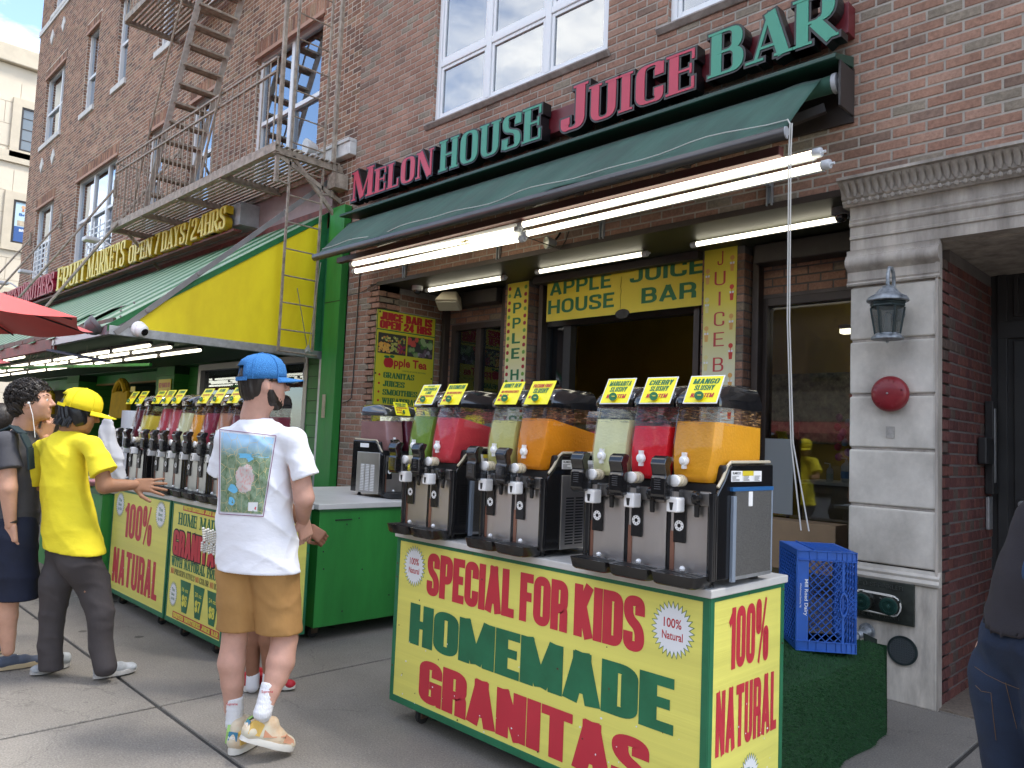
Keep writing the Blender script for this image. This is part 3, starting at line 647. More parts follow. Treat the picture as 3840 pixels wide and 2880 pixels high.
# entablature over the doorway
en = MB(); prof = [(.1, 2.757), (-.04, 2.757), (-.04, 2.822), (-.052, 2.828), (-.052, 2.842), (-.046, 2.848), (-.046, 2.905), (-.06, 2.912), (-.066, 2.925), (-.056, 2.938), (-.062, 2.95), (-.05, 2.96), (-.045, 2.985), (-.05, 3.02), (-.062, 3.035), (.1, 3.035)]
en.prism([(PX0, FY+a, z) for a, z in prof], (ENTR-PX0, 0, 0)); en.build('entablature', M_STONED, mel, smooth=True)
cn_ = MB(); prof = [(.1, 3.036), (-.085, 3.036), (-.09, 3.05), (-.10, 3.06), (-.10, 3.07), (-.115, 3.08), (-.12, 3.12), (-.14, 3.15), (-.175, 3.168), (-.18, 3.178), (-.2, 3.182), (-.2, 3.20), (.1, 3.20)]
cn_.prism([(PX0-.03, FY+a, z) for a, z in prof], (ENTR-PX0+.03, 0, 0)); cn_.build('cornice', M_STONED, mel, smooth=True)
# flutes: one upright leaf per 45 mm along the cornice, small eggs beneath
leaf = MB()
for i in range(9):
    t = i/8; zz_ = 3.085+.085*t; yy = -.118-.055*t*t
    for s in (-1, 0, 1): leaf.v.append((s*.017*(1 if t > .15 else .6), yy-(.014 if s == 0 else 0), zz_))
leaf.f = [(3*i+s, 3*i+s+1, 3*i+s+4, 3*i+s+3) for i in range(8) for s in (0, 1)]
ml_ = bpy.data.meshes.new('flute'); ml_.from_pydata(leaf.v, [], leaf.f); ml_.materials.append(M_STONED); ml_.polygons.foreach_set('use_smooth', [True]*len(ml_.polygons))
x = PX0; k = 0
while x < ENTR-.03:
    linked('flute', ml_, Matrix.Translation((x+.01, FY-.004, 0)), mel); x += .0445; k += 1
eg = MB().lathe([(.004, 0), (.012, .006), (.014, .016), (.010, .028), (.003, .034)], (0, -.104, 3.042), n=8); me_ = bpy.data.meshes.new('egg'); me_.from_pydata(eg.v, [], eg.f); me_.materials.append(M_STONED)
x = PX0+.01
while x < ENTR-.03: linked('egg', me_, Matrix.Translation((x, FY, 0)), mel); x += .0445
# doorway recess: brick jamb, ceiling, door
FJ = frame((PX1, FY+.03, 0), (0, 1, 0), (1, 0, 0))
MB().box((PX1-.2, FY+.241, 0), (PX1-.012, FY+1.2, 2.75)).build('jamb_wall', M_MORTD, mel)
FJ2 = frame((PX1-.012, FY+.05, 0), (0, 1, 0), (1, 0, 0))
MB().box((PX1-.011, FY-.038, 0), (PX1+.003, FY+.045, 2.755)).build('jamb_stone_edge', M_STONED, mel)
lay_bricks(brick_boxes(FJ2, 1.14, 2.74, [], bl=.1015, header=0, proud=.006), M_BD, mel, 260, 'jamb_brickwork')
MB().box((PX1-.2, FY+.1, 2.753), (ENTR, FY+1.4, 2.80)).build('doorway_ceiling', M_STONED, mel)
M_DOOR = mat('door_paint', (.030, .031, .032), .45, var=.2, vscale=3)
DY = FY+1.19
d = thing('x', None, None) if False else None
dr = MB().box((PX1-.02, DY, 0), (ENTR, DY+.1, 2.752)).build('door_frame', M_DOOR, mel)
for i, (x0, z0, x1, z1, dd) in enumerate(((PX1+.03, .0, PX1+.09, 2.752, .02), (PX1+.03, 2.30, ENTR, 2.42, .024))): MB().box((x0, DY-dd, z0), (x1, DY-.001, z1)).build('door_trim', M_DOOR, dr, bevel=.004)
tr = MB(); frame_rect(tr, PX1+.13, 2.45, ENTR-.05, 2.74, .03, DY-.02, DY-.001); tr.build('transom', M_DOOR, dr, bevel=.004)
dl = MB().box((PX1+.13, DY-.03, .02), (PX1+1.10, DY-.001, 2.28)).build('door', M_DOOR, mel, bevel=.005)
for x0, z0, x1, z1 in ((PX1+.23, 1.3, PX1+1.0, 2.15), (PX1+.23, .15, PX1+1.0, 1.05)):
    q = MB(); frame_rect(q, x0, z0, x1, z1, .03, DY-.045, DY-.029); q.build('door_panel', M_DOOR, dl, bevel=.006)
MB().prism([(PX1+.18+math.cos(t*math.pi/4+.39)*.045, DY-.047, 1.16+math.sin(t*math.pi/4+.39)*.045) for t in range(8)], (0, .016, 0)).build('lock_plate', M_BLACKM, dl, bevel=.003)
MB().lathe([(.024, 0), (.024, .012), (.015, .014)], (PX1+.18, DY-.047, 1.16), (0, -1, 0), 16).build('lock', M_GALV, dl, smooth=True)
MB().box((PX1-.2, FY+.0, .0), (ENTR, DY+.1, .012)).build('doorstep', mat('terrazzo', (.20, .165, .13), .6, vscale=60, var=.35, bump=.1), mel)
# ================================================================ channel letter sign over the awning
SGY = 4.86
M_LR = mat('letter_red', (.50, .045, .085), .38, var=.06, vscale=3); M_LG = mat('letter_green', (.055, .29, .19), .38, var=.06, vscale=3)
M_CAN = mat('letter_can', (.008, .008, .009), .3, spec=.6); M_MAR = mat('raceway_maroon', (.13, .014, .02), .35, var=.15, vscale=5)
sg = thing('channel_letter_sign', 'red and green raised letters on a maroon box above the dark green awning', 'shop sign', (-4.8, FY-.01, 4.25))
MB().box((-7.0, SGY+.02, 4.19), (-1.955, FY-.008, 4.40)).build('raceway', M_MAR, sg, bevel=.004)
FS = frame((0, SGY, 0), (1, 0, 0), (0, -1, 0))
for wd, xa, xb, zb, zt, mm, st, cc in (('MELON', -7.56, -6.11, 4.125, 4.40, M_LR, 'serif', 1.22), ('HOUSE', -5.97, -4.585, 4.115, 4.43, M_LG, 'serif', 1.0), ('JUICE', -4.345, -3.03, 4.10, 4.41, M_LR, 'serif', 1.2), ('BAR', -2.89, -1.995, 4.13, 4.46, M_LG, 'serif', 1.0)):
    h = (zt-zb)
    cans = write(wd, FS, xa, zb, h, xb-xa, st, depth=.105, z=-.01, m=M_CAN, parent=sg, grow=.016, caps1=cc, each='letter_can')
    faces = write(wd, FS, xa, zb, h, xb-xa, st, depth=.006, z=.0955, m=mm, caps1=cc, each='letter_face')
    for c, f_ in zip(cans, faces): setpar(f_, c)
# ================================================================ retractable awning
M_AWN = mat('awning_fabric', (.012, .062, .042), .75, var=.22, vscale=3, bump=.8, bscale=5, stretch=(1.6, .5, .5), sheen=.1, col2=(.028, .10, .07), detail=9); M_BAR = mat('awning_bar', (.10, .095, .095), .3, metal=.6, var=.2, vscale=9, stretch=(.3, 4, 4))
aw = thing('retractable_awning', 'dark green retractable awning rolled part way out below the raised letters', 'awning', (-4.6, FY-.01, 3.7))
hz = MB(); hz.prism([(-7.72, FY-.009, 4.07), (-7.72, FY-.30, 3.985), (-7.72, FY-.305, 3.955), (-7.72, FY-.29, 3.95), (-7.72, FY-.02, 3.99), (-7.72, FY-.009, 3.99)], (5.76, 0, 0)); hz.build('hood', mat('hood_green', (.012, .05, .035), .4, var=.2, vscale=5), aw, bevel=.004)
MB().box((-7.72, FY-.03, 3.62), (-1.955, FY-.009, 3.985)).build('back_plate', mat('back_plate', (.03, .022, .02), .5), aw)
MB().tube([(-7.68, FY-.17, 3.845), (-2.02, FY-.17, 3.845)], .058, 18).build('roller', M_AWN, aw, smooth=True)
MB().lathe([(.066, 0), (.066, .03), (.03, .035), (.03, .05)], (-2.022, FY-.17, 3.845), (1, 0, 0), 20).build('roller_cap', mat('grey_plastic', (.4, .41, .43), .4), aw, smooth=True)
eb = MB(); eb.box((-1.968, FY-.24, 3.66), (-1.952, FY-.02, 3.96)); eb.build('end_bracket', M_DARK, aw, bevel=.004)
# fabric with slack folds
nx, ny = 120, 14; vs = []; fs = []
for j in range(ny+1):
    t = j/ny
    for i in range(nx+1):
        s = i/nx; x = -7.64+(5.53+.10*t)*s - .10*t*(1-s)*0
        xr = -7.42*(1) if False else None
        x0_ = -7.60+t*.38; x1_ = -2.09+t*.07; x = x0_+(x1_-x0_)*s
        y = FY-.21-t*.64; z = 3.885-t*.565+.004*math.sin(math.pi*t)
        z += .015*math.sin(s*34+2.4*math.sin(t*2+s*9)+t*2)*t**.6+.016*math.sin(s*9.3+1)*t+ .02*max(0, math.sin(s*60+t*3))*max(0, s-.93)*14*(1-t)
        z += .016*math.exp(-((s-.47-.05*t)*40)**2)*math.sin(math.pi*min(1, t*1.2))
        vs.append((x, y, z))
for j in range(ny):
    for i in range(nx):
        a = j*(nx+1)+i; fs.append((a, a+1, a+nx+2, a+nx+1))
fa = MB().add(vs, fs).build('fabric', M_AWN, aw, smooth='all', fix=False); sl = fa.modifiers.new('s', 'SOLIDIFY'); sl.thickness = .002
bar = MB(); pf = [(0, 0), (-.022, .010), (-.044, .004), (-.052, -.018), (-.046, -.045), (-.03, -.060), (-.012, -.062), (-.008, -.036), (.014, -.03), (.014, -.008)]
bar.prism([(-7.27, FY-.83+a, 3.325+b) for a, b in pf], (5.255, 0, 0)); bar.build('front_bar', M_BAR, aw, smooth=True)
MB().prism([(-2.014, FY-.83+a, 3.325+b) for a, b in pf], (.008, 0, 0)).build('bar_end_cap', mat('grey_plastic', (.4, .41, .43), .4), aw)
for xa, xb, xe in ((-2.1, -3.0, -2.9), (-6.9, -6.0, -6.2), (-4.7, -4.0, -4.1)):
    am = MB(); am.beam((xa, FY-.12, 3.72), (xb, FY-.36, 3.50), .045, .06); am.beam((xb, FY-.36, 3.50), (xe, FY-.80, 3.29), .04, .05); am.lathe([(.035, -.04), (.035, .04)], (xb, FY-.36, 3.50), (0, 0, 1), 12); am.build('folding_arm', M_DARK, aw)
MB().box((-7.3, FY-.56, 3.30), (-2.2, FY-.50, 3.36)).build('support_rail', mat('rail_maroon', (.07, .02, .02), .5), aw, bevel=.004)
# dead gutter twine stretched across the cloth and hanging to the crate
rope = MB(); pts = []
for i in range(41):
    s = i/40; pts.append((-7.22+5.17*s, FY-.79+.02*math.sin(s*40), 3.40+.012*math.sin(s*23)+.02*s))
pts += [(-2.03, FY-.80, 3.40), (-2.005, FY-.82, 3.36), (-2.0, FY-.84, 3.2), (-1.99, FY-.845, 2.2), (-1.96, FY-.84, 1.5), (-1.90, FY-.83, 1.02)]
rope.tube(pts, .0042, 6); pts2 = [(p[0]+.012, p[1], p[2]) for p in pts[-5:-1]]+[(-1.86, FY-.82, 1.02)]; rope.tube(pts2, .0042, 6)
tag(rope.build('rope', mat('rope_white', (.55, .54, .50), .8)), 'pale cord along the awning front hanging down to the blue crate', 'rope')
# ================================================================ tube lights
M_CAP = mat('lamp_cap', (.62, .65, .68), .35)
def tubelamp(label, p, q, r=.024, group='tube lights of the juice bar', double=0):
    t = thing('tube_light', label, 'light', p, group)
    d = (Vector(q)-Vector(p)).normalized()
    for k in range(1+(double > 0)):
        o = Vector((.055*k, 0, -.086*k))*1.0
        a = Vector(p)+o; b = Vector(q)+o
        MB().tube([a+d*.03, b-d*.03], r, 12).build('tube', M_TUBE, t, smooth=True)
        c = MB(); c.lathe([(r+.004, 0), (r+.007, .01), (r+.007, .05), (r+.003, .055)], a-d*.02, d, 14); c.lathe([(r+.004, 0), (r+.007, .01), (r+.007, .05), (r+.003, .055)], b+d*.02, -d, 14); c.lathe([(.009, 0), (.009, .03)], b+d*.045, -d, 8); c.build('end_cap', M_CAP, t, smooth=True)
        MB().box((a.x+.03, a.y+r*.75, a.z-.012), (b.x-.03, a.y+r+.022, a.z+.03)).build('housing', M_CAP, t, bevel=.003)
    return t
tubelamp('long pair of lit white tubes under the right half of the awning', (-4.52, 4.5, 3.262), (-1.975, 4.5, 3.275), double=1)
tubelamp('pair of lit white tubes carrying dry straw under the left awning half', (-7.08, 4.5, 3.27), (-4.545, 4.5, 3.228), double=1)
tubelamp('leftmost short lit tube in the recess ceiling, near the menu board', (-6.93, 5.43, 3.125), (-5.69, 5.45, 3.125), .022)
tubelamp('middle short lit tube in the recess ceiling, over the yellow banner', (-5.21, 5.45, 3.125), (-3.92, 5.46, 3.125), .02)
tubelamp('rightmost short lit tube in the recess ceiling, beside the stone pilaster', (-3.43, 5.44, 3.125), (-2.2, 5.42, 3.125), .02)
ss = thing('strut_channel', 'galvanised channel struts holding the tube lights on the brick lintel', 'bracket', (-4.6, FY, 3.2))
for X in (-6.78, -5.29, -4.03, -2.53):
    s = MB(); s.box((X-.022, FY-.035, 3.17), (X-.014, FY-.01, 3.34)); s.box((X+.014, FY-.035, 3.17), (X+.022, FY-.01, 3.34)); s.box((X-.022, FY-.012, 3.17), (X+.022, FY-.0085, 3.34))
    s.beam((X, FY-.03, 3.32), (X, FY-.47, 3.30), .03, .03); s.build('strut', M_GALV, ss)
wd_ = MB(); rr = random.Random(5)
for cx, n_ in ((-5.2, 60), (-6.35, 30)):
    for k in range(n_):
        a = Vector((cx+rr.gauss(0, .02), 4.475, 3.22)); b = a+Vector((rr.gauss(0, .055), -.012+rr.gauss(0, .01), rr.gauss(-.0, .03))); wd_.tube([a, (a+b)/2+Vector((0, -.01, .006)), b], .0014, 3, False)
tag(wd_.build('dry_weed', mat('straw', (.55, .48, .24), .8)), 'dry straw tufts caught on the left pair of tube lights', 'straw', kind=None)
# flood lamp, cameras, beige floodlight
fl = thing('flood_lamp', 'small round flood lamp hanging between the two pairs of tube lights', 'lamp', (-4.546, 4.87, 3.19))
MB().lathe([(.012, .10), (.03, .085), (.05, .03), (.056, 0), (.052, -.004)], (-4.546, 4.85, 3.19), (.35, .93, .1), 24).build('lamp_body', M_GALV, fl, smooth=True)
MB().lathe([(.05, 0), (.03, .008), (.001, .011)], (-4.547, 4.847, 3.19), (-.35, -.93, -.1), 24).build('lens', mat('lens', (.6, .6, .5), .15, coat=1), fl, smooth=True)
MB().tube([(-4.52, 4.9, 3.19), (-4.50, 4.95, 3.26), (-4.51, 4.985, 3.3)], .01, 8).build('lamp_bracket', M_BLACKM, fl)
def domecam(x, y, z, label, m):
    t = thing('dome_camera', label, 'camera', (x, y, z))
    MB().lathe([(.062, 0), (.064, -.012), (.064, -.045), (.056, -.05)], (x, y, z), (0, 0, 1), 24).build('housing', m, t, smooth=True)
    MB().lathe([(.043, -.05), (.042, -.066), (.032, -.085), (.016, -.096), (.002, -.098)], (x, y, z), (0, 0, 1), 20).build('dome', mat('smoked_dome', (.012, .012, .014), .05, coat=1), t, smooth=True)
domecam(-6.98, 5.32, SOF-.012, 'white dome camera under the soffit above the yellow menu board', mat('camera_white', (.6, .6, .6), .4))
domecam(-2.16, 5.3, SOF-.012, 'grey dome camera at the right end of the soffit beside the stone cornice', mat('camera_grey', (.22, .22, .23), .4))
bx_ = thing('wall_floodlight', 'boxy cream floodlight with a tilted face under the soffit next to the menu board', 'light', (-6.75, 5.62, 3.0))
Mx = Matrix.Translation((-6.74, 5.62, 3.02)) @ Matrix.Rotation(rad(28), 4, 'Z') @ Matrix.Rotation(rad(-30), 4, 'X')
MB().prism([(-.14, -.08, -.10), (.14, -.08, -.10), (.14, .02, -.10), (-.14, .02, -.10)], (0, 0, .001)).xf(Mx)
b2 = MB().add([(-.14, -.12, -.09), (.14, -.12, -.09), (.15, .07, -.10), (-.15, .07, -.10), (-.09, -.09, .06), (.09, -.09, .06), (.10, .05, .08), (-.10, .05, .08)], [(0, 3, 2, 1), (4, 5, 6, 7), (0, 1, 5, 4), (1, 2, 6, 5), (2, 3, 7, 6), (3, 0, 4, 7)]).xf(Mx); b2.build('shell', mat('cream_plastic', (.40, .36, .27), .5), bx_, bevel=.014, smooth=True)
MB().box((-.125, -.10, -.098), (.125, .055, -.112)).xf(Mx).build('lens_panel', mat('cream_lens', (.48, .46, .38), .3), bx_, bevel=.004)
# cables
cb = MB(); cb.tube([(-7.66, 4.985, 3.45), (-7.665, 4.985, 3.2), (-7.68, 4.985, 2.1), (-7.69, 4.98, 1.86), (-7.74, 4.98, 1.83), (-7.86, 4.975, 1.80)], .006, 6)
tag(cb.build('power_cable', M_BLACKM), 'black cable running down the brick left of the menu board', 'cable')
cb = MB(); cb.tube([(-4.55, 4.52, 3.19), (-4.50, 4.75, 3.16), (-4.47, 4.95, 3.14), (-4.44, 4.985, 3.22), (-4.40, 4.98, 3.30)], .004, 6); cb.tube([(-7.9, 4.98, 3.09), (-7.6, 4.98, 3.10), (-7.3, 4.98, 3.165)], .004, 6)
tag(cb.build('lamp_cable', M_BLACKM), 'thin dark cable sagging between the tube lights and the brick', 'cable')
# ================================================================ signs of the recess
def board(name, label, M, w, h, m, t=.006, cat='sign', edge=None):
    tg = thing(name, label, cat, M.translation)
    b = MB().box((0, 0, -t), (w, h, 0)).xf(M); b.build('board', m, tg)
    return tg
def disc(M, x, y, r, z=.002, n=14, rx=None):
    return [M @ Vector((x+(rx or r)*math.cos(6.2832*k/n), y+r*math.sin(6.2832*k/n), z)) for k in range(n)]
def burst(M, x, y, r, tg, txt, n=28, z=.0015, ax=.8, red=True):
    """white sunburst with a green rim and two or three words"""
    for rr_, mm, zz, nm in ((1.06, M_SG, z, 'burst_rim'), (1.0, M_SW, z+.0006, 'burst')):
        p = [M @ Vector((x+(r*rr_ if k % 2 == 0 else r*.76*rr_)*ax*math.cos(math.pi*k/n), y+(r*rr_ if k % 2 == 0 else r*.76*rr_)*math.sin(math.pi*k/n), zz)) for k in range(2*n)]
        c = M @ Vector((x, y, zz)); MB().add([c]+p, [(0, 1+k, 1+(k+1) % (2*n)) for k in range(2*n)]).build(nm, mm, tg, fix=False)
    L_ = txt.split('|')
    for i, s in enumerate(L_):
        hh = r*(.30 if len(L_) == 2 else .24); yy = y+((len(L_)-1)/2-i)*hh*1.45-hh/2
        wq = r*ax*(1.05 if len(s) > 4 else .9)*(.95 if len(L_) == 2 else .85)
        ftext(s, M, x-wq/2, yy, hh*(1.15 if i == 0 else 1), wq, M_RED if red else M_SG, 'burst_text', tg, bold=.015, z=z+.0012)
# banner over the hatch
Mb = frame((-5.41, 5.815, 2.69), (1, 0, 0), (0, -1, 0))
bn = board('banner_sign', 'wide yellow banner with green words under the shutter box of the serving hatch', Mb, 1.87, .40, M_SY2)
for s, x0, y0, h, w in (('APPLE', .04, .270, .145, .80), ('HOUSE', .022, .075, .145, .86), ('JUICE', 1.06, .285, .145, .80), ('BAR', 1.20, .075, .145, .585)): write(s, Mb, x0, y0, h, w, 'wide', m=M_SG, parent=bn)
MB().add(disc(Mb, .985, .0, .045, .003, 20, .085), [tuple(range(20))]).build('notch', M_BLACKM, bn, fix=False)
MB().tube([Mb @ Vector((.96+.006*math.sin(k*1.3)*(1 if 3 < k < 9 else .2), .36-k*.024, .003)) for k in range(14)], .0016, 4).build('wire', M_BLACKM, bn)
MB().box((-5.53, 5.72, 3.085), (-3.56, 5.80, 3.155)).build('shutter_cover', M_DARK, mel)
# vertical sign with apples
Ma = frame((-5.975, 5.79, 1.35), (1, 0, 0), (0, -1, 0)); va = board('vertical_sign', 'tall narrow sign with green letters APPLE HOU down a pier, edged with apples', Ma, .312, 1.80, None)
mg = bpy.data.materials.new('sign_fade'); mg.use_nodes = True; _n = mg.node_tree; _b = _n.nodes['Principled BSDF']; _b.inputs['Roughness'].default_value = .4
_t = _n.nodes.new('ShaderNodeTexCoord'); _s = _n.nodes.new('ShaderNodeSeparateXYZ'); _r = _n.nodes.new('ShaderNodeMapRange'); _r.inputs[1].default_value = .55; _r.inputs[2].default_value = 1.35
_m = _n.nodes.new('ShaderNodeMix'); _m.data_type = 'RGBA'; _m.inputs[6].default_value = (.70, .74, .66, 1); _m.inputs[7].default_value = (.78, .66, .06, 1)
_n.links.new(_t.outputs['Object'], _s.inputs[0]); _n.links.new(_s.outputs[2], _r.inputs[0]); _n.links.new(_r.outputs[0], _m.inputs[0]); _n.links.new(_m.outputs[2], _b.inputs[0])
for c in children(va): c.data.materials.clear(); c.data.materials.append(mg)
# (board mesh is built in world metres: shift so object Z runs up from the sign's foot)
for c in children(va):
    for v in c.data.vertices: v.co.z -= 1.35
    c.location.z += 1.35
for i, ch in enumerate('APPLE'): write(ch, Ma, .095, 1.63-i*.165, .115, .125, 'wide', m=M_SG, parent=va, name='letter')
for i, ch in enumerate('HOUSE'): write(ch, Ma, .095, .74-i*.165, .115, .125, 'wide', m=M_SG, parent=va, name='letter')
M_AR = mat('apple_red', (.36, .02, .03), .4); M_AG = mat('apple_green', (.16, .34, .05), .4)
def apples(M, tg, xs_, y0, y1, stp, r=.021):
    k = 0; y = y1
    while y > y0:
        for j, x in enumerate(xs_):
            mm = M_AR if (k+j) % 3 != 1 else M_AG
            a = MB().add(disc(M, x-.3*r, y, r, .0016, 10, r*.75)+disc(M, x+.3*r, y, r, .0019, 10, r*.75), [tuple(range(10)), tuple(range(10, 20))])
            a.add([M @ Vector((x, y+r*.8, .002)), M @ Vector((x+.004, y+r*.8, .002)), M @ Vector((x+.010, y+r*1.7, .002))], [(0, 1, 2)]); a.build('apple_print', mm, tg, fix=False)
        y -= stp; k += 1
apples(Ma, va, (.035, .277), .05, 1.74, .078)
# vertical sign with juices
Mj = frame((-3.535, 5.79, 1.35), (1, 0, 0), (0, -1, 0)); vj = board('vertical_sign', 'tall yellow sign with red letters JUICE BA down the right brick pier', Mj, .31, 1.82, mg)
for c in children(vj):
    for v in c.data.vertices: v.co.z -= 1.35
    c.location.z += 1.35
for i, (ch, wq, oy) in enumerate((('J', .055, 0), ('U', .105, 0), ('I', .02, 0), ('C', .10, 0), ('E', .10, 0), ('B', .10, -.04), ('A', .10, -.04), ('R', .1, -.04))): write(ch, Mj, .155-wq/2, 1.665-i*.175+oy, .12, wq, 'slim', m=mat('juice_red', (.55, .06, .06), .4), parent=vj, name='letter')
for i in range(7):
    for j, x in enumerate((.035, .268)):
        y = 1.56-i*.25+(.09 if j else 0); col = ((.75, .42, .12), (.62, .05, .03), (.75, .68, .30), (.72, .38, .10))[(i*2+j*3) % 4]
        mm = mat('juice_%d' % ((i*2+j*3) % 4), col, .4)
        g = MB().add([Mj @ Vector(p) for p in ((x-.014, y-.05, .0015), (x+.014, y-.05, .0015), (x+.019, y+.01, .0015), (x-.019, y+.01, .0015))], [(0, 1, 2, 3)]); g.add(disc(Mj, x, y+.065, .021, .0018, 12), [tuple(range(12))]); g.add([Mj @ Vector(p) for p in ((x-.003, y+.01, .002), (x+.003, y+.01, .002), (x+.003, y+.06, .002), (x-.003, y+.06, .002))], [(0, 1, 2, 3)]); g.build('juice_print', mm, vj, fix=False)
        w_ = MB().add([Mj @ Vector(p) for p in ((x-.019, y+.01, .0016), (x+.019, y+.01, .0016), (x+.022, y+.028, .0016), (x-.022, y+.028, .0016))], [(0, 1, 2, 3)]); w_.build('glass_print', M_SW, vj, fix=False)
# menu board on the side wall
Mm = frame((-7.243, 4.972, 1.50), (0, 1, 0), (1, 0, 0)); mw, mh = .852, 1.375
mn = board('menu_board', 'yellow menu board reading JUICE BAR IS OPEN 24 HRS on the brick side wall', Mm, mw, mh, mat('menu_yellow', (.62, .56, .04), .35, var=.04, vscale=2))
e = MB()
for a, b in (((0, mh-.006), (mw, mh)), ((0, 0), (.01, mh)), ((mw-.007, 0), (mw, mh)), ((0, mh-.235), (mw, mh-.223))):
    q = MB().box((a[0], a[1], 0), (b[0], b[1], .002)).xf(Mm); e.add(q.v, q.f)
e.build('board_edge', M_SG, mn)
write('JUICE BAR IS', Mm, .045, mh-.115, .088, .75, 'imp', m=M_RED, parent=mn, grow=.003); write('OPEN 24 HRS', Mm, .045, mh-.212, .088, .75, 'imp', m=M_RED, parent=mn, grow=.003)
def photo(M, x0, y0, x1, y1, name, seed, parts, tg):
    MB().add([M @ Vector(p) for p in ((x0, y0, .0015), (x1, y0, .0015), (x1, y1, .0015), (x0, y1, .0015))], [(0, 1, 2, 3)]).build(name, mat('print_dark', (.05, .05, .045), .4), tg, fix=False)
    rr = random.Random(seed); n = 0
    for (fx0, fy0, fx1, fy1), r, cols, cnt in parts:
        for ci, col in enumerate(cols):
            g = MB()
            for k in range(cnt//len(cols)):
                n += 1; cx = x0+(x1-x0)*rr.uniform(fx0, fx1); cy_ = y0+(y1-y0)*rr.uniform(fy0, fy1); g.add(disc(M, cx, cy_, r*rr.uniform(.8, 1.2), .0018+n*.000006, 8), [tuple(range(8))])
            g.build('fruit_print', mat('fruit_%d_%d_%d' % tuple(int(c*100) for c in col), col, .4), tg, fix=False)
photo(Mm, .03, mh-.50, .425, mh-.265, 'photo_print', 1, [((.04, .1, .42, .5), .014, [(.70, .33, .06), (.75, .42, .10)], 60), ((.45, .15, .75, .55), .014, [(.55, .52, .16), (.35, .42, .10)], 40), ((.7, .1, .96, .5), .014, [(.40, .06, .04), (.25, .03, .10)], 30), ((.08, .6, .95, .85), .012, [(.70, .60, .20), (.60, .25, .06), (.3, .4, .1)], 36)], mn)
photo(Mm, .445, mh-.50, .825, mh-.265, 'photo_print', 2, [((.05, .5, .35, .9), .03, [(.60, .10, .08)], 8), ((.4, .5, .95, .9), .030, [(.08, .20, .05), (.30, .42, .20)], 16), ((.05, .1, .4, .4), .026, [(.08, .2, .06), (.25, .35, .15)], 12), ((.45, .1, .95, .35), .02, [(.3, .28, .33), (.15, .1, .14)], 18)], mn)
ap = MB().add(disc(Mm, .17, mh-.60, .058, .002, 18, .05)+disc(Mm, .208, mh-.60, .058, .0022, 18, .05), [tuple(range(18)), tuple(range(18, 36))]); ap.build('apple_print', M_RED, mn, fix=False)
MB().add(disc(Mm, .16, mh-.535, .016, .0024, 12, .04)+disc(Mm, .235, mh-.525, .016, .0024, 12, .035), [tuple(range(12)), tuple(range(12, 24))]).build('leaf_print', M_SG, mn, fix=False)
ftext('pple Tea', Mm, .265, mh-.665, .13, .48, M_RED, 'lettering', mn, bold=.03, z=.0026); ftext('CREATED BY UNITED BROTHERS', Mm, .39, mh-.688, .018, .345, M_SG, 'lettering', mn, z=.002)
for i, s in enumerate(('GRANITAS', 'JUICES', 'SMOOTHIES', 'WHEATGRASS', 'GINGER SHOT')):
    write(s, Mm, .13, mh-.775-i*.098, .062, .062*.88*len(s)*(1 if s != 'JUICES' else .92), 'cserif', m=M_SG, parent=mn, grow=.002); MB().add(disc(Mm, .072, mh-.745-i*.098, .014, .002), [tuple(range(14))]).build('bullet', M_RED, mn, fix=False)
for x, y in ((.035, mh-.03), (.79, mh-.03), (.018, .64), (.825, .64)): MB().lathe([(.011, 0), (.011, .003)], Mm @ Vector((x, y, 0)), (1, 0, 0), 10).build('screw', M_BLACKM, mn)
# ================================================================ things on the stone doorway
M_ZINC = mat('weathered_zinc', (.16, .18, .20), .5, metal=.5, var=.5, vscale=22, col2=(.38, .41, .44))
M_VERD = mat('verdigris_black', (.035, .05, .05), .45, metal=.4, var=.3, vscale=15)
lp = thing('wall_lantern', 'black and grey carriage lantern hanging on the stone pilaster beside the doorway', 'lantern', (-1.667, FY-.03, 2.39))
lx, ly = -1.672, 4.80
MB().lathe([(.012, .10), (.03, .095), (.05, .075), (.075, .045), (.105, .03), (.118, .012), (.118, .004), (.112, 0)], (lx, ly, 2.372), (0, 0, 1), 24).build('lantern_roof', M_ZINC, lp, smooth=True)
MB().lathe([(.10, 0), (.104, -.012), (.098, -.02), (.102, -.03), (.095, -.036)], (lx, ly, 2.372), (0, 0, 1), 6).build('lantern_collar', M_VERD, lp)
h6 = [(math.cos(math.pi*k/3+.26), math.sin(math.pi*k/3+.26)) for k in range(6)]
for k in range(6):
    a, b = h6[k], h6[(k+1) % 6]; R0, R1 = .068, .093
    MB().beam((lx+a[0]*R0, ly+a[1]*R0, 2.178), (lx+a[0]*R1, ly+a[1]*R1, 2.337), .009, .009).build('lantern_post', M_VERD, lp)
    MB().add([(lx+a[0]*R0*.97, ly+a[1]*R0*.97, 2.18), (lx+b[0]*R0*.97, ly+b[1]*R0*.97, 2.18), (lx+b[0]*R1*.97, ly+b[1]*R1*.97, 2.336), (lx+a[0]*R1*.97, ly+a[1]*R1*.97, 2.336)], [(0, 1, 2, 3)]).build('lantern_pane', mat('lantern_glass', (.10, .11, .105), .12, coat=.5, alpha=.55), lp, fix=False)
MB().lathe([(.02, 0), (.022, .02), (.02, .10), (.005, .12)], (lx, ly, 2.19), (0, 0, 1), 10).build('lantern_bulb', mat('old_bulb', (.3, .31, .29), .3), lp, smooth=True)
MB().lathe([(.068, 0), (.072, -.008), (.088, -.02), (.09, -.035), (.06, -.04), (.01, -.042), (.008, -.055)], (lx, ly, 2.18), (0, 0, 1), 24).build('lantern_base', M_ZINC, lp, smooth=True)
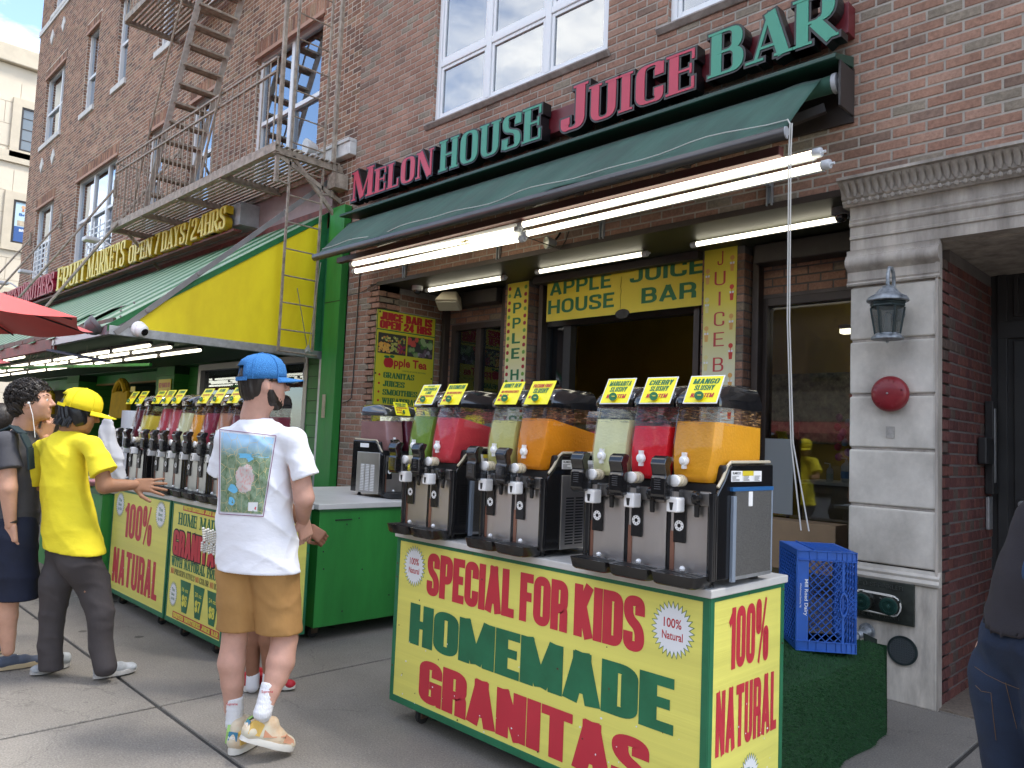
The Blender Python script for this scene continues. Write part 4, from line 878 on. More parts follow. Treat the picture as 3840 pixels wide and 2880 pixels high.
MB().tube([(lx, ly, 2.47), (lx, ly, 2.54), (lx, ly+.025, 2.585), (lx, ly+.065, 2.59), (lx, ly+.095, 2.56), (lx, ly+.10, 2.50), (lx, ly+.105, 2.42), (lx, ly+.16, 2.33)], [.012, .011, .011, .011, .011, .012, .012, .012], 10).build('lantern_arm', M_ZINC, lp, smooth=True)
MB().lathe([(.045, 0), (.045, .01), (.03, .02), (.012, .025)], (lx, FY-.03, 2.32), (0, -1, 0), 18).build('lantern_plate', M_ZINC, lp, smooth=True)
bl_ = thing('alarm_bell', 'round dark red sprinkler alarm bell with raised words on the stone pilaster', 'alarm bell', (-1.70, FY-.03, 1.825))
MB().lathe([(.085, 0), (.107, .01), (.11, .03), (.104, .05), (.088, .064), (.06, .071), (.02, .074), (.001, .074)], (-1.703, FY-.035, 1.828), (0, -1, 0), 36).build('gong', mat('bell_red', (.20, .012, .018), .4, var=.12, vscale=9, coat=.15), bl_, smooth=True)
MB().lathe([(.006, 0), (.007, .005), (.004, .01)], (-1.703, FY-.108, 1.828), (0, -1, 0), 8).build('bell_nut', M_GALV, bl_)
for txt, a0, a1 in (('SPRINKLER', 238, 62), ('ALARM', 292, 375)):
    for i, ch in enumerate(txt):
        a = rad(a0+(a1-a0)*i/(len(txt)-1)); o = Vector((-1.703+.078*math.cos(a), FY-.1005, 1.828+.078*math.sin(a)))
        tg_ = (a-math.pi/2) if txt == 'SPRINKLER' else (a+math.pi/2); Mx = frame(o, (math.cos(tg_), 0, math.sin(tg_)), (0, -1, 0)); ftext(ch, Mx, -.007, -.009, .017, .012, MATS['bell_red'], 'bell_letter', bl_, bold=.02, z=.0026)
MB().box((-1.735, FY-.0345, 1.56), (-1.685, FY-.031, 1.63)).build('stain', mat('old_sticker', (.30, .285, .26), .8, var=.2, vscale=40), None); tag(bpy.data.objects['stain'], 'worn grey sticker patch on the stone under the alarm bell', 'sticker'); bpy.data.objects['stain'].name = 'sticker'
si = thing('sprinkler_connection', 'tarnished green sprinkler plate with two capped hose inlets at the foot of the pilaster', 'fire connection', (-1.74, FY-.04, .57))
M_BRZ = mat('tarnished_bronze', (.045, .052, .045), .5, metal=.5, var=.35, vscale=12); M_GCAP = mat('green_cap', (.02, .06, .05), .35, metal=.3, var=.3, vscale=14)
MB().box((-1.955, FY-.058, .455), (-1.562, FY-.041, .698)).build('plate', M_BRZ, si, bevel=.003)
Msi = frame((-1.955, FY-.058, .455), (1, 0, 0), (0, -1, 0)); write('AUTO SPRINKLER', Msi, .03, .20, .024, .30, 'slim', depth=.003, z=0, m=mat('bronze_worn', (.10, .11, .10), .4, metal=.6), parent=si); write('FIRE DEPT CONN', Msi, .05, .022, .02, .26, 'slim', depth=.003, z=0, m=MATS['bronze_worn'], parent=si)
for cx in (-1.83, -1.675):
    MB().lathe([(.05, 0), (.05, .015), (.043, .02), (.046, .05), (.052, .055), (.052, .085), (.046, .088)], (cx, FY-.058, .573), (.0, -1, -.08), 24).build('inlet', M_BRZ, si, smooth=True)
    MB().lathe([(.052, 0), (.050, .008), (.035, .01), (.033, .006), (.012, .006), (.012, .016), (.001, .02)], (cx, FY-.146, .566), (.0, -1, -.08), 24).build('inlet_cap', M_GCAP, si, smooth=True)
    for a in range(3): MB().lathe([(.007, 0), (.007, .014)], (cx+.052*math.cos(a*2.1+.5), FY-.13, .57+.052*math.sin(a*2.1+.5)), (math.cos(a*2.1+.5), 0, math.sin(a*2.1+.5)), 8).build('lug', M_BRZ, si)
rp = MB(); loop = [(-1.83+.058*math.cos(t), FY-.12-.01*math.sin(t*3), .573+.058*math.sin(t)) for t in [math.pi*(.5+k/8) for k in range(9)]]+[(-1.675+.06*math.cos(t), FY-.12, .568+.06*math.sin(t)) for t in [math.pi*(-.5+k/8) for k in range(9)]]+[(-1.83, FY-.12, .631)]
rp.tube(loop, .004, 6); rp.tube([(p[0], p[1]-.008, p[2]+.006*math.sin(i)) for i, p in enumerate(loop)], .0035, 6); tag(rp.build('cord_loop', mat('rope_white', (.5, .5, .5))), 'grey cord looped around the two sprinkler inlets', 'cord')
vn = thing('vent_grille', 'round dark vent grille low on the stone base', 'vent', (-1.63, FY-.04, .305)); vx, vz, vr = -1.63, .305, .085
ring = MB(); n = 40
for k in range(n):
    t = 6.2832*k/n
    for r_, y_ in ((vr, -.041), (vr, -.052), (vr*.84, -.052), (vr*.84, -.041)): ring.v.append((vx+r_*math.cos(t), FY+y_, vz+r_*math.sin(t)))
ring.f = [(4*k+a, 4*((k+1) % n)+a, 4*((k+1) % n)+(a+1) % 4, 4*k+(a+1) % 4) for k in range(n) for a in range(4)]; ring.build('rim', M_VERD, vn, smooth=True)
MB().lathe([(vr*.85, 0), (vr*.85, .002)], (vx, FY-.0405, vz), (0, -1, 0), 30).build('vent_back', M_SK, vn)
g = MB(); 
for k in range(-5, 6):
    o = k*.0136; l = math.sqrt(max(0, (vr*.85)**2-o*o)); g.box((vx+o-.0028, FY-.049, vz-l), (vx+o+.0028, FY-.044, vz+l)); g.box((vx-l, FY-.0495, vz+o-.0028), (vx+l, FY-.0445, vz+o+.0028))
g.build('grille', mat('grille_grey', (.10, .12, .13), .5, metal=.4), vn)
pp = thing('wall_pipe', 'short grey pipe stub with a round flange beside the green turf', 'pipe', (-1.83, FY-.04, .375)); MB().lathe([(.052, 0), (.05, .008), (.036, .012), (.026, .03), (.024, .11), (.02, .115)], (-1.835, FY-.041, .375), (-.15, -1, -.1), 20).build('flange', M_ZINC, pp, smooth=True); MB().tube([(-1.853, FY-.145, .363), (-1.856, FY-.155, .34), (-1.856, FY-.155, .20)], .017, 10).build('elbow', M_ZINC, pp, smooth=True)
ic = thing('intercom', 'narrow black intercom with a steel strip on the brick jamb of the doorway', 'intercom', (PX1+.02, FY+1.02, 1.55))
MB().box((PX1-.002, FY+.98, 1.22), (PX1+.05, FY+1.10, 1.85)).build('body', M_BLACKM, ic, bevel=.006); MB().box((PX1+.0505, FY+1.0, 1.3), (PX1+.056, FY+1.03, 1.8)).build('strip', M_GALV, ic); MB().box((PX1-.002, FY+.80, 1.42), (PX1+.055, FY+.97, 1.60)).build('handset', M_BLACKM, ic, bevel=.012)
MB().box((PX1-.002, FY+1.0, .98), (PX1+.02, FY+1.09, 1.2)).build('lower_plate', M_GALV, ic, bevel=.004)
# ================================================================ carts
M_TOP = mat('counter_white', (.62, .61, .58), .35, var=.08, vscale=6); M_CARTY = mat('cart_yellow', (.78, .73, .16), .42, var=.07, vscale=2.2, bump=.12, bscale=12, stretch=(.05, .05, 8)); M_CARTYS = M_CARTY
M_CG = mat('cart_green', (.02, .155, .07), .45, var=.15, vscale=8); M_CRED = mat('cart_red', (.55, .035, .055), .42, var=.05, vscale=6); M_RUB = mat('rubber', (.02, .02, .02), .7); M_RUST = mat('rusty_metal', (.12, .075, .05), .7, metal=.4, var=.4, vscale=30)
def caster(x, y, par, h=.09, r=.036):
    c = MB().box((x-.03, y-.035, h-.012), (x+.03, y+.035, h)); c.box((x-.024, y-.02, .03), (x-.018, y+.03, h-.012)); c.box((x+.018, y-.02, .03), (x+.024, y+.03, h-.012)); o = c.build('caster', M_RUST, par, bevel=.003)
    MB().lathe([(r*.5, -.013), (r, -.010), (r, .010), (r*.5, .013)], (x, y+.005, r), (1, 0, 0), 18).build('wheel', M_RUB, o, smooth=True)
def cart(label, x0, x1, y0, y1, edge=.028, zt=.95, panels=('front', 'right')):
    t = thing('juice_cart', label, 'cart', ((x0+x1)/2, (y0+y1)/2, 0))
    MB().box((x0+.01, y0+.012, .09), (x1-.01, y1-.01, zt-.031)).build('cabinet', M_CG, t)
    MB().box((x0-.012, y0-.012, zt-.03), (x1+.012, y1+.012, zt)).build('countertop', M_TOP, t, bevel=.004)
    Ff = frame((x0, y0, 0), (1, 0, 0), (0, -1, 0)); Fr = frame((x1, y0, 0), (0, 1, 0), (1, 0, 0))
    for F, w, nm in ((Ff, x1-x0, 'front_panel'), (Fr, y1-y0, 'side_panel')):
        p = MB().box((edge*.9, .118, -.008), (w-edge*.9, zt-.045, .0)).xf(F).build(nm, M_CARTY, t)
        e = MB(); e.box((0, .088, -.009), (edge, zt-.031, .003)); e.box((w-edge, .088, -.009), (w, zt-.031, .003)); e.box((edge, .088, -.009), (w-edge, .122, .0025)); e.box((edge, zt-.047, -.009), (w-edge, zt-.031, .0025)); e.xf(F).build('panel_edging', M_CG, t, bevel=.002)
        rr = random.Random(int(w*100))
        for k in range(7):
            xx = rr.choice((edge*.5, w-edge*.5, rr.uniform(.1, w-.1))); yy = rr.uniform(.15, .9) if xx in (edge*.5, w-edge*.5) else rr.choice((.132, zt-.042))
            MB().lathe([(.0045, 0), (.004, .002)], F @ Vector((xx, yy, .003)), F.to_3x3() @ Vector((0, 0, 1)), 8).build('screw', M_RUST, t)
    for a, b in ((x0+.18, y0+.07), (x1-.2, y0+.07), (x0+.18, y1-.1), (x1-.2, y1-.1)): caster(a, b, t)
    return t, Ff, Fr
def X(v, x0): return v-x0
# scuffs: paint knocked off the sign boards
def scuffs(F, t, w, h0, h1, n, seed, m=None):
    rr = random.Random(seed)
    for k in range(n):
        x = rr.uniform(.05, w-.05); y = h0+(h1-h0)*rr.random()**2; r = rr.uniform(.0015, .005)
        MB().add(disc(F, x, y, r, .0022, 6, r*rr.uniform(.5, 1.6)), [tuple(range(6))]).build('scuff', m or M_SW, t, fix=False)
c1, Ff, Fr = cart('large yellow cart in front, its board reading SPECIAL FOR KIDS HOMEMADE GRANITAS', -3.305, -1.455, 2.475, 3.045)
x0 = -3.305
for s, a, b, y, h, m in (('SPECIAL', -3.043, -2.432, .668, .200, M_CRED), ('FOR', -2.392, -2.120, .668, .200, M_CRED), ('KIDS', -2.078, -1.735, .668, .202, M_CRED), ('HOMEMADE', -3.160, -1.600, .408, .193, M_CG), ('GRANITAS', -3.062, -1.700, .150, .195, M_CRED)):
    write(s, Ff, a-x0, y, h, b-a, 'imp', m=m, parent=c1, grow=.004)
burst(Ff, -3.152-x0, .788, .100, c1, '100%|Natural', ax=.86); burst(Ff, -1.607-x0, .780, .100, c1, '100%|Natural', ax=.90)
write('100%', Fr, .135, .645, .222, .305, 'imp', m=M_CRED, parent=c1, grow=.001); write('NATURAL', Fr, .055, .355, .226, .462, 'imp', m=M_CRED, parent=c1)
burst(Fr, .305, .215, .095, c1, 'The|Best|for Kids', ax=.8, red=False)
scuffs(Ff, c1, 1.8, .12, .5, 26, 1); scuffs(Fr, c1, .54, .15, .5, 22, 2); scuffs(Ff, c1, 1.8, .14, .9, 14, 6, M_RUST)
# left carts
c2, Ff2, Fr2 = cart('yellow cart whose board reads HOME MADE GRANITAS, standing in front of the green counter', -5.60, -4.70, 2.20, 2.78, .02)
x0 = -5.60
def band(F, x, y, w, h, t, m=None): MB().add([F @ Vector(p) for p in ((x, y, .0012), (x+w, y, .0012), (x+w, y+h, .0012), (x, y+h, .0012))], [(0, 1, 2, 3)]).build('band_print', m or M_CRED, t, fix=False)
band(Ff2, .185, .868, .56, .042, c2); write('UNITED BROTHERS JUICE BAR', Ff2, .2, .877, .024, .53, 'cserif', m=M_SY, parent=c2, z=.0018, grow=.001)
write('HOME MADE', Ff2, .12, .768, .080, .66, 'serif', m=M_CG, parent=c2, grow=.002)
write('GRANITAS', Ff2, .055, .552, .172, .78, 'imp', m=M_SK, parent=c2, grow=.010); write('GRANITAS', Ff2, .060, .556, .165, .77, 'imp', m=M_CRED, parent=c2, grow=.003, z=.0034)
write('WITH NATURAL FRUIT', Ff2, .05, .478, .060, .79, 'cserif', m=M_CG, parent=c2, grow=.002)
write('NO', Ff2, .05, .421, .038, .05, 'cserif', m=M_CRED, parent=c2); write('PRESERVATIVES', Ff2, .113, .421, .038, .335, 'cserif', m=M_SK, parent=c2); write('NO', Ff2, .465, .421, .038, .05, 'cserif', m=M_CRED, parent=c2); write('COLOR', Ff2, .53, .421, .038, .14, 'cserif', m=M_SK, parent=c2); write('NO', Ff2, .69, .421, .038, .05, 'cserif', m=M_CRED, parent=c2); write('ICE', Ff2, .755, .421, .038, .07, 'cserif', m=M_SK, parent=c2)
for i, (oz, pr) in enumerate((('16 oz', '$6'), ('20 oz', '$7'), ('24 oz', '$8'))):
    x = .228+i*.216; w_ = .175
    MB().add([Ff2 @ Vector(p) for p in ((x+.045, .192, .0012), (x+w_-.045, .192, .0012), (x+w_, .402, .0012), (x, .402, .0012))], [(0, 1, 2, 3)]).build('cup_print', M_CG, c2, fix=False)
    ftext(oz, Ff2, x+.035, .33, .028, .10, M_SY, 'lettering', c2, bold=.01, z=.002); write(pr, Ff2, x+.045, .238, .064, .078, 'serif', m=M_SY, parent=c2, z=.002, grow=.003)
burst(Ff2, .118, .285, .085, c2, 'The|Best|for Kids', ax=.78, red=False)
band(Ff2, .13, .130, .74, .045, c2); write('UNITED BROTHERS JUICE BAR', Ff2, .145, .138, .029, .71, 'cserif', m=M_SY, parent=c2, z=.0018, grow=.001)
write('100%', Fr2, .12, .62, .22, .32, 'imp', m=M_CRED, parent=c2); write('NATURAL', Fr2, .05, .16, .26, .48, 'imp', m=M_CRED, parent=c2)
c3, Ff3, Fr3 = cart('yellow cart on the left whose board reads 100% NATURAL between two sunbursts', -6.84, -5.635, 2.20, 2.78, .02)
x0 = -6.84
write('100%', Ff3, -6.545-x0, .558, .268, .585, 'imp', m=M_CRED, parent=c3); write('NATURAL', Ff3, -6.735-x0, .182, .27, .955, 'imp', m=M_CRED, parent=c3)
burst(Ff3, -5.81-x0, .80, .098, c3, 'The|Best|for Kids', ax=1.0, red=False); burst(Ff3, -6.668-x0, .80, .098, c3, 'The|Best|for Kids', ax=.95, red=False)
scuffs(Ff3, c3, 1.1, .2, .5, 10, 4)
# green counter behind, with the folded door panel and a yellow end strip
gc = thing('green_counter', 'green painted wooden counter on casters with a white worktop, right of the white-shirted man', 'counter', (-5.4, 3.4, 0))
MB().box((-6.2, 2.875, .10), (-4.75, 4.30, .905)).build('cabinet', M_GREEN, gc, bevel=.004)
MB().box((-6.25, 2.855, .912), (-4.735, 4.33, .95)).build('countertop', M_TOP, gc, bevel=.004); MB().box((-6.22, 2.868, .895), (-4.742, 4.31, .911)).build('top_batten', M_GREEN2, gc)
MB().box((-5.1, 2.805, .30), (-4.84, 2.868, .88)).build('door_flap', M_GREEN, gc, bevel=.004); MB().box((-5.02, 2.80, .10), (-4.86, 2.84, .292)).build('kick_board', mat('worn_yellow', (.70, .56, .04), .5, var=.35, vscale=20), gc, bevel=.003)
for a, b in ((-4.9, 2.96), (-4.9, 4.1), (-6.0, 2.96)): caster(a, b, gc, .1, .04)
MB().box((-4.748, 3.0, .83), (-4.744, 3.14, .838)).build('wood_split', M_SK, gc)
for y, z in ((3.2, .84), (3.1, .8), (2.92, .62), (2.93, .5), (3.5, .26), (3.1, .19), (3.7, .3), (3.25, .47)): MB().lathe([(.006, 0), (.006, .0015)], (-4.749, y, z), (1, 0, 0), 8).build('screw', M_SK, gc)
# ================================================================ slush machines
M_CL = mat('machine_black', (.010, .010, .011), .13, spec=.7, coat=.4); M_CREAM = mat('gasket_cream', (.62, .56, .42), .35, alpha=.85); M_KW = mat('white_plastic', (.90, .90, .89), .3); M_COP = mat('copper_strip', (.34, .17, .12), .35, metal=.6)
M_GRIL = mat('radiator_fins', (.16, .155, .15), .55, metal=.5, vscale=160, var=.5, col2=(.30, .29, .27), stretch=(1, 1, 3)); M_ALU = mat('blue_grey_alu', (.30, .36, .44), .4, metal=.3)
PW = .193
LIQ = {}
def liq(c):
    k = 'liquid_%d_%d_%d' % tuple(int(v*100) for v in c)
    return mat(k, c, .45, var=.07, vscale=9, spec=.35, bump=.25, bscale=90)
FRO = {}
def frost(c):
    k = tuple(c)
    if k in FRO: return FRO[k]
    m = bpy.data.materials.new('frost_film'); m.use_nodes = True; n = m.node_tree; b = n.nodes['Principled BSDF']; b.inputs['Base Color'].default_value = (*[min(1, v*.7+.18) for v in c], 1); b.inputs['Roughness'].default_value = .6; L = n.links.new
    t = n.nodes.new('ShaderNodeTexCoord'); mp = n.nodes.new('ShaderNodeMapping'); mp.inputs['Scale'].default_value = (3, 3, 26); nz = n.nodes.new('ShaderNodeTexNoise'); nz.inputs['Scale'].default_value = 9; nz.inputs['Detail'].default_value = 7; nz.inputs['Roughness'].default_value = .7
    L(t.outputs['Object'], mp.inputs[0]); L(mp.outputs[0], nz.inputs[0]); r = n.nodes.new('ShaderNodeMapRange'); r.inputs[1].default_value = .50; r.inputs[2].default_value = .66; r.inputs[3].default_value = .0; r.inputs[4].default_value = .75; L(nz.outputs[0], r.inputs[0]); L(r.outputs[0], b.inputs['Alpha']); FRO[k] = m; return m
def bowl_profile(): # (y, z) of the tank side, front first
    return [(.030, .662), (.012, .600), (-.004, .520), (-.016, .440), (-.022, .395), (.0, .372), (.06, .385), (.10, .425), (.13, .452), (.345, .458), (.352, .50), (.352, .662)]
def ring_loft(secs):
    """closed sections of equal count -> side faces"""
    mb = MB(); n = len(secs[0])
    for s in secs: mb.v += [tuple(p) for p in s]
    for i in range(len(secs)-1):
        for j in range(n): mb.f.append((i*n+j, i*n+(j+1) % n, (i+1)*n+(j+1) % n, (i+1)*n+j))
    return mb
def tank_section(xa, xb, z, ins=0.):
    """horizontal cut of the tank at height z: front corners bevelled"""
    zs = [.372, .395, .440, .520, .600, .662]; yf = [.0, -.022, -.016, -.004, .012, .030]
    y = np.interp(z, zs, yf)+ins; yb = .352-ins
    zb = [.372, .385, .425, .452, .458]; yk = [.03, .06, .10, .13, .352]
    if z < .458: yb = np.interp(z, zb, yk)-ins
    tp = .018*max(0, (.47-z)/.1); a, b = xa+ins+tp, xb-ins-tp; c = .028
    return [Vector(p) for p in ((a+c, y, z), (b-c, y, z), (b-c*.3, y+c*.3, z), (b, y+c, z), (b, max(yb, y+c+.004), z), (a, max(yb, y+c+.004), z), (a, y+c, z), (a+c*.3, y+c*.3, z))]
def liquid_mesh(xa, xb, lf, lb):
    secs = []
    for z in (.375, .385, .40, .425, .452, .4585, .48, .52): 
        if z < min(lf, lb): secs.append(tank_section(xa, xb, z, .004))
    top = tank_section(xa, xb, max(.50, min(lf, lb)), .004); zt = []
    for p in top:
        t = min(1, max(0, (p.y-.0)/.35)); zz = lf+(lb-lf)*t**1.3; yf = tank_section(xa, xb, zz, .004)[0].y; q = p.copy(); q.z = zz
        if t < .12: q.y += yf-top[0].y
        zt.append(q)
    secs.append(zt); mb = ring_loft(secs); n = 8; k = len(secs)-1
    mb.f.append(tuple(k*n+j for j in range(n))); mb.f.append(tuple(range(n))[::-1]); return mb
def machine(name_lbl, flav, levels, side='radiator', cat='drinks machine', group='granita machines', lidm=None):
    n = len(flav); W_ = n*PW+.02; t = thing('slush_machine', name_lbl, cat, (0, 0, 0), group)
    # steel carcass and black side shells
    MB().box((.012, .012, .03), (W_-.012, .40, .372)).build('carcass', M_BLACKM, t)
    prof = [(-.002, .03), (-.002, .335), (.012, .352), (.045, .385), (.075, .428), (.098, .443), (.42, .447), (.425, .03)]
    for xa, xb in ((-.004, .012), (W_-.012, W_+.004)):
        MB().prism([(xa, y, z) for y, z in prof], (xb-xa, 0, 0)).build('side_shell', M_CL, t, bevel=.006)
    for xa in (-.002, W_-.030): MB().tube([(xa+.016, -.004, .03), (xa+.016, -.004, .34)], .017, 12).build('corner_post', M_CL, t, smooth=True)
    g = MB(); tp = [(.012, .362), (.045, .395), (.075, .438), (.10, .453), (.40, .457)]
    for i in range(len(tp)-1):
        for xx in (W_-.004, .004): g.tube([(xx, *tp[i]), (xx, *tp[i+1])], .006, 6)
    g.build('gasket', M_CREAM, t, smooth=True)
    MB().box((.0, .05, .372), (W_, .40, .442)).build('deck', M_BLACKM, t, bevel=.01)
    for x in (.05, W_-.05):
        for y in (.04, .37): MB().lathe([(.02, 0), (.02, .008), (.012, .01), (.014, .032)], (x, y, 0), n=14).build('foot', M_BLACK, t)
    # right side: radiator, slotted sheet or louvres
    for xs_, sg_ in ((W_+.004, 1), (-.004, -1)):
        F = frame((xs_, .02 if sg_ > 0 else .41, .03), (0, sg_, 0), (sg_, 0, 0))
        if side == 'radiator':
            MB().box((.09, .0, .0), (.375, .325, .008)).xf(F).build('radiator', M_GRIL, t)
            fr = MB(); fr.box((.07, -.01, 0), (.092, .30, .014)); fr.box((.37, .0, 0), (.38, .33, .01)); fr.xf(F).build('radiator_frame', M_ALU, t, bevel=.002)
            MB().box((.065, .318, 0), (.38, .332, .012)).xf(F).build('blue_tape', mat('blue_tape', (.02, .12, .32), .5), t); MB().box((.092, -.004, 0), (.37, .008, .010)).xf(F).build('radiator_rail', M_GALV, t)
            MB().box((.185, .26, .008), (.215, .315, .012)).xf(F).build('clip', M_KW, t, bevel=.002)
            fn = MB()
            for k in range(60): fn.box((.092, .006+k*.0052, .008), (.37, .0075+k*.0052, .0098))
            tag(fn.xf(F).build('fins', M_GRIL, t), kind='stuff')
        else:
            MB().box((.07, .0, .0), (.385, .325, .006)).xf(F).build('side_sheet', M_STEEL, t, bevel=.003)
            sl = MB()
            cols_ = (.10, .165, .23, .295) if side == 'slots' else (.13, .20, .27)
            for cx in cols_:
                for k in range(17): sl.box((cx, .02+k*.0125, .006), (cx+.052, .0262+k*.0125, .0072))
            tag(sl.xf(F).build('slot', M_SK if side == 'slots' else M_KW, t), kind='stuff')
        st = MB().box((.07, .355, .0), (.30, .393, .0015)); st.v = [(x, y, z) for x, y, z in st.v]
        if side != 'louvres':
            a = MB().box((.07, .352, 0), (.15, .392, .0016)).xf(F).build('rating_sticker', M_KW, t); b = MB().box((.152, .352, 0), (.235, .392, .0016)).xf(F).build('rating_sticker', M_KW, t); MB().box((.152, .374, .0016), (.235, .392, .002)).xf(F).build('warning_print', M_SY2, t); MB().box((.237, .352, 0), (.30, .392, .0016)).xf(F).build('rating_sticker', M_KW, t)
            q = MB(); rr = random.Random(2)
            for cx in (.072, .154, .239):
                for k in range(5): q.box((cx+.004, .355+k*.0042, .0017), (cx+rr.uniform(.03, .058), .3567+k*.0042, .0021))
            tag(q.xf(F).build('small_print', M_SK, t), kind='stuff'); ftext('ELMECO', F, .078, .379, .009, .06, M_SK, 'sticker_logo', t, bold=.03, z=.0022)
        else: MB().box((.10, .362, 0), (.22, .395, .0016)).xf(F).build('rating_sticker', M_KW, t)
    for i in range(n):
        xa = .01+i*PW+.004; xb = xa+PW-.008; xm = (xa+xb)/2
        # front steel sheet with dividing strips
        MB().box((xa, -.004, .035), (xb, .0, .335)).build('front_sheet', M_STEEL, t)
        MB().box((xa-.002, -.006, .035), (xa+.012, -.0045, .335)).build('edge_strip', M_BLACK, t); MB().box((xa+.012, -.0065, .035), (xa+.030, -.0045, .19)).build('copper_strip', M_COP, t)
        MB().box((xb-.045-.09, -.020, .290), (xb-.0, -.0045, .345)).build('front_nose', mat('nose_steel', (.22, .21, .20), .4, metal=.8), t, bevel=.008)
        cp = MB().box((xa+.028, -.012, .150), (xa+.078, -.0045, .290)).build('control_panel', M_BLACK, t, bevel=.002)
        Fc = frame((xa+.028, -.012, .150), (1, 0, 0), (0, -1, 0)); ri = MB(); m_ = 20
        for k in range(m_):
            a = 6.2832*k/m_
            for r in (.0075, .0195): ri.v.append(tuple(Fc @ Vector((.025+r*math.cos(a), .062+r*math.sin(a), .0006))))
        ri.f = [(2*k, 2*((k+1) % m_), 2*((k+1) % m_)+1, 2*k+1) for k in range(m_)]; ri.build('dial', M_KW, cp, fix=False)
        sp_ = MB()
        for k in range(8): a = 6.2832*k/8+.2; sp_.add([Fc @ Vector((.025+r*math.cos(a+s*.09), .062+r*math.sin(a+s*.09), .0010)) for r, s in ((.012, -1), (.016, -1), (.016, 1), (.012, 1))], [(0, 1, 2, 3)])
        sp_.build('dial_mark', M_SK, cp, fix=False)
        # tank
        secs = [tank_section(xa, xb, z) for z in (.372, .385, .395, .425, .440, .452, .4585, .52, .60, .662)]
        tk = ring_loft(secs); tk.f.append(tuple(range(8))[::-1]); tank = tk.build('tank', M_CLR, t, smooth=True)
        liquid_mesh(xa, xb, *levels[i]).build('juice', liq(flav[i]), tank, smooth=True)
        rm_ = liq(flav[i]).copy() if False else frost(flav[i]); lf_ = levels[i][0]; secs = [tank_section(xa, xb, z, .003) for z in (lf_-.012, lf_+.02, lf_+.045, min(.655, lf_+.075))]; ring_loft(secs).build('frost_streaks', rm_, tank, smooth=True, fix=False)
        MB().tube([(xm, .06, .43), (xm, .32, .48)], .028, 14).build('cooling_drum', M_STEEL, tank, smooth=True)
        # lid: domed, glossy
        ls = []
        for k, (z, ins, yf, yb) in enumerate(((.652, -.004, .018, .362), (.672, -.005, .016, .364), (.690, -.001, .022, .362), (.712, .004, .045, .358), (.732, .010, .085, .350), (.742, .020, .12, .335), (.744, .04, .15, .30))):
            a, b = xa+ins, xb-ins; c = .02; ls.append([Vector(p) for p in ((a+c, yf, z), (b-c, yf, z), (b-.004, yf+.008, z), (b, yf+c, z), (b, yb-c, z), (b-c, yb, z), (a+c, yb, z), (a, yb-c, z), (a, yf+c, z), (a+.004, yf+.008, z))])
        lm = ring_loft(ls); lm.f.append(tuple(range(60, 70))); lm.f.append(tuple(range(10))[::-1]); lm.build('lid', lidm or M_CL, t, smooth=True)
        # tap: handle paddle, white knob, collar, spout, white cup guard
        hx = xa-.004; hp = [(-.070, .462), (-.098, .468), (-.118, .458), (-.128, .436), (-.118, .412), (-.114, .395), (-.121, .385), (-.121, .322), (-.106, .306), (-.080, .312), (-.080, .40), (-.086, .428), (-.078, .440)]
        h = MB().prism([(hx, y, z) for y, z in hp], (.062, 0, 0)).build('tap_handle', M_CL, t, bevel=.005)
        rib = MB()
        for k in range(6): rib.box((hx+.018, -.1232, .345+k*.008), (hx+.044, -.121, .348+k*.008))
        tag(rib.build('grip_rib', mat('grip_grey', (.06, .06, .065), .5), h), kind='stuff')
        Fh = frame((hx+.008, -.1185, .425), (1, 0, 0), (0, -.93, .33)); ftext('PULL', Fh, .004, .017, .011, .038, M_SW, 'marker_writing', h, z=.006, bold=.01, shear=.1); ftext('HERE', Fh, .008, .003, .011, .034, M_SW, 'marker_writing', h, z=.006, bold=.01, shear=.1)
        MB().lathe([(.013, 0), (.0185, .004), (.0185, .015), (.013, .017), (.010, .020), (.010, .024), (.005, .025)], (xm-.018, -.014, .452), (0, -1, 0), 16).build('knob', M_KW, t, smooth=True); MB().box((xm-.025, -.03, .468), (xm-.011, -.014, .482)).box((xm-.025, -.03, .422), (xm-.011, -.014, .434)).build('knob_lug', M_KW, t)
        MB().lathe([(.020, 0), (.022, .006), (.022, .013), (.016, .017)], (xm-.030, -.056, .378), (0, -1, 0), 20).build('collar', M_KW, t, smooth=True)
        MB().lathe([(.022, 0), (.022, .012), (.018, .014), (.018, .020), (.022, .022), (.022, .032), (.018, .034), (.018, .050)], (xm-.030, -.012, .378), (0, -1, 0), 16).build('tap_tube', mat('tap_cream', (.70, .62, .45), .3), t, smooth=True)
        MB().box((xm-.052, -.074, .306), (xm-.008, -.030, .366)).build('spout', M_CLR, t, bevel=.004)
        cg = MB().box((xm-.054, -.080, .264), (xm-.006, -.028, .318)).build('cup_guard', M_KW, t, bevel=.006)
        MB().add([(xm-.036, -.0806, .272), (xm-.026, -.0806, .272), (xm-.022, -.0806, .300), (xm-.040, -.0806, .300)], [(0, 1, 2, 3)]).build('cup_symbol', M_SK, cg, fix=False)
        MB().prism([(xm+.030, -.034, .345), (xm+.030, -.050, .34), (xm+.030, -.055, .32), (xm+.030, -.045, .30), (xm+.030, -.03, .295), (xm+.030, -.026, .25), (xm+.030, -.018, .25), (xm+.030, -.012, .30), (xm+.030, -.008, .345)], (.02, 0, 0)).build('latch', M_BLACK, t, bevel=.004)
        MB().lathe([(.014, 0), (.014, .03), (.009, .032)], (xm+.055, -.032, .325), (0, -1, 0), 12).build('latch_boss', M_BLACK, t)
        # drip tray
        rs = []
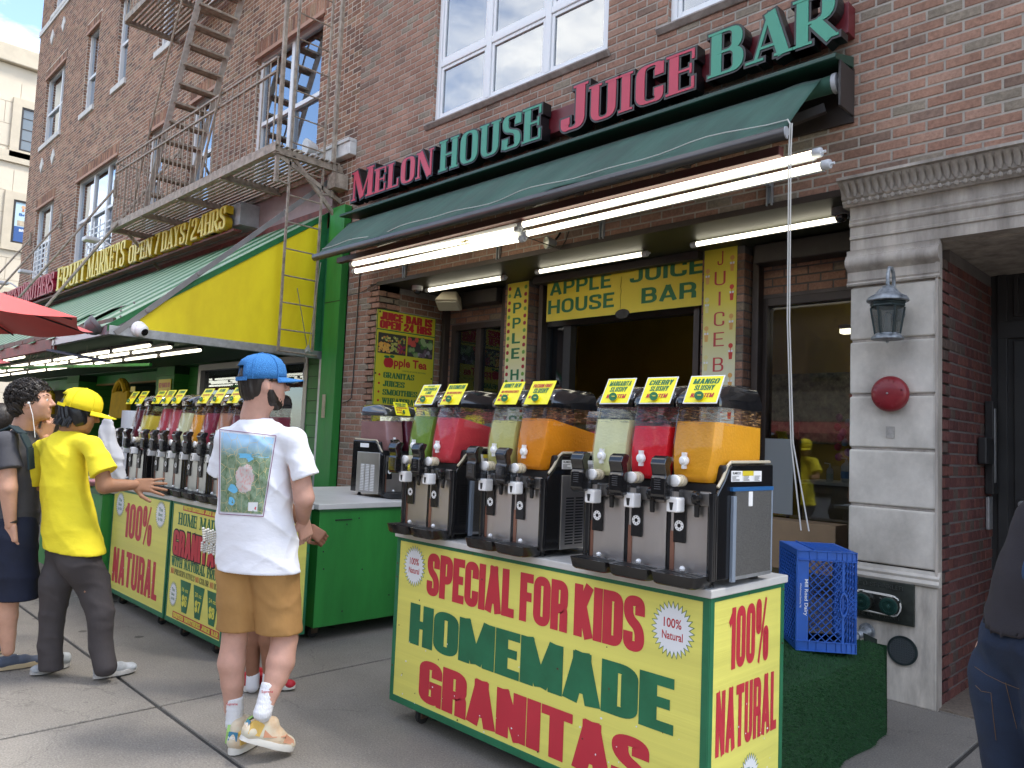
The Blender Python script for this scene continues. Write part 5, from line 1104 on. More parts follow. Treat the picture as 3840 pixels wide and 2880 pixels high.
        for z, e in ((.006, .012), (.012, .006), (.044, .0), (.050, -.002)):
            a, b, y0_, y1_ = xa+e, xb-e, -.118+e, -.004; c = .02; rs.append([Vector(p) for p in ((a+c, y0_, z), (b-c, y0_, z), (b-.006, y0_+.006, z), (b, y0_+c, z), (b, y1_, z), (a, y1_, z), (a, y0_+c, z), (a+.006, y0_+.006, z))])
        tr = ring_loft(rs); tr.f.append(tuple(range(8))[::-1]); tr.f.append(tuple(range(24, 32))); tray = tr.build('drip_tray', M_BLACK, t, smooth=True)
        sl = MB()
        for k in range(9): sl.box((xa+.016+k*.0185, -.104, .0505), (xa+.026+k*.0185, -.040, .0515))
        tag(sl.build('tray_slot', M_SK, tray), kind='stuff')
        MB().lathe([(.002, 0), (.009, .004), (.011, .011), (.007, .018), (.001, .02)], (xm-.01, -.030, .051), n=10).build('float_bead', M_KW, tray, smooth=True)
    return t
def place(t, x, y, z=.95, rz=0):
    t.location = (x, y, z); t.rotation_euler = (0, 0, rz); return t
CH, MG, MA = (.86, .012, .030), (.90, .92, .52), (.95, .42, .02)
place(machine('three-tank slush machine with pale yellow, red and orange juice on the front cart', [MG, CH, MA], [(.602, .585), (.578, .565), (.598, .588)]), -2.040, 2.480)
place(machine('two-tank slush machine with olive yellow and orange juice, middle of the front cart', [(.66, .64, .22), (.95, .32, .012)], [(.590, .55), (.602, .545)], 'slots'), -2.672, 2.480)
place(machine('two-tank slush machine with green and pinkish red juice, left end of the front cart', [(.20, .34, .04), (.74, .06, .08)], [(.605, .56), (.600, .54)]), -3.277, 2.480)
DR = (.17, .012, .03)
ZM = 2.275
place(machine('two-tank slush machine with dark red and yellow juice, behind the yellow-shirted worker', [DR, (.90, .72, .08)], [(.62, .6), (.575, .56)], 'slots'), -6.79, ZM)
place(machine('three-tank slush machine with crimson, pink and pale lemon juice on the left carts', [(.60, .06, .09), (.68, .11, .14), (.85, .84, .50)], [(.63, .62), (.62, .61), (.60, .55)], 'slots'), -6.22, ZM)
place(machine('two-tank slush machine with orange and plum red juice just left of the white-shirted man', [(.95, .40, .02), (.32, .03, .07)], [(.585, .58), (.60, .59)], 'slots'), -5.60, ZM)
place(machine('two-tank slush machine mostly hidden behind the white-shirted man, dark red juice', [(.55, .25, .15), (.17, .02, .04)], [(.60, .58), (.585, .59)], 'slots'), -5.17, ZM)
M_SMK = mat('smoky_lid', (.05, .055, .06), .12, coat=.6, spec=.8)
place(machine('two-tank slush machine on the green counter, turned sideways, with dusty pink and dark purple juice', [(.38, .20, .19), (.12, .014, .03)], [(.610, .60), (.62, .61)], 'louvres', lidm=M_SMK), -5.02, 3.57, .95, rad(90))
t = place(machine('slush machine with pink juice half hidden behind the front cart machines', [(.45, .07, .10), (.30, .05, .07)], [(.60, .59), (.62, .61)], 'slots', lidm=M_SMK), -2.62, 3.57, .93, rad(90))
tb = thing('back_table', 'low dark table behind the front cart carrying another slush machine', 'table', (-2.35, 4.2, 0))
MB().box((-3.25, 3.45, .90), (-2.5, 4.15, .93)).build('tabletop', M_TOP, tb); 
for a, b in ((-3.2, 3.5), (-2.56, 3.5), (-3.2, 4.1), (-2.56, 4.1)): MB().box((a-.02, b-.02, 0), (a+.02, b+.02, .90)).build('leg', M_DARK, tb)
# ================================================================ flavour cards
M_CY = mat('card_yellow', (.88, .80, .02), .4); M_CARD = mat('card_laminate', (.72, .74, .74), .25)
def card(x, y, zb, rz, lines, label, w=.138, h=.118, border=True, lean=28):
    t = thing('flavour_card', label, 'sign card', (x, y, zb), 'yellow flavour cards on the slush machines')
    M = Matrix.Translation((x, y, zb)) @ Matrix.Rotation(rz, 4, 'Z') @ Matrix.Rotation(rad(90-lean), 4, 'X') @ Matrix.Translation((0, 0, 0))
    MB().box((0, 0, -.002), (w, h, 0)).xf(M).build('card', M_CARD if border else M_CY, t)
    if border: b = MB().box((.004, .004, 0), (w-.004, h-.004, .0006)).xf(M).build('card_face', M_CY, t)
    for s, yy, hh, ww, col, xx in lines:
        write(s, M, (w-ww)/2 if xx is None else xx, yy, hh, ww, 'imp', m=(M_SG if col == 'g' else M_RED), parent=t, z=.0012, slant=.12, grow=0)
    k = MB().lathe([(.016, 0), (.017, .004), (.017, .016)], M @ Vector((w*.46, .027, 0)), M.to_3x3() @ Vector((.35, -.25, 1)), 16).build('jar_picture', M_SY2, t, smooth=True)
    MB().lathe([(.0165, 0), (.0165, .0012), (.001, .0014)], M @ Vector((w*.46+.0055, .0232, .0155)), M.to_3x3() @ Vector((.35, -.25, 1)), 16).build('jar_cap', M_SG, t)
    o_ = M @ Vector((w*.46+.006, .023, .018)); MB().beam(o_-Vector((.009, 0, 0)), o_+Vector((.009, 0, .0005)), .001, .0045).build('cap_band', M_SY, t)
    return t
def sl(a): return [(a, .082, .022, .104, 'g', None), ('SLUSHY', .055, .022, .080, 'g', None), ('NEW ITEM', .025, .018, .092, 'r', None)]
def np_(a, col='g', w1=.105, a2=None):
    L_ = [(a, .088 if not a2 else .094, .022 if not a2 else .015, w1, col, None)]
    if a2: L_.append((a2, .076, .015, w1*.8, col, None))
    return L_+[('NO PRESERVATIVES', .060, .012, .108, 'r', None), ('NO COLOR', .040, .012, .055, 'r', .012), ('NO ICE', .018, .012, .04, 'r', .012)]
CYv = 2.385
for x, lab, L_ in ((-1.915, 'card reading MARGARITA SLUSHY above the pale yellow tank of the right machine', sl('MARGARITA')), (-1.725, 'card reading CHERRY SLUSHY above the bright red tank', sl('CHERRY')), (-1.533, 'card reading MANGO SLUSHY above the rightmost orange tank', sl('MANGO')),
                    (-2.520, 'card reading HONEY DEW above the olive yellow tank', np_('HONEY DEW')), (-2.333, 'card reading PASSION FRUIT SLUSHY above the deep orange tank', [('PASSION FRUIT', .084, .018, .108, 'r', None), ('SLUSHY', .056, .024, .084, 'g', None), ('NEW ITEM', .03, .012, .06, 'r', .012)]),
                    (-3.105, 'pale card reading NEW FLAVOR CUCUMBER LIME above the green tank', [('NEW FLAVOR', .104, .008, .05, 'g', None), ('CUCUMBER', .082, .017, .10, 'g', None), ('LIME', .062, .016, .045, 'g', None), ('NO PRESERVATIVES', .044, .011, .105, 'r', None), ('NO COLOR', .028, .011, .05, 'r', .012), ('NO ICE', .012, .011, .035, 'r', .012)]), (-2.905, 'card reading WATERMELON above the pinkish red tank', np_('WATERMELON', w1=.118))):
    card(x, CYv, 1.608, 0, L_, lab, border=x > -2 or x < -3)
yl = 2.19
for x, lab, L_ in ((-6.71, 'card reading BLUEBERRY STRAWBERRY above the dark red tank at the far left', np_('BLUEBERRY', a2='STRAWBERRY')), (-6.50, 'card reading PINEAPPLE above the yellow tank', np_('PINEAPPLE')), (-6.14, 'card reading STRAWBERRY above the crimson tank', np_('STRAWBERRY')), (-5.95, 'card reading GUAVA STRAWBERRY above the pink tank', np_('GUAVA', a2='STRAWBERRY')), (-5.755, 'card reading LEMON above the pale lemon tank', np_('LEMON')),
                    (-5.335+.04, 'card reading MANGO above the orange tank left of the white-shirted man', np_('MANGO')), (-5.12+.04, 'card reading PLUM above the plum red tank', np_('PLUM', w1=.08)), (-4.83, 'card peeping out just left of the white-shirted man\'s neck', np_('CHERRY'))):
    card(x+.0, yl, 1.612, 0, L_, lab, border=False, w=.15)
card(-4.935, 3.62, 1.608, rad(90), np_('DRAGON FRUIT', a2='& PINEAPPLE'), 'card reading DRAGON FRUIT & PINEAPPLE on the sideways machine of the green counter', border=False)
card(-4.935, 3.82, 1.608, rad(90), np_('BLACKBERRY', a2='STRAWBERRY'), 'card reading BLACKBERRY STRAWBERRY, partly behind the cucumber lime card', border=False)
# ================================================================ left brick building
LX0, LX1, LH = -24.57, -7.93, 15.6
lb = thing('apartment_building', 'older red-brown brick building with white windows behind the fire escape', 'building', (-16, 5.6, 0))
FLB = frame((LX0, FY+.02, 0), (1, 0, 0), (0, -1, 0)); lx = lambda X: X-LX0
WL = [  # x0, z0, x1, z1, mullions, meeting rail
    (-23.45, 8.76, -21.66, 10.66, (-22.2,), 9.65), (-19.88, 8.66, -19.0, 10.66, (), 9.55), (-17.62, 8.62, -16.9, 10.66, (), 9.6), (-15.12, 8.58, -14.35, 10.66, (), 9.6), (-12.9, 8.6, -12.0, 10.66, (), 9.6), (-10.85, 8.6, -8.95, 10.66, (-9.9,), 9.6),
    (-23.4, 12.42, -21.7, 14.2, (-22.2,), 13.3), (-19.88, 12.4, -19.0, 14.2, (), 13.3), (-17.62, 12.4, -16.9, 14.2, (), 13.3),
    (-23.32, 5.08, -21.66, 7.05, (-22.2,), 6.05), (-19.78, 5.05, -16.98, 7.05, (-18.7, -17.75), 6.05), (-15.25, 5.05, -14.45, 7.05, (), 6.05), (-13.22, 4.95, -12.28, 7.05, (), 6.05), (-10.82, 4.95, -8.92, 7.05, (-9.85,), 6.0)]
holesL = [(lx(a), b, lx(c), d) for a, b, c, d, *_ in WL]
wall_mb(FLB, LX1-LX0, LH, holesL+[(0, 0, LX1-LX0, 3.9)], .3).build('wall', M_MORTL, lb)
sold = []   # soldier courses over the windows
hb2 = [(x0-.09, z0, x1+.09, z1+.235) for x0, z0, x1, z1 in holesL]+[(0, 0, LX1-LX0, 3.9)]
hb2 = holesL+[(x0-.09, z1, x1+.09, z1+.225) for x0, z0, x1, z1 in holesL]+[(0, 0, LX1-LX0, 3.9)]
L_ = brick_boxes(FLB, LX1-LX0, LH, hb2, header=.38)
for x0, z0, x1, z1 in holesL:
    x = x0-.09
    while x < x1+.06: L_.append((FLB, (x+.004, z1+.006, x+.064, z1+.218, .007+random.uniform(-.002, .003)))); x += .0705
L_ = [b for b in L_ if in_view(b[0] @ Vector((b[1][0], b[1][1], 0)), .12)]
lay_bricks(L_, M_BL, lb, 300, 'brickwork')
MB().box((LX0, FY+.05, LH), (LX1, FY+9, LH+.2)).build('roof', M_DARK, lb); MB().box((LX1-.2, FY+.4, 0), (LX1, FY+9, LH)).build('side_wall', M_MORTL, lb); MB().box((LX0, FY+8.8, 0), (LX1-.21, FY+9, LH)).build('rear_wall', M_MORTL, lb); MB().box((LX0, FY+.4, 0), (LX0+.2, FY+8.79, LH)).build('side_wall', M_MORTL, lb)  # unseen shell added so that no sun comes in from behind the front
for x0, z0, x1, z1 in holesL:   # left reveals
    Fr = frame((LX0+x0, FY+.02, z0), (0, 1, 0), (1, 0, 0)); tag(brick_mesh(brick_boxes(Fr, .13, z1-z0, [], bl=.13, proud=.004)).build('reveal_brickwork', M_BL, lb, fix=False), kind='stuff')
M_PINK = mat('lintel_pink', (.42, .24, .17), .7, var=.15, vscale=6); M_SILL = mat('sill_white', (.60, .58, .55), .7, var=.15, vscale=8)
M_DGL = glassy((lambda m: (setattr(m, 'use_nodes', True), m)[1])(bpy.data.materials.new('flat_glass')), (.8, .84, .86), .26)
M_CURT = mat('white_curtain', (.80, .82, .84), .9, var=.12, vscale=1.2, stretch=(8, 1, .4))
Yw = FY+.14
for i, (x0, z0, x1, z1, ml, zr_) in enumerate(WL):
    f = MB(); frame_rect(f, x0, z0, x1, z1, .075, Yw-.05, Yw+.05)
    for c in ml: f.box((c-.04, Yw-.045, z0+.075), (c+.04, Yw+.045, z1-.075))
    xs_ = [x0+.075]+[v for c in ml for v in (c-.04, c+.04)]+[x1-.075]
    w = f.build('window', M_PVC, lb)
    for k in range(0, len(xs_), 2):
        a, b = xs_[k], xs_[k+1]
        s = MB(); s.box((a, Yw-.03, zr_-.03), (b, Yw+.01, zr_+.03)); s.build('meeting_rail', M_PVC, w)
        MB().box((a, Yw-.005, zr_+.03), (b, Yw, z1-.075)).build('pane', M_DGL, w); MB().box((a, Yw+.02, z0+.075), (b, Yw+.025, zr_-.03)).build('pane', M_DGL, w)
    MB().box((x0-.08, FY-.03, z0-.13), (x1+.08, Yw-.05, z0-.003)).build('window_sill', M_SILL if z0 > 8 else M_PINK, lb, bevel=.008)
    MB().box((x0-.03, FY-.0, z1-.005), (x1+.03, Yw-.05, z1+.0)).build('lintel_soffit', M_PINK, lb); MB().box((x0-.05, FY-.012, z1-.06), (x1+.05, FY+.03, z1-.001)).build('lintel', M_PINK, lb)
    cu_ = MB(); n = 30; zc = z0+.1 if (i % 3 != 1 and z0 < 8) else zr_
    full = (i in (9, 10, 13, 5, 12))
    for k in range(n):
        u0 = x0+.07+(x1-x0-.14)*k/n; u1 = x0+.07+(x1-x0-.14)*(k+1)/n
        if not full and i % 2: continue
        cu_.add([(u0, Yw+.12+.02*math.sin(k*1.9), zr_ if i in (9, 10) else z0+.1), (u1, Yw+.12+.02*math.sin((k+1)*1.9), zr_ if i in (9, 10) else z0+.1), (u1, Yw+.12+.02*math.sin((k+1)*1.9), z1), (u0, Yw+.12+.02*math.sin(k*1.9), z1)], [(0, 1, 2, 3)])
    if cu_.v: cu_.build('curtain', M_CURT, w, fix=False)
MB().box((LX0+.3, FY+.9, 4.8), (LX1-.3, FY+1.0, 15)).build('dark_interior', mat('dark_room', (.02, .022, .025), .9), lb)
MB().box((LX0-.02, FY-.02, 12.2), (-21.3, FY+.02, 12.36)).build('stone_band', M_SILL, lb)
# tubs of white bars (window guards) in the two lower left windows
for x0, x1, z1 in ((-23.0, -21.7, 5.85), (-18.55, -17.0, 5.68)):
    g = thing('window_guard', 'white metal window guard in the lower floor window, %s one' % ('leftmost' if x0 < -20 else 'wide three-part'), 'window guard', (x0, FY, z1-.7), 'white window guards')
    for k in range(6): MB().box((x0, FY-.02, z1-.72+k*.13), (x1, FY-.005, z1-.69+k*.13)).build('bar', M_WHITE, g)
    for k in range(4): MB().box((x0+(x1-x0)*(k+.3)/4, FY-.035, z1-.75), (x0+(x1-x0)*(k+.3)/4+.06, FY-.021, z1+.08)).build('upright', M_WHITE, g)
for i, (X, z) in enumerate(((-22.14, 11.72), (-23.19, 11.74), (-22.08, 8.17), (-23.13, 8.18))):
    MB().prism([(X-.16, FY-.012, z), (X, FY-.012, z-.21), (X+.16, FY-.012, z), (X, FY-.012, z+.21)], (0, .034, 0)).build('stone_diamond', M_SILL, lb)
MB().box((-8.9, FY-.09, 4.83), (-7.93, FY+.02, 4.99)).build('cornice_end', mat('cornice_white', (.62, .62, .60), .7, var=.2, vscale=9, bump=.4), lb, bevel=.01)
MB().box((-8.9, FY-.11, 4.99), (-7.93, FY+.02, 5.03)).build('cornice_cap', MATS['cornice_white'], lb)
MB().box((-14.0, FY-.06, 4.15), (-8.3, FY+.015, 4.78)).build('flashing', mat('pink_flashing', (.33, .24, .23), .45, metal=.3, var=.2, vscale=2), lb)
MB().box((LX0, FY-.03, 3.9), (-14.0, FY+.015, 4.5)).build('fascia', mat('grey_fascia', (.35, .35, .36), .5, metal=.4, var=.2, vscale=3), lb)
MB().box((LX0, FY-.07, 3.98), (-8.3, FY-.061, 4.25)).build('red_flashing', mat('old_red_metal', (.17, .045, .035), .55, var=.45, vscale=7), lb)
# ================================================================ fruit market sign
ms = thing('channel_letter_sign', 'faded red and yellow raised letters of the fruit market above its striped awning', 'shop sign', (-17, 4.7, 4.2))
M_LY = mat('letter_yellow', (.88, .66, .04), .4, var=.15, vscale=6, col2=(.80, .68, .16)); M_CY2 = mat('can_yellow', (.48, .31, .01), .4, var=.2, vscale=6); M_LR2 = mat('letter_red2', (.42, .02, .05), .4, var=.2, vscale=6); M_CR2 = mat('can_red', (.28, .01, .03), .4)
FM = frame((0, 4.60, 0), (1, 0, 0), (0, -1, 0))
MB().box((-24.3, 4.66, 4.30), (-10.25, 4.94, 4.62)).build('raceway', mat('raceway_grey', (.40, .40, .42), .4, metal=.4, var=.2, vscale=5), ms)
MB().box((-24.3, 4.60, 4.20), (-10.3, 4.72, 4.235)).build('sign_shelf', MATS['old_red_metal'], ms)
for wd, xa, xb, zb, h, st, mf, mc, cc in (('UNITED', -24.1, -21.75, 4.28, .44, 'cserif', M_LR2, M_CR2, 1.1), ('BROTHERS', -21.65, -19.0, 4.28, .44, 'cserif', M_LR2, M_CR2, 1.1), ('FRUIT', -18.7, -16.75, 4.26, .45, 'cserif', M_LY, M_CY2, 1.06), ('MARKETS', -16.6, -14.5, 4.26, .46, 'cserif', M_LY, M_CY2, 1.06), ('OPEN', -14.28, -13.2, 4.255, .30, 'cserif', M_LY, M_CY2, 1.0), ('7', -13.08, -12.86, 4.255, .32, 'cserif', M_LY, M_CY2, 1.0), ('DAYS/24HRS', -12.75, -10.42, 4.25, .315, 'cserif', M_LY, M_CY2, 1.0)):
    cans = write(wd, FM, xa, zb, h, xb-xa, st, depth=.10, z=-.03, m=mc, parent=ms, grow=.012, caps1=cc, each='letter_can'); faces = write(wd, FM, xa, zb, h, xb-xa, st, depth=.004, z=.073, m=mf, caps1=cc, each='letter_face', grow=.002)
    for c, f_ in zip(cans, faces): setpar(f_, c)
# ================================================================ striped corrugated awning with the yellow side panel
ma = thing('striped_awning', 'green and cream striped metal awning of the fruit market with a yellow end panel', 'awning', (-16, 4, 2.4))
M_STG = mat('stripe_green', (.02, .16, .05), .45, var=.2, vscale=8); M_STW = mat('stripe_cream', (.34, .50, .34), .5, var=.2, vscale=7, col2=(.46, .58, .42))
AY0, AZ0, AY1, AZ1 = 2.54, 2.46, 4.93, 4.17
def az(y): return AZ0+(AZ1-AZ0)*(y-AY0)/(AY1-AY0)
x = -8.36; k = 0; gaps = {5, 6, 9}
nrm = Vector((0, -(AZ1-AZ0), (AY1-AY0))).normalized()
while x > -24.5:
    w_ = .29 if k else .14
    y0 = AY0-(.06 if k % 3 == 1 else 0)+random.uniform(-.01, .01)
    if k in gaps: y0 = 3.1
    if k % 2 == 0: MB().prism([(x, y0, az(y0)), (x, y0, az(y0)+.004), (x-.02, y0, az(y0)+.0045), (x-w_+.02, y0, az(y0)+.0045), (x-w_, y0, az(y0)+.004), (x-w_, y0, az(y0))], (0, AY1-y0, AZ1-az(y0))).build('awning_slat', M_STG, ma)
    else: MB().prism([(x, y0, az(y0)), (x, y0, az(y0)+.004), (x-.01, y0, az(y0)+.0045), (x-w_+.01, y0, az(y0)+.0045), (x-w_, y0, az(y0)+.004), (x-w_, y0, az(y0))], (0, AY1-y0, AZ1-az(y0))).build('awning_slat', M_STW, ma)
    x -= w_+.0; k += 1
XPn = -8.376
MB().prism([(XPn, AY0+.02, 2.44), (XPn, AY1+.06, 2.44), (XPn, AY1+.06, AZ1-.03), (XPn, AY0+.02, az(AY0+.02)-.03)], (-.012, 0, 0)).build('end_panel', M_YEL, ma)
MB().prism([(XPn+.014, AY0-.03, az(AY0-.03)+.010), (XPn+.014, AY1, az(AY1)+.010), (XPn+.014, AY1, az(AY1)-.06), (XPn+.014, AY0-.03, az(AY0-.03)-.06)], (-.03, 0, 0)).build('edge_trim', M_STG, ma)
MB().prism([(XPn+.006, 4.85, 2.44), (XPn+.006, 5.0, 2.44), (XPn+.006, 5.0, AZ1+.02), (XPn+.006, 4.85, 4.11)], (-.004, 0, 0)).build('end_trim', M_STG, ma)
MB().prism([(XPn+.008, AY0+.02, 2.44), (XPn+.008, AY0+.27, 2.44), (XPn+.008, AY0+.27, az(AY0+.27)-.02), (XPn+.008, AY0+.02, az(AY0+.02)-.02)], (-.006, 0, 0)).build('gusset_plate', mat('gusset_grey', (.24, .23, .22), .5, var=.1, vscale=8), ma)
for y, z in ((2.62, 2.60), (2.62, 2.64), (2.74, 2.70), (2.62, 2.54), (2.72, 2.52)): MB().lathe([(.012, 0), (.008, .008)], (XPn+.009, y, z), (1, 0, 0), 10).build('bolt', MATS['gusset_grey'], ma)
br_ = MB(); br_.beam((-8.345, 2.577, 2.36), (-8.345, 4.99, 4.65), .055, .012, (1, 0, 0)); br_.build('brace_bar', MATS['gusset_grey'], ma)
for y in (2.87, 3.376): MB().lathe([(.028, 0), (.026, .012), (.01, .015)], (-8.335, y, 2.36+(y-2.577)*.949), (1, 0, 0), 8).build('bolt', MATS['gusset_grey'], ma)
MB().box((XPn-.05, AY0-.02, 2.345), (XPn+.02, 5.05, 2.438)).build('end_beam', M_GALV, ma, bevel=.004)
MB().box((XPn-2.0, AY0-.03, 2.345), (XPn-.055, AY0+.03, 2.438)).build('front_beam', mat('lilac_steel', (.36, .32, .35), .4, metal=.5, var=.1, vscale=5), ma)
MB().box((-24.5, AY0-.03, 2.30), (XPn-2.01, AY0+.03, 2.438)).build('front_beam_old', mat('old_red_beam', (.22, .06, .05), .6, var=.4, vscale=5), ma)
MB().box((-24.5, AY0+.031, 2.44), (XPn-.05, AY0+.06, 2.53)).build('gutter', mat('dull_green_red', (.09, .10, .07), .6, var=.4, vscale=4, col2=(.20, .07, .05)), ma)
gt = MB(); rr = random.Random(4); x = XPn-.3
while x > -20:
    l = rr.uniform(.25, .6); gt.prism([(x, AY0-.03, 2.445), (x, AY0-.03, 2.48+rr.uniform(0, .02)), (x-l, AY0-.03, 2.49+rr.uniform(0, .03)), (x-l, AY0-.03, 2.445)], (0, .012, 0)); x -= l+rr.uniform(.01, .05)
tag(gt.build('torn_edge', MATS['dull_green_red'], ma), kind='stuff')
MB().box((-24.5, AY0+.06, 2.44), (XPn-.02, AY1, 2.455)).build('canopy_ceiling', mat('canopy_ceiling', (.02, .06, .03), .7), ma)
# ladder-like post down the right side and the green boards beside the melon building
gp = thing('green_boarding', 'bright green boarding between the yellow end panel and the brick juice bar', 'boarding', (-8.1, 4.98, 0))
MB().box((-8.27, 4.90, 0), (-7.935, 5.0, 4.2)).build('board_panel', M_GREEN, gp, bevel=.004); MB().box((-8.36, 4.93, 2.44), (-8.272, 5.0, 4.18)).build('corner_strip', M_CG, gp)
MB().box((-8.33, 4.91, 0), (-8.272, 4.97, 2.34)).build('post', M_GALV, gp, bevel=.003); MB().box((-8.27, 4.895, 3.02), (-7.935, 4.9, 3.028)).build('board_joint', M_SK, gp)
th = MB().box((-8.17, 4.885, 1.62), (-8.11, 4.898, 1.90)).build('thermometer', mat('aged_wood_sign', (.42, .36, .24), .6, var=.2, vscale=20)); tag(th, 'small weathered upright plaque screwed to the green boarding', 'plaque')
# ================================================================ fire escape
M_FE = mat('escape_paint', (.26, .205, .155), .6, var=.25, vscale=12, bump=.3, bscale=60, col2=(.44, .37, .29))
fe = thing('fire_escape', 'beige iron fire escape with slatted platforms, railing, steep stair and drop ladder', 'fire escape', (-11, 4.5, 4.7))
X0, X1, Y0_, Y1_, Z0_ = -13.85, -8.16, 4.07, 4.93, 4.76
def platform(x0, x1, z, hole=None):
    f = MB(); f.box((x0, Y0_, z-.09), (x1, Y0_+.012, z+.02)); f.box((x0, Y0_+.012, z-.09), (x1, Y0_+.06, z-.078)); f.build('edge_beam', M_FE, fe, bevel=.002)
    MB().box((x0, Y1_-.02, z-.08), (x1, Y1_, z)).build('wall_beam', M_FE, fe)
    for X in (x0+.02, x0+1.4, x0+2.8, x1-1.5, x1-.04):
        b = MB(); b.box((X-.035, Y0_+.01, z-.11), (X+.035, FY, z-.10)); b.box((X-.005, Y0_+.01, z-.10), (X+.005, FY, z-.02)); b.build('cross_beam', M_FE, fe)
    n = 13
    for k in range(n):
        y = Y0_+.03+(Y1_-Y0_-.06)*k/(n-1); segs = [(x0, x1)]
        if hole and hole[2] < y < hole[3]: segs = [(x0, hole[0]), (hole[1], x1)]
        for a, b in segs: MB().box((a, y-.019, z-.012), (b, y+.019, z)).build('floor_slat', M_FE, fe)
platform(X0, X1, Z0_)
platform(-14.0, -9.0, 8.45, (-11.2, -9.0, 4.1, 4.9))
def railing(x0, x1, z, top=1.06):
    for zz in (z+top, z+top-.17): MB().box((x0, Y0_-.005, zz-.012), (x1, Y0_+.025, zz+.012)).build('rail', M_FE, fe)
    n = int((x1-x0)/.165)
    for k in range(n+1):
        x = x0+(x1-x0)*k/n; MB().tube([(x, Y0_+.01, z), (x, Y0_+.01, z+top)], .009, 6).build('baluster', M_FE, fe)
    for zz in (z+top, z+.5): MB().box((x0-.012, Y0_+.026, zz-.012), (x0+.012, FY, zz+.012)).build('end_rail', M_FE, fe)
    for k in range(5): MB().tube([(x0, Y0_+.18+k*.17, z), (x0, Y0_+.18+k*.17, z+top)], .009, 6).build('baluster', M_FE, fe)
railing(X0+.02, -8.25, Z0_)
railing(-13.95, -9.05, 8.45)
# steep stair
def stp(t, y): return Vector((-12.52+(2.05)*t, y, 4.78+3.67*t))
for y in (4.15, 4.72): MB().beam(stp(-.0, y), stp(1.0, y), .012, .085, (0, 1, 0)).build('stringer', mat('stringer_pale', (.42, .39, .35), .5, var=.25, vscale=14), fe)
for k in range(1, 15):
    c = stp(k/14.6, 0); t = MB()
    for q in range(4): t.box((c.x-.085+q*.045, 4.156, c.z-.008), (c.x-.052+q*.045, 4.714, c.z+.008))
    t.box((c.x-.09, 4.156, c.z-.03), (c.x-.084, 4.714, c.z+.006)); t.box((c.x+.086, 4.156, c.z-.03), (c.x+.092, 4.714, c.z+.006)); t.build('tread', M_FE, fe)
hr = MB().tube([stp(.02, 4.10)+Vector((-.40, 0, .15)), stp(.1, 4.10)+Vector((-.42, 0, .25)), stp(.5, 4.10)+Vector((-.42, 0, .4)), stp(1.0, 4.10)+Vector((-.40, 0, .42))], .017, 8).build('handrail', M_FE, fe, smooth=True)
# drop ladder and its guide posts, rungs run away from the street
for y, z0 in ((4.29, 2.37), (4.73, 2.40)): MB().box((-8.215, y-.012, z0), (-8.19, y+.012, 7.6)).build('ladder_stile', M_FE, fe)
for k in range(16): MB().tube([(-8.203, 4.29, 2.62+k*.318), (-8.203, 4.73, 2.62+k*.318)], .009, 8).build('rung', M_FE, fe)
for y in (4.125, 4.865): MB().box((-8.225, y-.02, 4.32), (-8.18, y+.02, 7.8)).build('guide_post', M_FE, fe)
for y in (4.125, 4.865): MB().beam((-8.2, y, 4.35), (-8.2, y+(.17 if y < 4.5 else -.14), 4.33), .03, .02).build('guide_foot', M_FE, fe)
MB().tube([(-8.21, 4.28, 2.37), (-8.21, 4.8, 2.36)], .012, 8).build('ladder_hook', M_FE, fe)
for X in (X0+.05, X1-.05):
    MB().beam((X, FY, 4.05), (X, Y0_+.25, 4.68), .03, .045).build('bracket', M_FE, fe)
MB().beam((-8.2, 4.1, 4.66), (-8.2, FY, 4.3), .02, .05).build('diagonal_bar', M_FE, fe); MB().box((-8.24, 4.82, 4.42), (-8.06, 5.0, 4.60)).build('wall_plate', M_FE, fe)
MB().tube([(-10.15, Y0_-.03, 4.78), (-10.05, Y0_-.03, 5.1), (-9.75, Y0_-.03, 5.75), (-9.68, Y0_-.03, 5.86)], .016, 8).build('counterweight_bar', M_FE, fe)
# steel rods from the wall to the awning edge
for i, X in enumerate((-23.6, -20.77, -16.9, -13.5)):
    sr = thing('support_rod', ('leftmost', 'second', 'third', 'rightmost')[i]+' slanting steel rod from the old brick wall to the striped awning', 'rod', (X, 2.95, 2.75), 'slanting rods carrying the striped awning')
    MB().tube([(X, FY, 6.28), (X, 2.95, 2.88)], .022, 8).build('rod', M_FE, sr, smooth=True); MB().box((X-.04, FY-.03, 6.1), (X+.04, FY+.01, 6.45)).build('rod_plate', M_FE, sr)
# cameras on the market canopy
wc = thing('turret_camera', 'white ball security camera at the front tip of the yellow end panel', 'camera', (-8.37, 2.78, 2.42))
MB().lathe([(.080, 0), (.083, .012), (.077, .03), (.062, .042)], (-8.364, 2.80, 2.435), (1, 0, 0), 28).build('base_ring', M_KW, wc, smooth=True)
MB().lathe([(.056, 0), (.071, .03), (.066, .064), (.049, .088), (.03, .094)], (-8.34, 2.80, 2.432), (.8, .3, -.35), 24).build('eyeball', M_KW, wc, smooth=True); MB().lathe([(.038, 0), (.038, .012), (.014, .015)], Vector((-8.34, 2.80, 2.432))+Vector((.8, .3, -.35)).normalized()*.086, (.8, .3, -.35), 20).build('lens', M_BLACK, wc, smooth=True)
gcm = thing('dome_camera', 'grey ribbed dome camera on the awning front edge left of the white ball camera', 'camera', (-8.62, 2.5, 2.42))
MB().lathe([(.10, 0), (.105, .02), (.10, .045), (.094, .05), (.085, .095), (.055, .13), (.01, .15)], (-8.60, 2.49, 2.47), (-.25, -.65, -.6), 24).build('shell', mat('camera_dark_grey', (.10, .105, .11), .35), gcm, smooth=True)
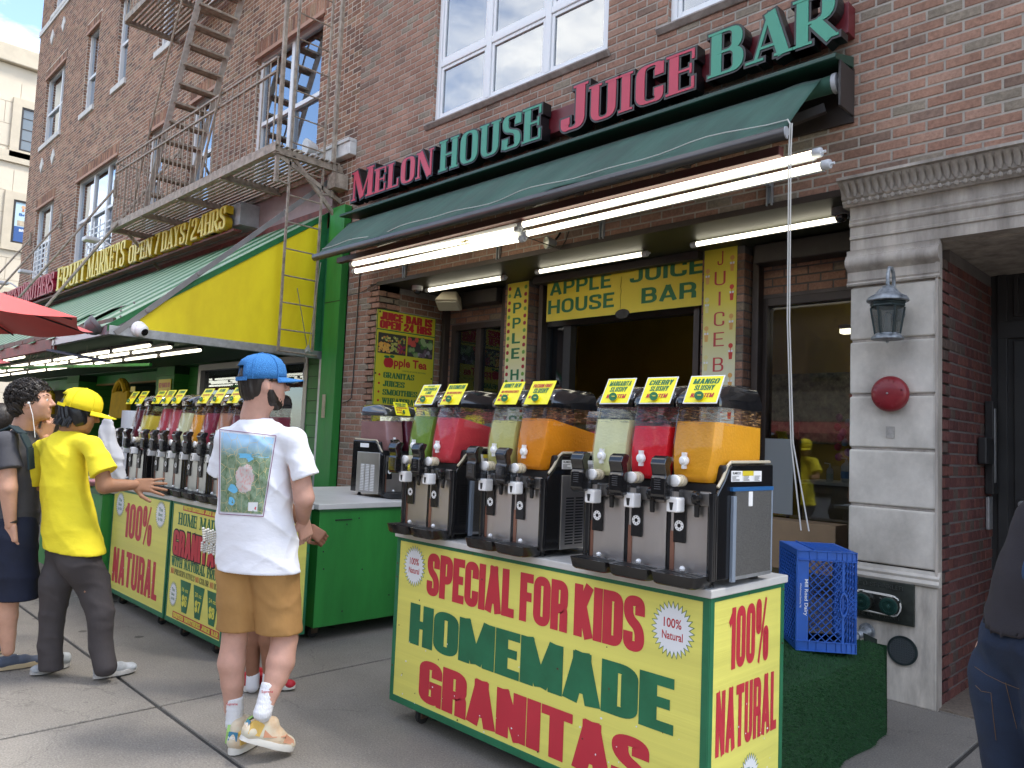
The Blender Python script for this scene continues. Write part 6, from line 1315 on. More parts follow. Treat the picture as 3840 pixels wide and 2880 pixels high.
# spot lamps on the fire escape platform
for X, l in ((-8.62, 'round white spotlight standing at the right end of the fire escape platform'),):
    s = thing('spotlight', l, 'lamp', (X, 4.75, 4.95)); MB().lathe([(.10, 0), (.10, .02), (.06, .12), (.03, .16)], (X, 4.7, 5.02), (.1, .9, .1), 20).build('spot_head', M_WHITE, s, smooth=True); MB().tube([(X, 4.85, 5.0), (X, 4.9, 4.78)], .012, 6).build('spot_stem', M_WHITE, s)
s = thing('floodlight', 'flat cream floodlight tilted on the fire escape platform beside the round spotlight', 'lamp', (-8.95, 4.6, 4.95)); MB().box((-.13, -.09, -.02), (.13, .09, .02)).xf(Matrix.Translation((-8.95, 4.7, 5.0)) @ Matrix.Rotation(rad(50), 4, 'X') @ Matrix.Rotation(rad(20), 4, 'Y')).build('lamp_head', mat('cream_plastic', (.4, .36, .27)), s, bevel=.01); MB().tube([(-8.95, 4.75, 4.96), (-8.95, 4.78, 4.77)], .012, 6).build('lamp_stem', M_WHITE, s)
# gooseneck sign lamps on the wall above the letters
for i, X in enumerate((-21.2, -16.2, -23.5)):
    s = thing('sign_lamp', 'white bent-arm sign lamp above the market letters, %s' % ('middle one', 'right one near the fire escape', 'left one')[i], 'lamp', (X, FY, 4.9), 'sign lamps over the fruit market letters'); MB().tube([(X+.25, FY, 4.86), (X+.2, 4.8, 4.84), (X+.1, 4.6, 4.98), (X, 4.5, 5.0)], .02, 8).build('lamp_arm', M_WHITE, s, smooth=True); MB().box((X-.2, 4.32, 4.94), (X+.06, 4.58, 5.02)).build('lamp_head', M_WHITE, s, bevel=.02)
# ================================================================ market shop front under the canopy
mk = thing('market_front', 'green boarded shop front of the fruit market in the shade of its canopy', 'shop front', (-16, 5.3, 0))
M_GS = mat('siding_green', (.035, .20, .035), .5, var=.15, vscale=5); M_GSD = mat('siding_groove', (.008, .04, .01), .8)
def siding(x0, x1, z0, z1, y, axis='x'):
    n = int((z1-z0)/.145)
    for k in range(n):
        a, b = z0+(z1-z0)*k/n, z0+(z1-z0)*(k+1)/n-.006
        if axis == 'x': MB().prism([(x0, y, a), (x0, y-.012, a), (x0, y-.004, b), (x0, y, b)], (x1-x0, 0, 0)).build('siding_board', M_GS, mk)
        else: MB().prism([(x0, y, a), (x0+.012, y, a), (x0+.004, y, b), (x0, y, b)], (0, x1-y, 0)).build('siding_board', M_GS, mk)
for a, b in ((-13.83, -13.06), (-19.15, -18.27)):
    MB().box((a, FY-.0, 0), (b, FY+.9, 2.45)).build('pillar', M_GSD, mk); siding(a, b, 0, 2.45, FY-.002)
    n = 16
    for k in range(n): MB().box((b+.001, FY+.0, .145*k+.003), (b+.012, FY+.9, .145*(k+1)-.003)).build('siding_board', M_GS, mk)
MB().box((-13.05, FY+.25, 0), (-12.1, FY+.3, 2.45)).build('wall', M_GSD, mk); siding(-13.05, -12.06, 0, 2.45, FY+.248)
MB().box((-8.72, FY+.0, 0), (-8.33, FY+.1, 2.45)).build('wall', M_GSD, mk); siding(-8.72, -8.34, 0, 2.45, FY-.002)
MB().box((-12.06, FY+.05, 0), (-8.72, FY+.15, 1.1)).build('wall', M_GSD, mk); siding(-12.06, -8.72, 0, 1.1, FY+.048)
f = MB(); frame_rect(f, -12.06, 1.1, -8.72, 2.42, .09, FY-.02, FY+.08); f.build('market_window', mat('alu_frame', (.30, .29, .28), .4, metal=.6), mk)
MB().box((-11.97, FY+.05, 1.19), (-8.81, FY+.056, 2.33)).build('pane', M_GLD, mk)
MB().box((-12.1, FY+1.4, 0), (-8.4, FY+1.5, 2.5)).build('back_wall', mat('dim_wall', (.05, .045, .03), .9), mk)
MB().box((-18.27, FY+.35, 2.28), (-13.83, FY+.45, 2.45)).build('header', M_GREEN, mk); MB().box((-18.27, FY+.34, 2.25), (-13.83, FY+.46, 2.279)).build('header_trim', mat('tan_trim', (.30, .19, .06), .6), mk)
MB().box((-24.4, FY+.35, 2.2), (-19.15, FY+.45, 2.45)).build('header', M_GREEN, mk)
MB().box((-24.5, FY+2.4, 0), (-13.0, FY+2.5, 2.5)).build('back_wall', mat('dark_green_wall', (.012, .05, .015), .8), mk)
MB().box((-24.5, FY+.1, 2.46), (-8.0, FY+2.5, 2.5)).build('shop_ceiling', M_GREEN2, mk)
MB().box((-20.6, FY+.6, 1.55), (-19.4, FY+1.2, 2.1)).build('display_unit', mat('steel_unit', (.35, .34, .32), .4, metal=.5), mk)
# bag, notices
bg_ = thing('tote_bag', 'yellow cloth tote bag hanging in the dark green shop opening', 'bag', (-15.66, FY, 1.8)); M_BAG = mat('bag_yellow', (.55, .36, .01), .8, var=.15, vscale=6)
MB().prism([(-16.17, FY-.02, 1.55), (-15.15, FY-.02, 1.55), (-15.22, FY-.02, 2.06), (-16.08, FY-.02, 2.06)], (0, .08, 0)).build('bag_body', M_BAG, bg_, bevel=.02)
for dy in (-.0, .05): MB().tube([(-15.98, FY+dy, 2.05), (-15.84, FY+dy, 2.20), (-15.66, FY+dy, 2.27), (-15.5, FY+dy, 2.20), (-15.36, FY+dy, 2.05)], .05, 6).build('bag_handle', M_BAG, bg_, smooth=True)
b3 = thing('tote_bag', 'yellow bag hanging at the left edge behind the curly-haired man', 'bag', (-21.5, FY+.3, 1.6)); MB().prism([(-21.9, FY+.2, 1.6), (-21.0, FY+.2, 1.6), (-21.1, FY+.2, 2.1), (-21.6, FY+.2, 2.3), (-21.8, FY+.2, 2.1)], (0, .08, 0)).build('bag_body', M_BAG, b3, bevel=.02)
hw_ = thing('notice_sign', 'small yellow HELP WANTED notice on the green pillar', 'sign', (-13.4, FY-.02, 2.1)); Mh = frame((-13.66, FY-.03, 1.93), (1, 0, 0), (0, -1, 0)); MB().box((0, 0, -.01), (.54, .30, 0)).xf(Mh).build('board', M_SY2, hw_); write('HELP WANTED FOR', Mh, .03, .16, .08, .47, 'imp', m=M_CRED, parent=hw_); write('JUICE', Mh, .18, .04, .08, .25, 'imp', m=M_CRED, parent=hw_)
hw2 = thing('price_notice', 'tiny yellow notice in the shop opening right of the hanging tote bag', 'sign', (-15.0, FY+.1, 2.1)); MB().box((-15.1, FY, 2.04), (-14.86, FY+.01, 2.14)).build('board', M_SY2, hw2)
# canopy tube lights, four rows
M_HSG = mat('lamp_housing_dark', (.05, .045, .05), .5)
ORD = ['nearest', 'second', 'third', 'fourth', 'fifth', 'sixth', 'seventh', 'eighth', 'ninth', 'tenth', 'eleventh']
def ctube(x0, y, k=0, z=2.37, L=1.22):
    t = thing('tube_light', ('lit canopy tube, %s from the yellow end panel in the %s row from the street' % (ORD[k], {2.82: 'first', 3.25: 'second', 3.47: 'third', 3.8: 'rearmost'}[y])), 'light', (x0, y, z), 'tube lights under the striped canopy')
    MB().tube([(x0, y, z), (x0+L, y, z)], .019, 8).build('tube', M_TUBE, t, smooth=True); MB().box((x0, y-.035, z+.019), (x0+L, y+.035, z+.05)).build('housing', M_HSG, t)
    MB().box((x0-.06, y-.035, z-.03), (x0-.005, y+.035, z+.06)).build('socket', M_HSG, t); return t
for y, xa in ((2.82, -13.1), (3.25, -9.3), (3.47, -9.25), (3.8, -9.2)):
    x = xa; k = 0
    while x > -22.5: ctube(x-1.22, y, k); x -= 1.34; k += 1
fb_ = MB(); fb_.beam((-15.5, 3.0, 2.31), (-11.2, 3.95, 2.29), .04, .04); tag(fb_.build('cross_bar', M_GREEN), 'green metal bar crossing below the canopy tube lights', 'bar')
hg = MB().add([Vector(p) for p in ((-10.35, 2.52, 2.28), (-10.30, 2.44, 2.27), (-9.35, 2.80, 2.13), (-9.40, 2.88, 2.14))], [(0, 1, 2, 3)]); ho = hg.build('loose_strip', mat('slate_strip', (.09, .10, .13), .5)); m_ = ho.modifiers.new('s', 'SOLIDIFY'); m_.thickness = .02; tag(ho, 'loose slate grey strip dangling from the front beam of the canopy', 'strip')
wr = MB(); rr = random.Random(8)
wr.tube([(-10.25, 2.53, 2.49), (-10.26, 2.50, 2.35), (-10.24, 2.50, 2.29), (-10.28, 2.50, 2.31)], .006, 5)
for k in range(14):
    x = -10-rr.uniform(0, 5); y = rr.uniform(2.55, 3.4); wr.tube([(x, y, 2.42), (x+rr.uniform(-.15, .15), y, 2.30-rr.uniform(0, .08)), (x+rr.uniform(-.25, .25), y+.1, 2.38)], .004, 4)
wr.tube([(-8.34, 4.7, 2.42), (-8.3, 4.72, 2.3), (-8.33, 4.70, 2.15), (-8.31, 4.72, 2.02)], .008, 5); wr.tube([(-8.3, 4.72, 2.45), (-8.05, 4.4, 3.1)], .005, 5)
tag(wr.build('loose_wires', mat('wire_grey', (.3, .27, .24), .7)), 'tangled strings and wires hanging under the market canopy', 'wires', kind='stuff')
kn = MB(); rr = random.Random(1)
for k in range(9): a = rr.uniform(0, 6); kn.tube([(-8.29+.03*math.cos(a), 4.72+.03*math.sin(a), 2.40), (-8.27, 4.72, 2.45+rr.uniform(-.03, .05)), (-8.29-.03*math.cos(a), 4.72-.03*math.sin(a), 2.43)], .007, 5)
tag(kn.build('rope_knot', mat('rope_white', (.5, .5, .48))), 'knotted grey rope tying the foot of the drop ladder', 'rope')
ln = MB().tube([(-8.28, 4.72, 2.42), (-7.42, 4.32, 3.30)], .0035, 5); tag(ln.build('rope', MATS['rope_white']), 'thin line from the ladder foot up to the left corner of the green awning', 'rope')
# ================================================================ beige building down the street
M_BEI = mat('beige_stone', (.60, .53, .42), .8, var=.08, vscale=.5, bump=.1, bscale=6); M_BEI2 = mat('beige_band', (.52, .455, .35), .8, var=.08, vscale=2)
bb = thing('beige_building', 'tall beige stone building with dark windows at the far left', 'building', (-44, 20, 0)); BX = -40
MB().box((BX-10, -.5, 0), (BX, 45, 17.3)).build('wall', M_BEI, bb); MB().box((BX-10, -.6, 17.32), (BX+.25, 45, 18.15)).build('parapet', M_BEI2, bb, bevel=.05); MB().box((BX-.0, -.55, 12.9), (BX+.12, 45, 13.4)).build('string_course', M_BEI2, bb)
for r in range(15):
    for q in range(9): 
        y0 = 3.2+q*1.1+(r % 2)*.55; z0 = 1.6+r*1.0
        if 3 < y0 < 9.2 and not (12.0 < z0 < 13.0): MB().box((BX+.001, y0+.01, z0+.01), (BX+.03, y0+1.09, z0+.99)).build('stone_panel', M_BEI, bb)
for j, (ya, z0, z1) in enumerate(((7.68, 13.5, 15.5), (7.68, 9.3, 11.25), (3.6, 13.5, 15.5), (3.6, 9.3, 11.25), (11.8, 13.5, 15.5), (7.68, 4.6, 6.9))):
    f = MB(); F = frame((BX, ya, z0), (0, 1, 0), (1, 0, 0)); wq = 2.1
    q = MB(); q.box((-.35, -.35, 0), (0, z1-z0+.35, .12)); q.box((wq, -.35, 0), (wq+.35, z1-z0+.35, .12)); q.box((0, -.35, 0), (wq, 0, .12)); q.box((0, z1-z0, 0), (wq, z1-z0+.35, .12)); s = q.xf(F).build('window_surround', M_BEI2, bb)
    MB().box((0, 0, .02), (wq, z1-z0, .05)).xf(F).build('pane', M_DGL if False else mat('far_glass', (.10, .13, .15), .08, coat=.8, spec=1), s)
    g = MB(); g.box((0, 0, .05), (.08, z1-z0, .1)); g.box((wq-.08, 0, .05), (wq, z1-z0, .1)); g.box((.08, 0, .05), (wq-.08, .08, .1)); g.box((.08, z1-z0-.08, .05), (wq-.08, z1-z0, .1))
    if j != 1:
        for a in (.7, 1.4): g.box((a, .08, .05), (a+.03, z1-z0-.08, .07))
        for a in (.5, 1.0, 1.5): g.box((.08, a, .05), (wq-.08, a+.03, .07))
    g.xf(F).build('frame', M_DARK, s)
ps = thing('window_poster', 'daycare poster with cartoon children in the lower window of the beige building', 'poster', (BX+.06, 8.6, 9.4)); Fp = frame((BX+.055, 7.78, 9.35), (0, 1, 0), (1, 0, 0))
MB().box((0, 0, 0), (1.92, 1.85, .01)).xf(Fp).build('sheet', mat('poster_blue', (.45, .60, .68), .5), ps)
MB().box((.0, 0, .011), (1.92, .72, .014)).xf(Fp).build('lower_band', mat('poster_navy', (.04, .10, .28), .5), ps); MB().box((.1, .75, .011), (1.5, 1.0, .014)).xf(Fp).build('photo_strip', mat('poster_pic', (.3, .25, .22), .5, vscale=9, col2=(.55, .45, .3)), ps)
ftext('Bright & Busy', Fp, .15, 1.18, .16, 1.5, mat('poster_ink', (.03, .10, .30), .5), 'lettering', ps, bold=.03, z=.02); ftext('Daycare', Fp, .5, 1.03, .12, .8, MATS['poster_ink'], 'lettering', ps, z=.02); ftext('BRIGHT & BUSY', Fp, .2, .5, .12, 1.2, M_SW, 'lettering', ps, z=.02, bold=.02)
for k, c in enumerate(((.5, .2, .1), (.5, .1, .2), (.1, .3, .4), (.6, .45, .1))): MB().add(disc(Fp, .3+k*.33, 1.62, .08, .02), [tuple(range(14))]).build('cartoon_head', mat('kid_skin', (.6, .35, .2), .5), ps, fix=False); MB().add([Fp @ Vector(p) for p in ((.24+k*.33, 1.42, .02), (.36+k*.33, 1.42, .02), (.33+k*.33, 1.55, .021), (.27+k*.33, 1.55, .021))], [(0, 1, 2, 3)]).build('cartoon_body', mat('kid_%d' % k, c, .5), ps, fix=False)
# ================================================================ red umbrellas
M_UMB = mat('umbrella_red', (.72, .07, .06), .7, sheen=.3, var=.08, vscale=3)
def umbrella(cx, cy, top, rim, R_, label, a0=0.):
    t = thing('patio_umbrella', label, 'umbrella', (cx, cy, 0), 'red umbrellas at the left')
    c = Vector((cx, cy, top)); n = 8
    for k in range(n):
        a, b = a0+6.2832*k/n, a0+6.2832*(k+1)/n; vs = []; fs = []; m_ = 8
        for i in range(m_+1):
            u = i/m_
            for j in range(m_+1):
                v = j/m_; A = Vector((math.cos(a), math.sin(a), 0)); B = Vector((math.cos(b), math.sin(b), 0)); d = A*(1-v)+B*v
                p = c+d*R_*u; p.z = top-(top-rim)*(u**1.15)-.05*math.sin(math.pi*v)*u*u-0; p.xy = (p.xy-c.xy)*(1-.035*math.sin(math.pi*v)*u)+c.xy; vs.append(p)
        for i in range(m_):
            for j in range(m_): fs.append((i*(m_+1)+j, (i+1)*(m_+1)+j, (i+1)*(m_+1)+j+1, i*(m_+1)+j+1))
        MB().add(vs, fs).build('canopy_panel', M_UMB, t, smooth='all', fix=False)
        MB().tube([c+Vector((0, 0, -.03)), Vector((cx+math.cos(a)*R_*.97, cy+math.sin(a)*R_*.97, rim-.02))], .008, 6).build('rib', M_DARK, t)
    MB().tube([(cx, cy, 0), (cx, cy, top+.05)], .022, 10).build('pole', M_WHITE, t, smooth=True); MB().lathe([(.28, 0), (.28, .05), (.05, .09)], (cx, cy, 0), n=24).build('base', M_DARK, t, smooth=True)
umbrella(-8.40, .89, 2.72, 2.35, 1.5, 'upper red umbrella poking into the left side in front of the striped awning', math.pi/4)
umbrella(-12.3, 1.1, 2.55, 2.22, 1.4, 'lower farther red umbrella at the left edge beneath the nearer one', math.pi/4)
# ================================================================ people: smooth-union bodies meshed with surface nets
def P(px, py, d):
    r = ray(px, py); return CP + r*d          # d = depth along the viewing axis
def surfnets(fn, lo, hi, h):
    lo = np.array(lo)-2*h; n = np.ceil((np.array(hi)+2*h-lo)/h).astype(int)+1
    ax = [lo[i]+h*np.arange(n[i]) for i in range(3)]
    G = np.stack(np.meshgrid(*ax, indexing='ij'), -1); F = fn(G.reshape(-1, 3)).reshape(n)
    S = F < 0
    acc = np.zeros(tuple(n-1)+(3,)); cnt = np.zeros(tuple(n-1))
    base = np.stack(np.meshgrid(*[np.arange(k-1) for k in n], indexing='ij'), -1).astype(float)
    crn = [(i, j, k) for i in (0, 1) for j in (0, 1) for k in (0, 1)]
    def sub(A, c): return A[c[0]:n[0]-1+c[0], c[1]:n[1]-1+c[1], c[2]:n[2]-1+c[2]]
    for a in crn:
        for d in range(3):
            if a[d]: continue
            b = list(a); b[d] = 1; fa, fb = sub(F, a), sub(F, b); m = (fa < 0) != (fb < 0)
            t = np.where(m, fa/np.where(m, fa-fb, 1), 0); p = np.array(a, float)+np.zeros(fa.shape+(3,)); p[..., d] += t
            acc += np.where(m[..., None], p, 0); cnt += m
    act = cnt > 0; idx = -np.ones(act.shape, int); idx[act] = np.arange(act.sum())
    V = lo+h*(base[act]+acc[act]/cnt[act][:, None]); faces = []
    for d in range(3):
        e1, e2 = [q for q in range(3) if q != d]
        sl0 = [slice(None)]*3; sl1 = [slice(None)]*3; sl0[d] = slice(0, n[d]-1); sl1[d] = slice(1, n[d])
        A = S[tuple(sl0)]; B = S[tuple(sl1)]; m = A != B
        for q in (e1, e2):
            z = [slice(None)]*3; z[q] = 0; m[tuple(z)] = False; z[q] = -1; m[tuple(z)] = False
        I = np.argwhere(m); fl = A[m]
        def at(o1, o2):
            J = I.copy(); J[:, e1] -= o1; J[:, e2] -= o2; return idx[J[:, 0], J[:, 1], J[:, 2]]
        q = np.stack([at(1, 1), at(0, 1), at(0, 0), at(1, 0)], 1)
        flip = fl if d != 1 else ~fl
        q[~flip] = q[~flip][:, ::-1]; faces.append(q)
    return V, np.concatenate(faces)
def smin(a, b, k):
    h = np.clip(.5+.5*(b-a)/k, 0, 1); return b*(1-h)+a*h-k*h*(1-h)
class Shape:
    def __init__(s, k=.03): s.p = []; s.k = k; s.cuts = []; s.disp = None; s.b = []
    def cap(s, a, b, ra, rb=None, sq=None, k=None):
        a = np.array(a, float); b = np.array(b, float); rb = ra if rb is None else rb; s.p.append(('c', a, b, ra, rb, sq, k)); m = max(ra, rb)
        s.b += [a-m, a+m, b-m, b+m]; return s
    def ell(s, c, r, R, k=None):
        c = np.array(c, float); s.p.append(('e', c, np.array(r), np.array(R), k)); m = max(r); s.b += [c-m, c+m]; return s
    def chain(s, pts, rs, sq=None, k=None):
        pts = [np.array(p, float) for p in pts]; s.p.append(('h', pts, rs, sq, k)); m = max(rs)
        for p in pts: s.b += [p-m, p+m]
        return s
    def sub(s, o, k=None): s.p.append(('s', o, k)); s.b += o.b; return s
    def cut(s, p, n): s.cuts.append((np.array(p, float), np.array(Vector(n).normalized()))); return s    # removes the side n points to
    def ev(s, X):
        out = None
        for q in s.p:
            if q[0] == 's': d = q[1].ev(X); k = q[2]
            elif q[0] == 'h':
                _, pts, rs, sq, k = q; d = None
                for i in range(len(pts)-1):
                    a, b = pts[i], pts[i+1]; pa = X-a; ba = b-a; t = np.clip((pa@ba)/(ba@ba+1e-12), 0, 1); w = pa-t[:, None]*ba
                    if sq is not None: ax = np.array(Vector(sq[0]).normalized()); w = w+np.outer((w@ax)*(sq[1]-1), ax)
                    d1 = np.linalg.norm(w, axis=1)-(rs[i]+(rs[i+1]-rs[i])*t); d = d1 if d is None else smin(d, d1, .012)
            elif q[0] == 'c':
                _, a, b, ra, rb, sq, k = q; pa = X-a; ba = b-a
                if sq is not None:
                    ax, f = np.array(Vector(sq[0]).normalized()), sq[1]; t = np.clip((pa@ba)/(ba@ba+1e-12), 0, 1); w = pa-t[:, None]*ba; c_ = w@ax; w = w+np.outer(c_*(f-1), ax); d = np.linalg.norm(w, axis=1)-(ra+(rb-ra)*t)
                else:
                    t = np.clip((pa@ba)/(ba@ba+1e-12), 0, 1); d = np.linalg.norm(pa-t[:, None]*ba, axis=1)-(ra+(rb-ra)*t)
            else:
                _, c, r, R, k = q; l = (X-c)@R.T/r; nn = np.linalg.norm(l, axis=1); d = (nn-1)*min(r)*.6+(nn-1)*.4*np.mean(r)
            out = d if out is None else smin(out, d, k or s.k)
        if s.disp is not None: out = out+s.disp(X)
        for p, n in s.cuts: out = np.maximum(out, (X-p)@n)
        return out
    def mesh(s, h):
        B = np.array(s.b); return surfnets(s.ev, B.min(0)-.01, B.max(0)+.01, h)
def join_build(name, parts, m, par, smooth=True):
    V = []; F = []; k = 0
    for v, f in parts: V.append(v); F.append(f+k); k += len(v)
    V = np.concatenate(V); F = np.concatenate(F); me = bpy.data.meshes.new(name)
    me.vertices.add(len(V)); me.vertices.foreach_set('co', V.astype(np.float32).ravel()); me.loops.add(F.size); me.loops.foreach_set('vertex_index', F.astype(np.int32).ravel())
    me.polygons.add(len(F)); me.polygons.foreach_set('loop_start', np.arange(0, F.size, 4, dtype=np.int32)); me.polygons.foreach_set('loop_total', np.full(len(F), 4, dtype=np.int32)); me.update(calc_edges=True); me.validate()
    me.polygons.foreach_set('use_smooth', [True]*len(me.polygons)); me.materials.append(m)
    o = bpy.data.objects.new(name, me); COL.objects.link(o); setpar(o, par); return o
def basis(f, up=(0, 0, 1)):
    f = Vector(f).normalized(); u = Vector(up); r = f.cross(u).normalized(); u = r.cross(f).normalized(); return f, r, u
def head_shape(c, f, s=1., up=(0, 0, 1), neck=None, nr=.056):
    """c = middle of the head, f = where the face looks"""
    f, r, u = basis(f, up); c = Vector(c); R = np.array([r, f, u])
    q = lambda a, b, d: np.array(c+r*a*s+f*b*s+u*d*s)
    S = Shape(.018); S.ell(q(0, -.008, .022), (.076*s, .095*s, .090*s), R); S.ell(q(0, .030, -.030), (.062*s, .062*s, .075*s), R, .03); S.ell(q(0, .040, -.072), (.046*s, .044*s, .034*s), R, .03)
    S.ell(q(0, .074, -.096), (.020*s, .014*s, .014*s), R, .02)
    S.cap(q(0, .094, .012), q(0, .112, -.022), .0075*s, .0115*s, k=.012); S.cap(q(-.010, .100, -.027), q(.010, .100, -.027), .0075*s, k=.008)
    S.cap(q(-.038, .079, .030), q(.038, .079, .030), .010*s, k=.02); S.cap(q(-.02, .086, -.052), q(.02, .086, -.052), .0072*s, k=.008); S.cap(q(-.016, .084, -.064), q(.016, .084, -.064), .0078*s, k=.008)
    S.ell(q(-.042, .060, -.02), (.02*s, .02*s, .024*s), R, .03); S.ell(q(.042, .060, -.02), (.02*s, .02*s, .024*s), R, .03)
    for e in (-1, 1):
        S.ell(q(e*.077, -.006, -.004), (.009*s, .017*s, .029*s), R, .008); S.cap(q(e*.079, .002, .0), q(e*.079, .003, -.024), .006*s, .007*s, k=.006)
    if neck is not None: S.cap(q(0, -.018, -.045), np.array(neck), nr*s*.98, nr*1.08*s, k=.04)
    return S, (f, r, u), q
def fingers(S, w, d, nrm, side, s=1., curl=(.5, .5, .5, .5), spread=.12, tc=.5):
    """palm from wrist w along d; nrm = back of hand; side = +1 when the thumb is on d x nrm"""
    w = Vector(w); d = Vector(d).normalized(); nrm = Vector(nrm); nrm = (nrm-d*nrm.dot(d)).normalized(); t = d.cross(nrm)*side
    A = lambda a, b, c: w+d*a*s+t*b*s+nrm*c*s
    for b0, b1, r in ((-.022, -.030, .0135), (-.008, -.010, .0145), (.007, .010, .0145), (.020, .028, .0135)): S.cap(A(.008, b0, 0), A(.086, b1, 0), r*s*1.05, r*s*.88, k=.012)
    L = ((.028, .076, .0092), (.010, .084, .0096), (-.010, .078, .0092), (-.028, .062, .0082))
    for i, (b, l, r) in enumerate(L):
        p = A(.088, b*1.02, 0); dd = (d+t*(b*spread*28)).normalized(); ang = curl[i]; n_ = -nrm
        for j, fr in enumerate((.42, .32, .26)):
            a = ang*(j+.6) if ang < 1.2 else min(ang*(j+.5), 3.6); dv = dd*math.cos(a)+n_*math.sin(a); e = p+dv*l*fr*s; S.cap(p, e, r*s*(1-.08*j), r*s*(1-.08*(j+1)), k=.0035); p = e
    p = A(.018, .028, -.004); td = (d*.75+t*.85-nrm*.25*tc).normalized(); e = p+td*.045*s; S.cap(p, e, .0135*s, .0115*s, k=.012)
    td2 = (d*(1.0-tc*.8)+t*(.55-tc*1.5)-nrm*.6*tc).normalized(); e2 = e+td2*.033*s; S.cap(e, e2, .011*s, .010*s, k=.005); S.cap(e2, e2+td2*.022*s, .010*s, .0085*s, k=.005)
def wrinkle(amp, dirs, seed=0):
    rr = np.random.RandomState(seed); W_ = [(np.array(Vector(d).normalized())*f, rr.uniform(0, 6), a) for d, f, a in dirs]
    def g(X):
        o = 0
        for v, ph, a in W_:
            q = X@v+ph; w_ = np.sin((q+1.7*np.sin(X@(v[[1, 2, 0]]*.37)+ph*2)+1.2*np.sin(X@(v[[2, 0, 1]]*.23)+ph))*.5); msk = .5+.5*np.sin(X@(v[[2, 0, 1]]*.31)+ph*3); o = o+a*(1.1-2.6*(1-np.abs(w_))**2.2*msk)
        return o*amp
    return g
def skin(name, col): return mat(name, col, .55, var=.10, vscale=14, bump=.06, bscale=160, subsurf=.12, spec=.35)
CRv, CUv, FWv = CR, CU, FWD
def shoe(par, heel, toe, m_up, m_sole, col=(.15, .30), h=.085, w=.042, lift=0., pitch=0., laces=True, name='shoe'):
    heel = Vector(heel); toe = Vector(toe); d = (toe-heel); L = d.length; d = d/L; up = Vector((0, 0, 1)); up = (up-d*up.dot(d)).normalized(); r = d.cross(up); sc = L/.29
    A = lambda a, b, c: heel+d*a*L+r*b*sc+up*c*sc
    S = Shape(.02); S.chain([A(.12, 0, .045), A(.35, 0, .045), A(.60, 0, .038), A(.84, -.002, .026)], [w*sc*.86, w*sc*.84, w*sc*.96, w*sc*.70]); S.cap(A(col[0], 0, h*.82), A(col[1], 0, h*.90), .036*sc, .034*sc, k=.03); S.ell(A(.9, 0, .028), (.034*sc, .03*sc, .022*sc), np.array([r, d, up]), .03)
    S.cut(A(0, 0, .012), -up); S.cut(A(.15, 0, h*1.12), up+d*-.1); o = join_build(name, [S.mesh(.005)], m_up, par)
    n = 26; ring = []
    for i in range(n):
        t = 6.2832*i/n; a = .5+.52*math.cos(t); ww = w*1.08*(abs(math.sin(t))**.75)*(1 if math.sin(t) > 0 else -1)*(1.04 if a > .5 else .86); ring.append((a, ww))
    mb = ring_loft([[A(a, b, -.004+.012*max(0, a-.85)*4) for a, b in ring], [A(a*.995+.003, b*1.05, .010+.012*max(0, a-.8)*4) for a, b in ring], [A(a*.985+.007, b*.97, .027+.008*max(0, a-.8)*4) for a, b in ring]]); mb.f.append(tuple(range(n))[::-1]); mb.f.append(tuple(range(2*n, 3*n))); mb.build('sole', m_sole, o, smooth=True)
    if laces:
        lm = MB()
        for k in range(4): lm.tube([A(.42+k*.07, -.022, .072-k*.009), A(.45+k*.07, 0, .086-k*.011), A(.42+k*.07, .022, .072-k*.009)], .0028*sc, 5)
        tag(lm.build('lace', M_KW, o), kind='stuff')
    return o, A, (d, r, up)
